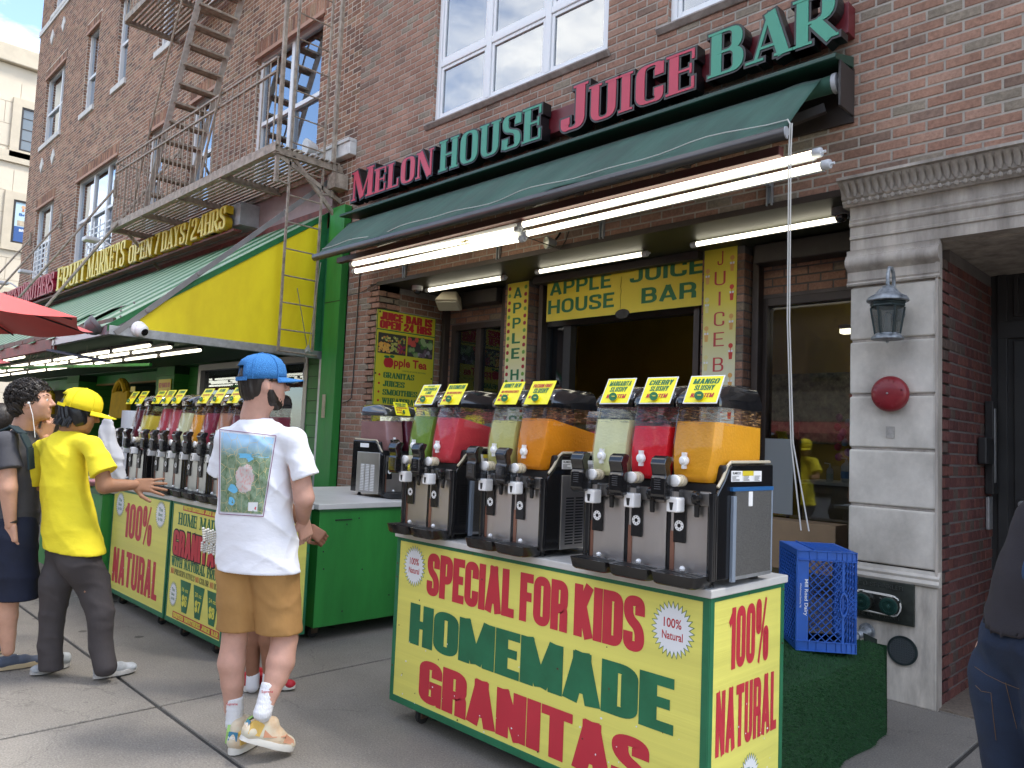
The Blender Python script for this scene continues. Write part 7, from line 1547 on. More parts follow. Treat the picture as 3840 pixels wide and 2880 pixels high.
def cap_hat(par, c, f, up, m, s=1., mesh_m=None, brim=.075, name='cap'):
    f, r, u = basis(f, up); c = Vector(c); secs = []; n = 32
    for z, k in ((-.010, 1.0), (.02, 1.005), (.05, .95), (.075, .80), (.092, .55), (.100, .28), (.102, .05)):
        secs.append([c+r*math.cos(6.2832*i/n)*.086*k*s+f*(math.sin(6.2832*i/n)*.104*k-.004)*s+u*z*s for i in range(n)])
    mb = ring_loft(secs); mb.f.append(tuple(range(6*n, 7*n)))
    # opening at the back above the strap
    mb.f = [q for q in mb.f if not (len(q) == 4 and q[0] < n*2 and 21 <= (q[0] % n) <= 26 and q[0]//n in (0, 1))]
    o = mb.build(name, mesh_m or m, par, smooth='all', fix=False); sl = o.modifiers.new('s', 'SOLIDIFY'); sl.thickness = .003
    b = MB(); nn = 16
    for j in range(5):
        for i in range(nn+1):
            a = rad(28+124*i/nn); k = 1+j/4*brim/.104*math.sin(math.pi*(i+.0)/nn)**.55; b.v.append(tuple(c+r*math.cos(a)*.087*s*(1+.1*j/4)+f*(math.sin(a)*.104*k-.004)*s+u*(-.006-.010*j/4-.014*abs(math.cos(a))*j/4)*s))
    b.f = [(j*(nn+1)+i, j*(nn+1)+i+1, (j+1)*(nn+1)+i+1, (j+1)*(nn+1)+i) for j in range(4) for i in range(nn)]
    bo = b.build('brim', m, o, smooth='all', fix=False); sl = bo.modifiers.new('s', 'SOLIDIFY'); sl.thickness = .004
    st = MB(); pts = [c+r*math.cos(a)*.087*s+f*(math.sin(a)*.105-.004)*s+u*(-.008)*s for a in [rad(225+90*i/8) for i in range(9)]]
    for i in range(8): st.beam(pts[i], pts[i+1], .004*s, .016*s, u)
    st.build('back_strap', m, o)
    pn = MB()
    for a0 in (30, 90, 150, 210, 330):
        pn.tube([c+r*math.cos(rad(a0))*.0875*k*s+f*(math.sin(rad(a0))*.1055*k-.004)*s+u*z*s for z, k in ((-.010, 1.0), (.02, 1.005), (.05, .95), (.075, .80), (.092, .55), (.1005, .28), (.103, .05))], .0022*s, 5)
    pn.build('seam', m, o); MB().lathe([(.007*s, 0), (.006*s, .004*s), (.001, .006*s)], c+u*.102*s, u, 12).build('button', m, o)
    return o
M_SKA = skin('skin_fair', (.52, .30, .23)); M_SKB = skin('skin_tan', (.34, .175, .10)); M_SKC = skin('skin_light', (.55, .31, .215)); M_SKD = skin('skin_brown', (.27, .13, .08))
M_HAIR = mat('dark_hair', (.018, .013, .010), .5, var=.4, vscale=120, stretch=(1, 1, .15)); M_SHW = mat('shirt_white', (.78, .79, .84), .85, bump=.9, bscale=7, stretch=(1, 1, 1.8), sheen=.2)
# ---------------------------------------------------------------- man in the white printed t-shirt, seen from behind
D = 3.52; hd = (CRv*.30+FWv*.95); hd.z = 0; hd.normalize(); rt = Vector((hd.y, -hd.x, 0)); UPZ = Vector((0, 0, 1))
pw = thing('person', 'bearded man in blue cap, printed white t-shirt and tan shorts, seen from behind', 'person', (onZ(905, 2800, 0)))
hc = P(988, 1440, D); face = CRv*.86+FWv*.50; nb = P(955, 1562, D)
HS, (hf, hr_, hu), hq = head_shape(hc, face, .98, (0, 0, 1), nb, .060)
shl, shr = P(828, 1622, D+.06), P(1118, 1632, D-.06); elr = P(1140, 1868, D-.07); wrr = P(1136, 1948, D+.10)
hipc = P(965, 2080, D); kl, kr = P(872, 2392, D), P(1048, 2385, D-.02); al, ar = P(880, 2712, D-.02), P(985, 2672, D-.16)
def legshape(S, hip, kn, an, rth=.085, rk=.062, rc=.062, ra=.037):
    m_ = (kn+an)/2; calf = kn*.66+an*.34
    S.cap(hip, kn, rth, rk); S.chain([kn, calf-hd*.012, an*.85+kn*.15, an], [rk, rc*1.06, ra*1.05, ra*.98])
shl, shr = P(850, 1645, D+.06), P(1103, 1650, D-.06)
B = Shape(.02); B.chain([nb, P(962, 1650, D)], [.058, .07]); B.cap(shl, shr, .045); B.chain([P(962, 1680, D), P(966, 1900, D), hipc], [.12, .12, .11], (hd, 1.5)); kl = P(880, 2392, D); kr = P(1068, 2392, D-.02)
B.chain([hipc-rt*.085, kl, P(868, 2483, D-.015), P(872, 2560, D-.015), P(874, 2652, D-.01), al], [.074, .056, .060, .050, .037, .034]); B.chain([hipc+rt*.085, kr, P(1052, 2483, D-.06), P(1036, 2540, D-.09), P(1018, 2590, D-.12), ar], [.074, .058, .062, .050, .037, .034])
B.chain([shr, elr, wrr], [.045, .045, .030]); B.chain([shl, P(845, 1850, D+.12), P(890, 1940, D+.28)], [.040, .038, .030])
Hd = Shape(.01); fingers(Hd, wrr, Vector((0.02, .0, -1))*.9+hd*.35, rt*.9-hd*.3, 1, .98, (.7, .75, .8, .85), .03, .6)
join_build('body', [B.mesh(.010), HS.mesh(.0045), Hd.mesh(.0042)], M_SKA, pw)
# t-shirt
T = Shape(.035); T.chain([P(958, 1700, D), P(956, 1800, D), P(954, 1950, D), P(962, 2060, D), P(968, 2150, D-.01)], [.172, .184, .194, .203, .212], (hd, 1.45)); T.chain([shl, P(958, 1620, D), shr], [.058, .070, .058]); T.cap(P(955, 1585, D), P(958, 1620, D), .064, .08)
for a_, b_, r1_, r2_ in ((shr, P(1148, 1796, D-.075), .060, .068), (shl, P(824, 1780, D+.11), .060, .066)):
    q_ = Shape(.02); dv_ = (b_-a_).normalized(); q_.cap(a_, b_+dv_*.1, r1_, r2_+.012); q_.cut(b_, dv_); q_.disp = wrinkle(.002, [((.3, .2, 1), 60, .8)], 1); T.sub(q_, .03)
T.disp = wrinkle(.0042, [((.3, .2, 1), 38, .8), ((1, .3, .6), 46, .7), ((-.8, .5, .8), 60, .6), ((.2, -.9, .5), 85, .35)], 3)
T.cut(P(966, 2136, D), (0, 0, -1)); T.cut(P(955, 1566, D), (0, 0, 1)); shirt = join_build('shirt', [T.mesh(.0062)], M_SHW, pw)
# shirt print: a sheet that follows the back of the shirt
prn = bpy.data.materials.new('map_print'); prn.use_nodes = True; n = prn.node_tree; b = n.nodes['Principled BSDF']; L = n.links.new; b.inputs['Roughness'].default_value = .85
uv = n.nodes.new('ShaderNodeUVMap'); sx = n.nodes.new('ShaderNodeSeparateXYZ'); L(uv.outputs[0], sx.inputs[0])
n1 = n.nodes.new('ShaderNodeTexNoise'); n1.inputs['Scale'].default_value = 7; n1.inputs['Detail'].default_value = 9; n1.inputs['Roughness'].default_value = .72; L(uv.outputs[0], n1.inputs[0])
rp = n.nodes.new('ShaderNodeValToRGB'); e = rp.color_ramp.elements; e[0].position = .32; e[0].color = (.05, .10, .05, 1); e[1].position = .72; e[1].color = (.42, .44, .30, 1); x_ = e.new(.45); x_.color = (.14, .22, .12, 1); x_ = e.new(.58); x_.color = (.24, .32, .22, 1); L(n1.outputs[0], rp.inputs[0])
ra = n.nodes.new('ShaderNodeValToRGB'); e = ra.color_ramp.elements; e[0].position = .70; e[0].color = (0, 0, 0, 1); e[1].position = .93; e[1].color = (1, 1, 1, 1); L(sx.outputs[1], ra.inputs[0])
mx = n.nodes.new('ShaderNodeMix'); mx.data_type = 'RGBA'; mx.inputs[7].default_value = (.36, .58, .78, 1); L(ra.outputs[0], mx.inputs[0]); L(rp.outputs[0], mx.inputs[6])
vo = n.nodes.new('ShaderNodeTexVoronoi'); vo.feature = 'DISTANCE_TO_EDGE'; vo.inputs['Scale'].default_value = 6.5; L(uv.outputs[0], vo.inputs[0]); lt = n.nodes.new('ShaderNodeMath'); lt.operation = 'LESS_THAN'; lt.inputs[1].default_value = .011; L(vo.outputs[0], lt.inputs[0])
m2 = n.nodes.new('ShaderNodeMix'); m2.data_type = 'RGBA'; m2.inputs[7].default_value = (.62, .48, .22, 1); L(lt.outputs[0], m2.inputs[0]); L(mx.outputs[2], m2.inputs[6])
# pink town in the middle
gr_ = n.nodes.new('ShaderNodeVectorMath'); gr_.operation = 'DISTANCE'; gr_.inputs[1].default_value = (.52, .44, 0); L(uv.outputs[0], gr_.inputs[0]); gm = n.nodes.new('ShaderNodeMath'); gm.operation = 'MULTIPLY_ADD'; gm.inputs[1].default_value = .25; L(n1.outputs[0], gm.inputs[0]); L(gr_.outputs['Value'], gm.inputs[2]); g2 = n.nodes.new('ShaderNodeMath'); g2.operation = 'LESS_THAN'; g2.inputs[1].default_value = .31; L(gm.outputs[0], g2.inputs[0])
v2 = n.nodes.new('ShaderNodeTexVoronoi'); v2.inputs['Scale'].default_value = 26; L(uv.outputs[0], v2.inputs[0]); r3 = n.nodes.new('ShaderNodeValToRGB'); e = r3.color_ramp.elements; e[0].color = (.62, .25, .22, 1); e[1].position = .6; e[1].color = (.55, .50, .48, 1); L(v2.outputs['Distance'], r3.inputs[0])
m3 = n.nodes.new('ShaderNodeMix'); m3.data_type = 'RGBA'; L(g2.outputs[0], m3.inputs[0]); L(m2.outputs[2], m3.inputs[6]); L(r3.outputs[0], m3.inputs[7]); L(m3.outputs[2], b.inputs['Base Color'])
def on_shirt(px, py, off=.006):
    r = ray(px, py); t0 = D-.35; X = np.array(CP+r*t0); rn = np.array(r); 
    for _ in range(120):
        d_ = float(T.ev(X[None, :])[0])
        if d_ < off: return Vector(X)
        X = X+rn*max(d_-off*.5, .0008)*.5
    return on_shirt(px+(960-px)*.12, py, off)
def sheet(name, quad, nu, nv, m, par, off=.004, uvs=True):
    (x0, y0), (x1, y1), (x2, y2), (x3, y3) = quad; vs = []     # tl tr br bl
    for j in range(nv+1):
        for i in range(nu+1):
            u, v = i/nu, j/nv; px = (x0*(1-u)+x1*u)*(1-v)+(x3*(1-u)+x2*u)*v; py = (y0*(1-u)+y1*u)*(1-v)+(y3*(1-u)+y2*u)*v; vs.append(on_shirt(px, py, off))
    fs = [(j*(nu+1)+i, j*(nu+1)+i+1, (j+1)*(nu+1)+i+1, (j+1)*(nu+1)+i) for j in range(nv) for i in range(nu)]
    o = MB().add(vs, fs).build(name, m, par, smooth='all', fix=False); ul = o.data.uv_layers.new(name='UVMap')
    for l in o.data.loops:
        k = l.vertex_index; ul.data[l.index].uv = ((k % (nu+1))/nu, 1-(k//(nu+1))/nv)
    return o
q0 = [(830, 1620), (1028, 1642), (984, 1928), (826, 1918)]
prt = sheet('print', q0, 26, 34, prn, shirt, .0065)
def qp(u, v): (a, b_), (c_, d_), (e_, f_), (g_, h_) = q0; return ((a*(1-u)+c_*u)*(1-v)+(g_*(1-u)+e_*u)*v, (b_*(1-u)+d_*u)*(1-v)+(h_*(1-u)+f_*u)*v)
M_LAKE = mat('print_blue', (.16, .48, .72), .85); M_BORD = mat('print_border', (.22, .08, .16), .85)
def blob(poly, m, nm, off=.0085):
    pts = [on_shirt(*qp(*p), off) for p in poly]; c = sum(pts, Vector())/len(pts); MB().add([c]+pts, [(0, 1+k, 1+(k+1) % len(pts)) for k in range(len(pts))]).build(nm, m, shirt, fix=False)
def bl_(cx, cy_, rx, ry, wob, n=18, s=0): return [(cx+rx*math.cos(6.2832*k/n)*(1+wob*math.sin(3*6.2832*k/n+s)), cy_+ry*math.sin(6.2832*k/n)*(1+wob*math.sin(2*6.2832*k/n+s))) for k in range(n)]
blob(bl_(.27, .70, .10, .055, .2), M_LAKE, 'lake_print'); blob(bl_(.25, .86, .07, .06, .15, s=1), M_LAKE, 'lake_print'); blob(bl_(.46, .27, .12, .04, .3, s=2), M_LAKE, 'lake_print'); blob(bl_(.72, .25, .20, .022, .3, s=.5), M_LAKE, 'lake_print'); blob(bl_(.58, .31, .06, .03, .4, s=3), M_LAKE, 'lake_print')
blob([(.64, .86), (.86, .85), (.87, .97), (.65, .97)], mat('print_label', (.65, .66, .66), .85), 'label_print', .0092); blob(bl_(.82, .93, .025, .02, 0), M_CRED, 'balloon_print', .0100)
bd = MB(); 
for (u0, v0), (u1, v1) in (((-.03, -.03), (1.03, -.03)), ((1.03, -.03), (1.03, 1.03)), ((1.03, 1.03), (-.03, 1.03)), ((-.03, 1.03), (-.03, -.03))): bd.tube([on_shirt(*qp(u0+(u1-u0)*k/14, v0+(v1-v0)*k/14), .0065) for k in range(15)], .0016, 5)
bd.build('border_print', M_BORD, shirt)
# shorts
S = Shape(.03); S.cap(hipc-rt*.07+UPZ*.06, hipc+rt*.07+UPZ*.06, .125, .125, (hd, 1.15)); S.chain([hipc-rt*.085-UPZ*.02, P(892, 2250, D), P(893, 2400, D)], [.115, .098, .094]); S.chain([hipc+rt*.085-UPZ*.02, P(1040, 2250, D-.01), P(1050, 2390, D-.02)], [.118, .108, .108])
S.disp = wrinkle(.0035, [((.5, .3, 1), 40, .8), ((1, -.4, .4), 52, .6), ((-.6, .9, .5), 70, .4)], 8); S.cut(P(965, 2362, D), (0, 0, -1)); S.cut(P(965, 2108, D), (0, 0, 1))
join_build('shorts', [S.mesh(.0085)], mat('shorts_tan', (.36, .195, .065), .85, var=.08, vscale=10, bump=.9, bscale=8, stretch=(1, 1, .8)), pw)
# hair, beard, cap, glasses
def hairshape(c, ax, s, parts, disp): 
    S_ = Shape(.02)
    for (a, b_, d_), r in parts: S_.ell(hq(a, b_, d_) if c is None else c(a, b_, d_), tuple(v*s for v in r), np.array([ax[1], ax[0], ax[2]]))
    S_.disp = disp; return S_
strand = lambda X: .0022*np.sin(X@np.array([210., 190, 40])+3*np.sin(X@np.array([30., 50, 20])))+.0012*np.sin(X@np.array([-400., 300, 90]))
Hh = hairshape(None, (hf, hr_, hu), .98, [((0, -.020, .022), (.082, .094, .094)), ((0, -.055, -.035), (.066, .050, .052))], strand); Hh.cut(hq(0, .038, 0), hf-hu*.35); Hh.cut(hq(0, -.06, -.075), -hu+hf*.3)
join_build('hair', [Hh.mesh(.005)], M_HAIR, pw)
Bd = Shape(.02); Bd.ell(hq(0, .034, -.064), (.060, .052, .046), np.array([hr_, hf, hu])); Bd.ell(hq(0, .058, -.094), (.036, .030, .030), np.array([hr_, hf, hu])); Bd.cap(hq(.068, .012, -.03), hq(.05, .03, -.08), .014, .02); Bd.cap(hq(-.068, .012, -.03), hq(-.05, .03, -.08), .014, .02); Bd.disp = strand; Bd.cut(hq(0, 0, -.028), hu); join_build('beard', [Bd.mesh(.005)], M_HAIR, pw)
M_CAPB = mat('cap_blue', (.03, .17, .50), .85, vscale=260, col2=(.06, .27, .62), var=.3, bump=.6, bscale=260)
cp0 = cap_hat(pw, Vector(hq(0, -.004, .032)), hf, (hu-hf*.10), M_CAPB, 1.06)
gl = MB(); gl.tube([hq(.079, -.01, .012), hq(.074, .09, .010)], .003, 5); 
for e in (-1, 1): gl.tube([hq(e*.034+.024*math.cos(a), .104, .008+.017*math.sin(a)) for a in [6.2832*k/12 for k in range(13)]], .003, 5)
gl.tube([hq(-.01, .106, .012), hq(.01, .106, .012)], .003, 5); gl.build('glasses', M_BLACK, pw)
# socks and trainers
M_SOCK = mat('sock_white', (.74, .75, .78), .9, bump=.5, bscale=220, stretch=(1, 1, .2)); M_SH1 = mat('trainer_pastel', (.60, .42, .26), .7, vscale=9, col2=(.62, .62, .50)); M_PEACH = mat('trainer_peach', (.62, .30, .18), .7); M_LIME = mat('trainer_lime', (.30, .50, .14), .7); M_TEAL = mat('trainer_teal', (.05, .20, .32), .6); M_SOLE = mat('sole_white', (.66, .64, .58), .6); M_SOLEG = mat('sole_grey', (.22, .18, .18), .8)
for an, up_, tx in ((al, kl, (858, 2672)), (ar, kr, (1005, 2610))):
    dv = (up_-an).normalized(); S = Shape(.01); S.cap(an+dv*.115, an, .042, .037); S.cap(an-dv*.0, an-dv*.01+hd*.01, .038, .034); S.cut(an+dv*.12, dv); S.disp = lambda X: .0006*np.sin(X[:, 2]*300); so = join_build('sock', [S.mesh(.005)], M_SOCK, pw)
    Fk = frame(an+dv*.095-FWv*.0455-CRv*.02, CRv+dv*0, -FWv); ftext('Supreme', Fk, 0, 0, .016, .05, M_CRED, 'sock_lettering', so, bold=.015, z=.001)
hl = onZ(868, 2838, 0); tl_ = hl+hd*.285+Vector((-.03, -.0, 0)); o1, A1, _ = shoe(pw, hl+UPZ*.012, tl_+UPZ*.012, M_SH1, M_SOLE, h=.115, w=.05, name='trainer')
hr2 = P(903, 2770, D-.20); tr2 = P(1092, 2812, D-.06); o2, A2, _ = shoe(pw, hr2, tr2, M_SH1, M_SOLE, h=.112, w=.055, col=(.24, .44), name='trainer')
for o_, A_, sd_ in ((o1, A1, -1), (o2, A2, 1)):
    def patch(pts, m, nm, b=.043):
        MB().add([A_(a, sd_*bb, z) for a, bb, z in pts], [tuple(range(len(pts)))]).build(nm, m, o_, fix=False)
    for e in (-1, 1):
        for pts, m, nm in (([(.02, .030, .03), (.22, .043, .03), (.24, .039, .075), (.10, .036, .085), (.02, .026, .07)], M_LIME if e < 0 else mat('trainer_gold', (.62, .40, .10), .7), 'heel_patch'), ([(.70, .043, .028), (.94, .030, .028), (.90, .026, .045), (.72, .036, .058)], M_PEACH, 'toe_patch'), ([(.30, .0425, .030), (.62, .044, .045), (.72, .042, .055), (.45, .0435, .040), (.28, .0405, .058)], M_PEACH, 'side_stripe')):
            q_ = MB().add([A_(a, e*(bb+.009), z*1.25) for a, bb, z in pts]+[A_(a, e*(bb-.012), z*1.25) for a, bb, z in pts], [tuple(range(len(pts)))]+[(i_, (i_+1) % len(pts), len(pts)+(i_+1) % len(pts), len(pts)+i_) for i_ in range(len(pts))]).build(nm, m, o_)
    MB().add([A_(-.012, -.022, .055), A_(-.012, .022, .055), A_(.01, .022, .09), A_(.01, -.022, .09)], [(0, 1, 2, 3)]).build('heel_tab', M_TEAL, o_, fix=False)
    d_ = A_(1, 0, 0)-A_(0, 0, 0); Ft = frame(A_(-.016, -.018, .062), (A_(0, 1, 0)-A_(0, 0, 0)), -d_); ftext('NIKE', Ft, 0, 0, .012, .034, M_KW, 'heel_lettering', o_, bold=.02, z=.002)
# ---------------------------------------------------------------- worker in yellow
D = 4.36; hd = (CRv*.62+FWv*.78); hd.z = 0; hd.normalize(); rt = Vector((hd.y, -hd.x, 0))
py = thing('person', 'person in yellow cap and yellow t-shirt with grey trousers, one hand held out', 'person', onZ(300, 2500, 0))
hc = P(298, 1548, D); face = CRv*.80+FWv*.55-CUv*.30; nb = P(262, 1612, D-.0)
HS, (hf, hr_, hu), hq = head_shape(hc, face, .93, UPZ+CRv*.10, nb, .055)
shl, shr = P(140, 1680, D+.08), P(368, 1668, D-.09); elr = P(392, 1822, D-.10); wrr = P(512, 1818, D+.02); hipc = P(275, 2080, D)
kl, kr = P(190, 2310, D), P(378, 2300, D-.02); al, ar = P(196, 2492, D), P(398, 2470, D-.05)
shl, shr = P(150, 1690, D+.08), P(345, 1672, D-.09)
B = Shape(.02); B.cap(nb, P(262, 1680, D), .055, .07); B.cap(shl, shr, .036); B.chain([P(250, 1700, D), P(262, 1990, D), hipc], [.115, .12, .11], (hd, 1.4))
B.chain([hipc-rt*.07, P(197, 2302, D), al], [.075, .05, .034]); B.chain([hipc+rt*.07, P(377, 2302, D-.02), P(378, 2422, D-.03), ar], [.075, .05, .045, .034]); B.chain([shr, P(378, 1740, D-.105), elr, wrr], [.030, .036, .043, .027]); B.chain([shl, P(118, 1830, D+.1), P(200, 1840, D+.3)], [.046, .04, .028])
Hd = Shape(.008); fingers(Hd, wrr-CRv*.01, CRv*.98-CUv*.06+FWv*.1, CUv*.35-FWv*.93, 1, 1.02, (.10, .12, .16, .2), .38, .0)
join_build('body', [B.mesh(.010), HS.mesh(.0045), Hd.mesh(.0042)], M_SKB, py)
T = Shape(.035); T.chain([P(240, 1720, D), P(245, 1850, D), P(262, 1960, D), P(279, 2080, D)], [.158, .168, .186, .215], (hd, 1.4)); T.chain([shl, P(255, 1650, D), shr], [.056, .068, .058]); T.cap(P(262, 1622, D), P(258, 1650, D), .058, .07)
for a_, b_, r1_, r2_ in ((shr, P(394, 1778, D-.11), .060, .080), (shl, P(108, 1812, D+.10), .058, .074)):
    q_ = Shape(.02); dv_ = (b_-a_).normalized(); q_.cap(a_, b_+dv_*.1, r1_, r2_+.02); q_.cut(b_, dv_); q_.disp = wrinkle(.003, [((.3, .2, 1), 60, .8)], 1); T.sub(q_, .03)
T.disp = wrinkle(.0042, [((.4, .2, 1), 34, .8), ((1, .3, .7), 44, .7), ((-.7, .6, .8), 62, .5)], 5); T.cut(P(280, 2062, D), -UPZ-CRv*.10); T.cut(P(262, 1604, D), UPZ)
join_build('shirt', [T.mesh(.007)], mat('shirt_yellow', (.84, .70, .03), .85, var=.05, vscale=5, bump=.9, bscale=7, stretch=(1, 1, 1.6)), py)
S = Shape(.035); S.cap(hipc-rt*.05+UPZ*.05, hipc+rt*.05+UPZ*.05, .135, None, (hd, 1.1)); S.chain([hipc-rt*.085-UPZ*.03, P(212, 2181, D), P(197, 2302, D), P(188, 2422, D), P(193, 2530, D)], [.108, .092, .070, .066, .068]); S.chain([hipc+rt*.085-UPZ*.03, P(345, 2181, D), P(377, 2302, D-.02), P(378, 2422, D-.03), P(396, 2500, D-.05)], [.110, .096, .075, .066, .064])
S.disp = wrinkle(.0024, [((.3, .3, 1), 64, .9), ((1, -.4, .5), 56, .5), ((-.5, .8, .9), 75, .5)], 9); S.cut(P(196, 2512, D), -UPZ)
join_build('trousers', [S.mesh(.009)], mat('trousers_grey', (.052, .045, .046), .8, var=.1, vscale=8, bump=.9, bscale=9, stretch=(1, 1, .6)), py)
Hh = hairshape(None, (hf, hr_, hu), .93, [((0, -.020, .012), (.088, .100, .090)), ((0, -.060, -.045), (.072, .050, .060)), ((.066, .012, -.036), (.022, .040, .042)), ((-.066, .012, -.036), (.022, .040, .042))], lambda X: .004*np.sin(X@np.array([120., 110, 20])+3*np.sin(X@np.array([30., 40, 25])))); Hh.cut(hq(0, .056, 0), hf+hu*.2)
join_build('hair', [Hh.mesh(.005)], mat('black_hair', (.008, .008, .009), .35, var=.3, vscale=90), py)
tf = MB(); rr = random.Random(2)
for k in range(150):
    a = rr.uniform(-2.9, -.25); st_ = Vector(hq(.082*math.cos(a)*.9, .085*math.sin(a)-.01, -.02)); dn = (-hu*.05+(st_-Vector(hq(0, 0, -.02))).normalized()*.012+Vector((rr.gauss(0, .006), rr.gauss(0, .006), 0))); tf.tube([st_, st_+dn*.6, st_+dn*1.1-hu*.02], [.004, .003, .0008], 4)
tag(tf.build('hair_tufts', MATS['black_hair'], py), kind='stuff')
M_CAPY = mat('cap_yellow', (.82, .66, .015), .85, var=.05, vscale=10, bump=.1, bscale=200)
cap_hat(py, Vector(hq(0, -.004, .034)), hf, hu-hf*.05, M_CAPY, 1.06, brim=.085)
M_SHG = mat('trainer_grey', (.38, .40, .41), .7, var=.25, vscale=18); h1 = onZ(255, 2528, 0); shoe(py, onZ(258, 2500, 0)+UPZ*.012, onZ(116, 2540, 0)+UPZ*.012, M_SHG, mat('sole_worn', (.45, .44, .42), .8, var=.3, vscale=25), name='trainer')
shoe(py, onZ(350, 2552, 0)+UPZ*.012, onZ(508, 2520, 0)+UPZ*.014, M_SHG, MATS['sole_worn'], name='trainer')
# ---------------------------------------------------------------- curly-haired man with backpack strap, hand at his chin
D = 4.46; hd = (CRv*.85+FWv*.50); hd.z = 0; hd.normalize(); rt = Vector((hd.y, -hd.x, 0))
pc = thing('person', 'curly-haired man in grey t-shirt and navy shorts resting his chin on his hand', 'person', onZ(40, 2500, 0))
hc = P(122, 1508, D); face = CRv*.96+FWv*.24+CUv*.06; nb = P(88, 1598, D)
HS, (hf, hr_, hu), hq = head_shape(hc, face, .98, UPZ+CRv*.02, nb, .056)
shr, shl = P(20, 1655, D-.16), P(120, 1645, D+.16); elr = P(30, 1830, D-.19); wrr = P(40, 1968, D-.16); hipc = P(52, 2010, D)
ell_ = P(215, 1790, D+.14); wrl = P(168, 1640, D+.06); kr, kl = P(30, 2250, D-.08), P(10, 2250, D+.1); ar, al = P(30, 2438, D-.08), P(-60, 2400, D+.15)
B = Shape(.02); B.cap(nb, P(75, 1660, D), .055, .07); B.cap(shl, shr, .045); B.chain([P(72, 1690, D), P(58, 1960, D), hipc], [.105, .105, .10], (hd, 1.15))
B.chain([hipc-rt*.07, kl, al], [.075, .05, .034]); B.chain([hipc+rt*.07, kr, P(26, 2310, D-.08), P(28, 2380, D-.08), ar], [.075, .055, .055, .042, .034]); B.chain([shr, elr, wrr], [.048, .046, .028]); B.chain([shl, ell_, wrl], [.045, .042, .028])
H1 = Shape(.008); fingers(H1, wrr, Vector((.0, 0, -1))+hd*.1, -FWv*.9-CRv*.2, 1, 1.0, (1.25, 1.3, 1.3, 1.3), .02, .9)
H2 = Shape(.008); fingers(H2, wrl, CUv*.9+CRv*.25, CRv*.75-FWv*.45, -1, .98, (1.0, 1.15, 1.2, 1.25), .03, .5)
join_build('body', [B.mesh(.010), HS.mesh(.0045), H1.mesh(.0042), H2.mesh(.0042)], M_SKC, pc)
T = Shape(.035); T.chain([P(72, 1710, D), P(62, 1870, D), P(56, 1990, D)], [.142, .140, .150], (hd, 1.15)); T.chain([shl, P(84, 1650, D), shr], [.055, .066, .056]); T.cap(P(87, 1606, D), P(82, 1650, D), .056, .07)
for a_, b_, r1_, r2_ in ((shr, P(34, 1764, D-.19), .058, .072), (shl, P(160, 1735, D+.16), .056, .066)):
    q_ = Shape(.02); dv_ = (b_-a_).normalized(); q_.cap(a_, b_+dv_*.1, r1_, r2_+.015); q_.cut(b_, dv_); T.sub(q_, .03)
T.disp = wrinkle(.004, [((.4, .2, 1), 36, .8), ((1, .3, .7), 50, .7)], 6); T.cut(P(56, 1968, D), -UPZ); T.cut(P(86, 1588, D), UPZ)
join_build('shirt', [T.mesh(.009)], mat('shirt_charcoal', (.06, .06, .068), .9, var=.15, vscale=6, bump=.9, bscale=8), pc)
S = Shape(.04); S.cap(hipc-rt*.05+UPZ*.05, hipc+rt*.05+UPZ*.05, .125); S.chain([hipc-rt*.08, P(20, 2270, D+.1)], [.11, .105]); S.chain([hipc+rt*.08, P(62, 2270, D-.06)], [.125, .122]); S.disp = wrinkle(.004, [((.5, .3, 1), 38, .8), ((1, -.4, .4), 50, .6)], 2); S.cut(P(50, 2236, D), -UPZ)
join_build('shorts', [S.mesh(.009)], mat('shorts_navy', (.010, .014, .032), .85, var=.2, vscale=8, bump=.9, bscale=8), pc)
Hh = hairshape(None, (hf, hr_, hu), 1.0, [((0, -.022, .045), (.092, .105, .090)), ((0, -.060, -.020), (.080, .062, .075)), ((0, .035, .075), (.070, .050, .045))], lambda X: .008*np.sin(X@np.array([150., 90, 60])+2*np.sin(X@np.array([60., 80, 120])))+.006*np.sin(X@np.array([-90., 140, 160]))); Hh.cut(hq(0, .020, -.01), hf*.9-hu*.55); Hh.cut(hq(0, 0, -.085), -hu)
M_CURL = mat('curly_hair', (.022, .017, .014), .45, var=.5, vscale=60); join_build('hair', [Hh.mesh(.006)], M_CURL, pc)
cl = MB(); rr = random.Random(4)
for k in range(720):
    a = rr.uniform(0, 6.2832); e = math.asin(rr.uniform(-.55, 1)); o_ = Vector(hq(.088*math.cos(a)*math.cos(e), .108*math.sin(a)*math.cos(e)-.022, .095*math.sin(e)+.038))
    l = o_-hc
    if l.dot(hf) > .05 and l.dot(hu) < .06: continue
    nrm_ = l.normalized(); t1 = nrm_.orthogonal().normalized(); t2 = nrm_.cross(t1); R_ = rr.uniform(.007, .012); ph = rr.uniform(0, 6); pts = [o_+(t1*math.cos(ph+i*.9)+t2*math.sin(ph+i*.9))*R_+nrm_*(i*.0026) for i in range(8)]
    cl.tube(pts, [.0028]*6+[.002, .0008], 4)
tag(cl.build('curls', M_CURL, pc), kind='stuff')
for e in (1,): MB().lathe([(.001, 0), (.007, .002), (.008, .006), (.001, .009)], hq(.030, .084, .006), hf+hr_*.45, 12).build('eye', mat('eye_white', (.6, .58, .55), .2), pc, smooth=True); MB().lathe([(.0035, 0), (.001, .001)], Vector(hq(.032, .0925, .006)), hf+hr_*.4, 10).build('iris', M_SK, pc)
eb_ = MB().tube([hq(.018, .094, .034), hq(.036, .088, .038), hq(.052, .076, .032)], [.003, .004, .002], 5).build('eyebrow', M_HAIR, pc)
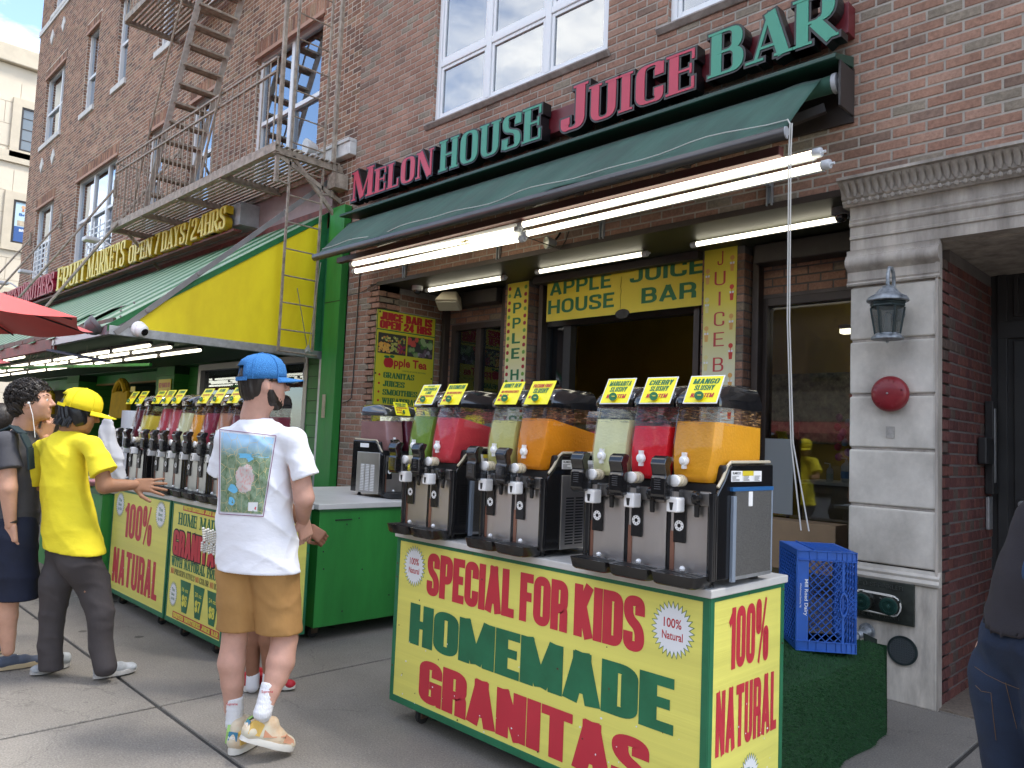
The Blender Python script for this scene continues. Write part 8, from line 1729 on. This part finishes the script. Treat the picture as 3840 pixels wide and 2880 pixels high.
MB().tube([hq(.086, .012, -.012), hq(.089, .016, -.03), hq(.088, .026, -.08), hq(.085, .030, -.16), Vector(hq(.08, .03, -.21))], .0022, 5).build('earphone_wire', M_KW, pc); MB().lathe([(.001, 0), (.007, .002), (.007, .010), (.001, .012)], hq(.083, .010, -.008), hr_, 10).build('earphone', M_KW, pc, smooth=True)
st_ = MB(); pts = [P(-20, 1628, D-.12), P(50, 1598, D-.11), P(85, 1625, D-.17), P(112, 1680, D-.16), P(118, 1760, D-.15)]
for i in range(4): st_.beam(pts[i], pts[i+1], .012, .055, FWv)
st_.build('backpack_strap', mat('strap_dark', (.015, .03, .035), .8), pc, bevel=.004)
bp = Shape(.03); bp.cap(P(-25, 1680, D+.02), P(-40, 1880, D+.02), .10, .12); bp_ = join_build('backpack', [bp.mesh(.012)], MATS['strap_dark'], pc)
MB().lathe([(.031, 0), (.033, .004), (.033, .010), (.031, .014)], wrr-Vector((0, 0, -.012)), (0, .0, 1), 18).build('wristband', M_DARK, pc, smooth=True)
shoe(pc, onZ(-18, 2520, 0)+UPZ*.01, onZ(156, 2493, 0)+UPZ*.012, mat('boat_shoe', (.07, .085, .12), .85, var=.15, vscale=20), mat('sole_tan', (.40, .32, .20), .8), h=.075, name='shoe')
shoe(pc, onZ(-150, 2480, 0)+UPZ*.01, onZ(10, 2450, 0)+UPZ*.012, MATS['boat_shoe'], MATS['sole_tan'], h=.075, name='shoe')
# ---------------------------------------------------------------- shorter person hidden behind the white t-shirt
D = 4.25; hd = (CRv*.6+FWv*.8); hd.z = 0; hd.normalize(); rt = Vector((hd.y, -hd.x, 0))
pr = thing('person', 'person in red trainers mostly hidden behind the white-shirted man, one hand showing', 'person', onZ(980, 2620, 0))
hipc = P(985, 2110, D); kl, kr = P(950, 2330, D), P(1010, 2330, D-.05); al, ar = P(948, 2545, D), P(1010, 2535, D-.03)
shl, shr = P(900, 1760, D+.05), P(1040, 1760, D-.05); elr = P(1075, 1905, D-.05); wrr = P(1160, 1982, D+.03)
hc = P(968, 1650, D); HS, (hf, hr_, hu), hq = head_shape(hc, CRv*.5+FWv*.8, .86, (0, 0, 1), P(968, 1720, D), .05)
B = Shape(.03); B.cap(P(968, 1720, D), P(968, 1790, D), .05, .08); B.cap(shl, shr, .05); B.cap(P(968, 1800, D), P(975, 2050, D), .10, .10, (hd, 1.2)); B.cap(hipc-rt*.05, hipc+rt*.05, .10); B.chain([hipc-rt*.06, kl, P(945, 2400, D), al], [.075, .050, .050, .032]); B.chain([hipc+rt*.06, kr, P(1008, 2400, D-.04), ar], [.075, .05, .05, .032]); B.chain([shr, elr, wrr], [.045, .038, .026])
Hd = Shape(.008); fingers(Hd, wrr, CRv*.75-CUv*.55, CUv*.4-FWv*.7+CRv*.2, 1, .95, (1.0, 1.1, 1.15, 1.2), .03, .6)
join_build('body', [B.mesh(.010), HS.mesh(.006), Hd.mesh(.0042)], M_SKD, pr)
Hh = hairshape(None, (hf, hr_, hu), .86, [((0, -.02, .02), (.082, .10, .09)), ((0, -.05, -.05), (.07, .05, .08))], strand); join_build('hair', [Hh.mesh(.008)], M_HAIR, pr)
T = Shape(.04); T.cap(P(968, 1800, D), P(975, 2080, D), .125, .13, (hd, 1.2)); T.cap(shl, shr, .06); T.cut(P(975, 2085, D), -UPZ); join_build('top', [T.mesh(.012)], mat('top_dark', (.05, .05, .06), .9), pr)
S = Shape(.03); S.cap(hipc-rt*.05, hipc+rt*.05, .12); S.cap(hipc-rt*.06, P(952, 2240, D), .095); S.cap(hipc+rt*.06, P(1008, 2240, D-.05), .095); S.cut(P(975, 2250, D), -UPZ); join_build('shorts', [S.mesh(.012)], MATS['shorts_navy'], pr)
M_RSH = mat('trainer_red', (.45, .015, .03), .6); shoe(pr, onZ(925, 2598, 0)+UPZ*.01, onZ(975, 2540, 0)+UPZ*.012, M_RSH, M_SOLE, name='trainer'); shoe(pr, onZ(962, 2580, 0)+UPZ*.012, onZ(1104, 2590, 0)+UPZ*.012, M_RSH, M_SOLE, name='trainer')
for an in (al, ar): S = Shape(.01); S.cap(an+UPZ*.02, an-UPZ*.04, .036); join_build('sock', [S.mesh(.006)], M_SOCK, pr)
cb_ = thing('crochet_bag', 'white crochet bag edge showing left of the white t-shirt at hip height', 'bag', P(790, 2030, 3.75)); mm = MB(); rr = random.Random(6)
for j in range(10):
    for i in range(9):
        c = P(762+i*9+j*.6*(1 if j < 6 else -1), 1992+j*9+abs(i-5)*-2+ (5 if i % 2 else 0), 3.75+.01*math.sin(i)); mm.lathe([(.001, -.007), (.007, -.002), (.007, .003), (.001, .007)], c, FWv+CRv*.3*math.sin(i+j), 7)
tag(mm.build('crochet_stitches', mat('crochet_white', (.66, .65, .60), .9), cb_, smooth='all'), kind='stuff')
# ---------------------------------------------------------------- person at the right edge, dark vest and jeans
D = 2.02; hd = (CRv*.95+FWv*.20); hd.z = 0; hd.normalize(); rt = Vector((hd.y, -hd.x, 0)); D = 1.95
pv = thing('person', 'person in dark vest, blue sleeve and jeans cut off by the right edge', 'person', P(3950, 4000, D))
hipc = P(3895, 2510, D); ch = P(4040, 2000, D); shn = P(4055, 1860, D-.15); elb = P(3950, 2190, D-.17); nb = P(4160, 1660, D); wr_ = P(4140, 2250, D-.12)
pv.location = (hipc.x, hipc.y, 0)
g0 = Vector((hipc.x, hipc.y, 0)); kn1, kn2 = g0+Vector((0, 0, .46))-rt*.09+hd*.05, g0+Vector((0, 0, .46))+rt*.09+hd*.03; an1, an2 = g0+Vector((0, 0, .09))-rt*.09+hd*.04, g0+Vector((0, 0, .09))+rt*.10+hd*.06
HS, (hf, hr_, hu), hq = head_shape(P(4170, 1420, D), hd, 1.0, (0, 0, 1), nb, .058)
B = Shape(.03); B.cap(nb, P(4030, 1800, D), .055, .08); B.chain([ch, hipc+UPZ*.05], [.11, .10]); B.chain([hipc-rt*.09, kn1, an1], [.08, .055, .038]); B.chain([hipc+rt*.09, kn2, an2], [.08, .055, .038]); B.chain([shn, elb, wr_], [.05, .042, .03]); B.chain([P(4000, 1850, D+.17), P(4150, 2100, D+.2)], [.05, .04])
Hd = Shape(.01); fingers(Hd, wr_, CRv-CUv*.2, CUv, 1, 1, (.5,)*4); join_build('body', [B.mesh(.012), HS.mesh(.006), Hd.mesh(.005)], M_SKC, pv)
V_ = Shape(.05); V_.chain([P(4080, 1860, D), P(4020, 2030, D), P(3950, 2250, D), P(3905, 2420, D), P(3900, 2700, D)], [.120, .145, .148, .148, .148], (hd, 1.15)); V_.cap(P(4065, 1860, D-.08), P(4080, 1850, D+.12), .06); V_.cut(P(3700, 2395, D), -UPZ*.75-hd*-.55); V_.disp = wrinkle(.003, [((.4, .2, 1), 40, .8), ((1, .3, .7), 50, .6)], 4)
join_build('vest', [V_.mesh(.009)], mat('vest_dark', (.024, .022, .028), .9, var=.15, vscale=30, bump=.15, bscale=300), pv)
Sl = Shape(.03); Sl.chain([shn, P(3955, 2160, D-.18)], [.066, .064]); Sl.cut(P(3950, 2190, D-.18), -UPZ); join_build('sleeve', [Sl.mesh(.008)], mat('sleeve_blue', (.012, .045, .12), .85), pv)
J = Shape(.03); J.chain([hipc-rt*.03+UPZ*.06, hipc+rt*.03+UPZ*.06], [.115, .115]); J.chain([hipc-rt*.085-UPZ*.05, kn1, g0-rt*.09+hd*.04+Vector((0, 0, .06))], [.104, .078, .070]); J.chain([hipc+rt*.085-UPZ*.05, kn2, g0+rt*.10+hd*.06+Vector((0, 0, .06))], [.104, .078, .070]); J.disp = wrinkle(.0035, [((.3, .4, 1), 42, .8), ((1, -.5, .3), 60, .5)], 1)
M_JEAN = mat('denim', (.005, .010, .026), .9, vscale=6, col2=(.014, .028, .062), bump=.2, bscale=400); jn = join_build('jeans', [J.mesh(.009)], M_JEAN, pv)
M_STI = mat('stitch_gold', (.16, .095, .04), .8)
def onS(S_, px, py, off=.002):
    r = ray(px, py); X = np.array(CP+r*(D-.4)); rn = np.array(r)
    for _ in range(60):
        d_ = float(S_.ev(X[None, :])[0])
        if d_ < off: break
        X = X+rn*max(d_-off*.5, .001)*.8
    return Vector(X)
sti = MB()
for poly in ([(3655, 2500), (3700, 2530), (3760, 2560), (3838, 2590)], [(3658, 2570), (3680, 2592), (3716, 2598), (3724, 2680), (3738, 2800)], [(3770, 2560), (3790, 2640), (3820, 2760)]): sti.tube([onS(J, poly[i][0]+(poly[i+1][0]-poly[i][0])*q/5, poly[i][1]+(poly[i+1][1]-poly[i][1])*q/5, .001) for i in range(len(poly)-1) for q in range(5)], .0007, 4)
tag(sti.build('stitching', M_STI, jn), kind='stuff')
shoe(pv, g0-rt*.09-hd*.08+UPZ*.01, g0-rt*.1+hd*.21+UPZ*.01, M_BLACKM, M_RUB, name='shoe'); shoe(pv, g0+rt*.13-hd*.1+UPZ*.01, g0+rt*.13+hd*.18+UPZ*.01, M_BLACKM, M_RUB, name='shoe')
# head of somebody else at the far left, behind the curly-haired man
# ================================================================ turf covered bench and milk crate
tb_ = thing('turf_bench', 'low bench covered with dark green artificial turf hanging to the ground behind the front cart', 'bench', (-1.9, 3.75, 0))
M_TURF = mat('turf', (.006, .040, .012), .9, var=.3, vscale=60, bump=.6, bscale=220, col2=(.012, .065, .018)); rr = random.Random(11)
TX0, TX1, TY0, TY1, TZ = -2.5, -1.52, 3.12, 4.34, .455
def tz(x, y): return TZ+.012*math.sin(x*9+y*5)+.006*math.sin(y*17)
vs = []; fs = []; nx, ny = 30, 36
for j in range(ny+1):
    for i in range(nx+1):
        x = TX0+(TX1-TX0)*i/nx; y = TY0+(TY1-TY0)*j/ny; e = max(0, (i-nx+3)/3); vs.append((x, y, tz(x, y)-.02*e*e))
for j in range(ny):
    for i in range(nx): a = j*(nx+1)+i; fs.append((a, a+1, a+nx+2, a+nx+1))
k0 = len(vs); nz = 18      # hanging right side with soft folds
for j in range(ny+1):
    y = TY0+(TY1-TY0)*j/ny
    for i in range(nz+1):
        t = i/nz; z = (tz(TX1, y)-.02)*(1-t)+.004; vs.append((TX1+.012+.010*t*math.sin(y*14+1)+.012*t*t+.002*math.sin(y*31)*t-.014*(1-t)**6, y, z))
for j in range(ny):
    for i in range(nz): a = k0+j*(nz+1)+i; fs.append((a, a+1, a+nz+2, a+nz+1))
k1 = len(vs)
for j in range(nx+1):
    x = TX0+(TX1+.012-TX0)*j/nx
    for i in range(9): t = i/8; vs.append((x, TY1+.01+.02*t*math.sin(x*15), (tz(x, TY1)-.01)*(1-t)+.004))
for j in range(nx):
    for i in range(8): a = k1+j*9+i; fs.append((a, a+1, a+10, a+9))
MB().add(vs, fs).build('turf_cover', M_TURF, tb_, smooth='all', fix=False)
MB().box((TX0+.03, TY0+.03, .02), (TX1-.03, TY1-.03, TZ-.04)).build('bench_box', M_DARK, tb_)
bl = MB()
def blade(p, n, l):
    n = Vector(n); t = n.orthogonal().normalized(); q = t*math.cos(rr.uniform(0, 6.28))+n.cross(t)*math.sin(rr.uniform(0, 6.28)); tip = p+n*l+Vector((rr.gauss(0, .35), rr.gauss(0, .35), rr.gauss(-.1, .3)))*l; k = len(bl.v); bl.v += [tuple(p-q*.0011), tuple(p+q*.0011), tuple(tip)]; bl.f.append((k, k+1, k+2))
for _ in range(26000):
    y = rr.uniform(TY0, TY1)
    if rr.random() < .45:
        x = TX1-(TX1+1.95)*rr.random()**1.0*-1 if False else rr.uniform(-2.05, TX1); blade(Vector((x, y, tz(x, y)-.02*max(0, ((x-TX1)*30/.98+3)/3)**2)), (0, 0, 1), .012)
    else:
        t = rr.random(); z = (tz(TX1, y)-.02)*(1-t)+.004; x = TX1+.012+.010*t*math.sin(y*14+1)+.012*t*t+.002*math.sin(y*31)*t-.014*(1-t)**6; blade(Vector((x, y, z)), (1, 0, .1), .011)
tag(bl.build('turf_blades', mat('turf_blade', (.010, .075, .018), .6, var=.5, vscale=35, col2=(.03, .13, .035)), tb_, fix=False), kind='stuff')
fp = MB().add([onY(3236, 2372, 4.34), onY(3287, 2396, 4.40), onY(3284, 2452, 4.40), onY(3258, 2466, 4.38), onY(3244, 2440, 4.36)], [(0, 1, 2, 3, 4)]).build('turf_flap', mat('turf_backing', (.012, .02, .015), .9), tb_); m_ = fp.modifiers.new('s', 'SOLIDIFY'); m_.thickness = .008
# crate
ck = thing('milk_crate', 'blue plastic milk crate with lattice sides standing on end on the green turf', 'crate', (-1.75, 4.05, .47))
M_CR = mat('crate_blue', (.018, .10, .42), .42, var=.12, vscale=7, spec=.5)
ux = Vector((.78, .63, 0)).normalized(); uy = Vector((-ux.y, ux.x, 0)); CO = Vector((-1.757, 3.81, .462)); CWd, CDp, CHt = .295, .37, .497
MC = Matrix(((ux.x, uy.x, 0, CO.x), (ux.y, uy.y, 0, CO.y), (0, 0, 1, CO.z), (0, 0, 0, 1)))
def lattice(M, x0, y0, x1, y1, step, w=.0036, t=.008, name='lattice'):
    mb = MB(); n = int((x1-x0+y1-y0)/step)+2
    for s_ in (1, -1):
        for k in range(-n, n):
            c = k*step; pts = []
            for x in (x0, x1):
                y = s_*(x-x0)+c+y0; 
                if y0 <= y <= y1: pts.append((x, y))
            for y in (y0, y1):
                x = s_*(y-y0-c)+x0
                if x0 < x < x1: pts.append((x, y))
            if len(pts) >= 2:
                a, b = pts[0], pts[-1]
                if (a[0]-b[0])**2+(a[1]-b[1])**2 > .0004: mb.beam((a[0], a[1], -t/2), (b[0], b[1], -t/2), w, t)
    mb.xf(M); return tag(mb.build(name, M_CR, ck), kind='stuff')
F0 = MC @ frame((0, 0, 0), (1, 0, 0), (0, -1, 0))       # side facing the street
def slab(M, x0, y0, x1, y1, t=.006, z=0, nm='crate_band', bev=.002): return MB().box((x0, y0, -t+z), (x1, y1, z)).xf(M).build(nm, M_CR, ck, bevel=bev)
slab(F0, 0, .02, .062, CHt-.048, .006, -.003); slab(F0, 0, 0, CWd, .045, .008); slab(F0, 0, CHt-.045, CWd, CHt, .008); slab(F0, .222, .045, .235, CHt-.045, .008)
for y in (0, .046, CHt-.050, CHt-.005): slab(F0, 0, y, CWd, y+.005, .016, .005, 'crate_rib', .001)
for x in (0, .062, .10, .15, .195, .222, .245, .27, .29): slab(F0, x, .0, x+.004, .045, .014, .004, 'crate_rib', .001); slab(F0, x, CHt-.045, x+.004, CHt, .014, .004, 'crate_rib', .001)
for x in (.245, .257, .27, .29): slab(F0, x, .05, x+.0035, .17, .012, .004, 'crate_rib', .001); slab(F0, x, .31, x+.0035, CHt-.05, .012, .004, 'crate_rib', .001)
lattice(F0, .066, .05, .222, CHt-.05, .040); lattice(F0, .255, .175, CWd, .305, .022, .003)
h = MB(); n = 22
for k in range(n):
    a = 6.2832*k/n
    for q in (1.0, .78): h.v.append(tuple(F0 @ Vector((.228+.020*q*math.cos(a), .24+.062*q*math.sin(a), .004))))
h.f = [(2*k, 2*((k+1) % n), 2*((k+1) % n)+1, 2*k+1) for k in range(n)]; ho = h.build('hand_hole_rim', M_CR, ck); m_ = ho.modifiers.new('s', 'SOLIDIFY'); m_.thickness = .012
Ft = F0 @ Matrix.Translation((.041, CHt-.165, -.0025)) @ Matrix.Rotation(-math.pi/2, 4, 'Z'); ftext('Mill Road Dairy', Ft, -.02, -.004, .022, .18, M_SW, 'crate_lettering', ck, z=.0012, bold=.01); ftext('Whitehouse Station, NJ', Ft, .0, -.024, .010, .12, M_SW, 'crate_lettering', ck, z=.0012)
F1 = MC @ frame((0, CDp, 0), (0, -1, 0), (-1, 0, 0)); lattice(F1, .02, .03, CDp-.02, CHt-.03, .036)       # left side
for b in ((0, 0, CDp, .03), (0, CHt-.03, CDp, CHt), (0, .03, .02, CHt-.03), (CDp-.02, .03, CDp, CHt-.03)): slab(F1, *b, .008)
F2 = MC @ frame((CWd, 0, 0), (0, 1, 0), (1, 0, 0)); lattice(F2, .02, .03, CDp-.02, CHt-.03, .036)
for b in ((0, 0, CDp, .03), (0, CHt-.03, CDp, CHt), (0, .03, .02, CHt-.03), (CDp-.02, .03, CDp, CHt-.03)): slab(F2, *b, .008)
F3 = MC @ frame((0, 0, CHt), (1, 0, 0), (0, 0, 1)); lattice(F3, .09, .02, CWd-.02, CDp-.02, .026)              # top
for b in ((0, 0, CWd, .02), (0, CDp-.02, CWd, CDp), (0, .02, .085, CDp-.02), (CWd-.02, .02, CWd, CDp-.02)): slab(F3, *b, .010)
for x in (.085,): slab(F3, x, 0, x+.005, CDp, .016, .006, 'crate_rib', .001)
F5 = MC @ frame((0, CDp, 0), (1, 0, 0), (0, -1, 0)); lattice(F5, .02, .03, CWd-.02, CHt-.03, .036); slab(MC @ frame((0, 0, 0), (1, 0, 0), (0, 0, 1)), 0, 0, CWd, CDp, .0, .008, 'crate_floor')
for a, b in ((0, 0), (CWd-.012, 0), (0, CDp-.012), (CWd-.012, CDp-.012)): MB().box((a, b, 0), (a+.012, b+.012, CHt)).xf(MC).build('corner_post', M_CR, ck, bevel=.004)
# ================================================================ shop counter seen through the right-hand window
sc = thing('shop_counter', 'pale counter behind the right shop window', 'counter', (-2.5, BW+.8, 0)); MB().box((-2.95, BW+.55, 0), (-1.9, BW+1.0, 1.18)).build('cabinet', mat('counter_tan', (.34, .28, .19), .6), sc); MB().box((-3.0, BW+.5, 1.18), (-1.85, BW+1.02, 1.21)).build('top', M_WHITE, sc, bevel=.004)
for x, h, r, lb_, c in ((-2.62, .17, .045, 'large white pump bottle with a blue label on the counter behind the shop window', (.10, .26, .55)), (-2.76, .12, .028, 'small clear pump bottle left of the large one behind the shop window', (.4, .5, .48))):
    b = thing('pump_bottle', lb_, 'bottle', (x, BW+.62, 1.21)); MB().lathe([(r*.9, 0), (r, .01), (r, h*.75), (r*.8, h*.9), (r*.3, h), (r*.3, h+.02)], (x, BW+.62, 1.21), n=20).build('body', mat('bottle_white', (.55, .58, .60), .3), b, smooth=True); MB().lathe([(r*1.01, h*.2), (r*1.01, h*.55)], (x, BW+.62, 1.21), n=20).build('label_band', mat('bottle_label_%d' % int(h*100), c, .4), b, smooth=True)
    MB().tube([(x, BW+.62, 1.21+h), (x, BW+.62, 1.24+h), (x-.04, BW+.60, 1.245+h)], .006, 6).build('pump', M_KW, b)
rr = random.Random(12); bn_ = thing('balloon_bunch', 'small column of pink, blue and lilac balloons glimpsed in the right shop window', 'balloons', (-2.72, BW+.9, 1.5))  # set behind the glass in place of a reflection from the street
for k in range(9):
    x, z = (-2.74+(k % 2)*.055+.02*math.sin(k*2), 1.42+k*.043); MB().lathe([(.001, -.034), (.018, -.028), (.03, -.008), (.03, .012), (.018, .030), (.001, .036)], (x, BW+.75+.02*math.sin(k), z), n=14).build('balloon', mat('balloon_%d' % (k % 4), ((.50, .12, .35), (.45, .20, .50), (.60, .08, .15), (.20, .40, .62))[k % 4], .3), bn_, smooth=True)
kx = thing('kiosk_tent', 'white pointed tent top glimpsed in the right shop window above the counter', 'tent', (-2.2, BW+.8, 1.4)); MB().prism([(-2.55, BW+.70, 1.47), (-1.95, BW+.70, 1.62), (-1.95, BW+.70, 1.46), (-2.5, BW+.70, 1.44)], (0, .1, 0)).build('canvas', M_WHITE, kx)
MB().box((-2.30, BW+.45, 1.22), (-1.95, BW+.75, 1.36)).build('till', M_BLACKM, sc, bevel=.01)
el = thing('easel', 'wooden easel standing inside the right shop window', 'easel', (-3.0, BW+.5, 0)); 
for a, b in ((-3.06, -2.98), (-2.90, -2.98)): MB().beam((a, BW+.42, .6), (b, BW+.45, 1.7), .02, .02).build('leg', mat('easel_wood', (.22, .11, .05), .6), el)
for x0, x1, zz in ((-3.05, -2.55, 2.45), (-2.45, -2.0, 2.42)):
    t = thing('ceiling_light', 'lit ceiling tube inside the shop behind the right window, %s one' % ('left' if x0 < -3 else 'right'), 'light', (x0, BW+1.5, zz)); MB().box((x0, BW+1.5, 2.62), (x1, BW+1.6, 2.66)).build('tube', M_TUBE, t); MB().box((x0, BW+1.48, 2.661), (x1, BW+1.62, 2.70)).build('housing', M_WHITE, t)
dc = MB().tube([(-2.25, BW-.02, 1.45), (-2.26, BW-.03, 1.0), (-2.27, BW-.03, .75), (-2.30, BW-.03, .62), (-2.36, BW-.03, .55)], .005, 6); tag(dc.build('hanging_cord', M_KW), 'white cord hanging down against the right shop window', 'cord'); 
bk = MB().lathe([(.008, 0), (.016, .02), (.016, .20), (.008, .22)], (-2.24, BW-.05, 1.05), n=12); tag(bk.build('brush_handle', mat('pale_blue_plastic', (.45, .55, .62), .3), smooth=True), 'pale blue brush handle hanging beside the white cord', 'brush')
cbx = MB().box((-3.0, BW-.25, .55), (-2.35, BW-.03, .92)).build('cardboard_box', mat('cardboard', (.26, .18, .11), .85, var=.1, vscale=5), bevel=.004); tag(cbx, 'brown cardboard box standing behind the blue crate below the shop window', 'box')
sh = MB().box((-3.02, BW-.04, .95), (-2.78, BW-.03, 1.55)).build('grey_panel', mat('grey_panel', (.22, .24, .25), .5)); tag(sh, 'plain grey panel leaning inside the left part of the right shop window', 'panel')
# ================================================================ things on and around the left carts
rl = thing('paper_roll', 'tall white paper towel roll behind the worker in yellow', 'paper roll', (-7.35, 2.5, .95)); MB().lathe([(.09, 0), (.09, .52), (.03, .52)], (-7.38, 2.48, 1.05), n=28).build('roll', mat('paper_white', (.72, .73, .74), .9, bump=.3, bscale=60), rl, smooth=True)
rp_ = thing('cup_stack', 'tall stack of clear plastic cups beside the paper towel roll', 'cups', (-7.15, 2.48, .95)); MB().lathe([(.05, 0)]+[v for k in range(12) for v in ((.052, .03*k+.05), (.055, .03*k+.052))]+[(.04, .46)], (-7.14, 2.5, 1.12), n=20).build('cup_sleeve', mat('cup_clear', (.42, .44, .42), .25), rp_, smooth=True)
pb = Shape(.04); a = P(405, 1620, 5.1); pb.chain([P(410, 1560, 5.1), P(405, 1620, 5.1), P(395, 1700, 5.1), P(420, 1790, 5.1)], [.02, .07, .12, .11], (FWv, 2.2)); pb.disp = wrinkle(.009, [((.2, .2, 1), 30, .7), ((1, .3, .1), 70, .9), ((.6, 1, .2), 95, .6)], 7); o = join_build('plastic_bag', [pb.mesh(.009)], mat('bag_film', (.66, .66, .68), .35, alpha=.85, spec=.6), None); tag(o, 'thin white plastic bag hanging in front of the paper towel roll', 'plastic bag')
gs = thing('produce_stand', 'green produce stand left of the carts with white and pink radishes', 'stand', (-7.4, 2.4, 0)); MB().box((-8.6, 2.12, .08), (-6.86, 3.0, .86)).build('stand_body', M_GREEN, gs); MB().box((-8.62, 2.1, .86), (-6.855, 3.02, .90)).build('rim', M_GREEN2, gs)
rr = random.Random(3)
for k in range(26):
    x, y = rr.uniform(-7.35, -6.93), rr.uniform(2.14, 2.5); a = rr.uniform(0, 6.28); ax = Vector((math.cos(a), math.sin(a), .1)); r = MB().lathe([(.001, 0), (.022, .015), (.026, .035), (.018, .07), (.004, .12)], (x, y, .92+rr.uniform(0, .05)), ax, 8).build('radish', mat('radish_%d' % (k % 2), ((.66, .60, .55), (.62, .28, .30))[k % 2], .4), None, smooth=True); tag(r, 'pale radish in the heap behind the worker in yellow', 'radish', 'radishes heaped on the green stand')
yb = thing('plastic_basket', 'yellow slotted plastic basket between the worker in yellow and the machines', 'basket', (-7.0, 2.6, .95)); F = frame((-7.2, 2.55, .96), (1, 0, 0), (0, -1, 0)); mb = wall_mb(F, .34, .26, [(.02+i*.036, .02+j*.06, .042+i*.036, .065+j*.06) for i in range(9) for j in range(4)], .006); mb.build('basket_front', mat('basket_yellow', (.60, .40, .01), .5), yb); MB().box((-7.2, 2.75, .96), (-6.86, 2.76, 1.22)).build('basket_back', MATS['basket_yellow'], yb)
st_ = thing('produce_heap', 'dim heaps of fruit on the stands inside the market, left of the curly-haired man', 'stand', (-13, 3.8, 0)); MB().box((-16, 3.4, .1), (-9.2, 4.4, .85)).build('stand_body', M_GREEN2, st_)
for k in range(90):
    x, y = rr.uniform(-15.8, -9.4), rr.uniform(3.45, 4.3); MB().lathe([(.001, -.05), (.04, -.03), (.05, 0), (.04, .03), (.001, .05)], (x, y, .9+rr.uniform(0, .06)), n=8).build('fruit', mat('heap_%d' % (k % 4), ((.45, .10, .02), (.30, .35, .05), (.40, .03, .02), (.50, .32, .03))[k % 4], .5), st_, smooth=True)
hp = P(2, 1575, 5.6); hs = Shape(.02); hs.ell(hp, (.085, .10, .11), np.eye(3)); hs.cap(hp, hp-UPZ*.25, .05, .09); hs.cap(hp-UPZ*.3-CRv*.15, hp-UPZ*.3+CRv*.12, .09); pz = thing('person', 'somebody at the far left edge, only dark hair showing behind the curly-haired man', 'person', (hp.x, hp.y, 0))
hs.chain([hp-UPZ*.35, Vector((hp.x, hp.y, .85)), Vector((hp.x, hp.y, .1))], [.14, .13, .08]); join_build('body', [hs.mesh(.014)], mat('jacket_grey', (.06, .06, .07), .9), pz); hh = Shape(.02); hh.ell(hp+UPZ*.01, (.095, .11, .115), np.eye(3)); hh.disp = strand; join_build('hair', [hh.mesh(.008)], M_HAIR, pz)
# ================================================================ across the street, seen only in reflections
ob = thing('supermarket_building', 'dark brick building with a red awning across the street, seen in the shop glass', 'building', (-8, -17, 0))
MB().box((-34, -24, 0), (22, -16, 6.9)).build('wall', mat('opposite_brick', (.06, .042, .034), .9, var=.3, vscale=3), ob); MB().box((-34, -16.0, 6.9), (22, -15.8, 7.1)).build('cornice', M_BEI2, ob)
MB().box((-34, -15.98, 2.6), (22, -15.9, 3.7)).build('sign_band', mat('opposite_sign_band', (.13, .105, .08), .8), ob); MB().prism([(-30, -15.89, 2.58), (-30, -14.9, 2.15), (-30, -14.9, 1.85), (-30, -15.89, 2.1)], (48, 0, 0)).build('red_awning', mat('opposite_red', (.16, .03, .025), .7), ob)
MB().box((-33, -15.95, .2), (21, -15.9, 1.8)).build('shop_glass_band', M_SK, ob)
Fo = frame((-7.5, -15.88, 2.72), (-1, 0, 0), (0, 1, 0))
for kx_ in (0,): ftext('Key Food', Fo, kx_, .0, .85, 3.5, mat('opposite_letters', (.60, .06, .07), .5), 'shop_letters', ob, bold=.03, z=.01, shear=.2)
for k in range(14):
    for zz in (4.2,): MB().box((-32+k*3.9, -15.99, zz), (-30.8+k*3.9, -15.95, zz+1.4)).build('window', M_SK, ob)
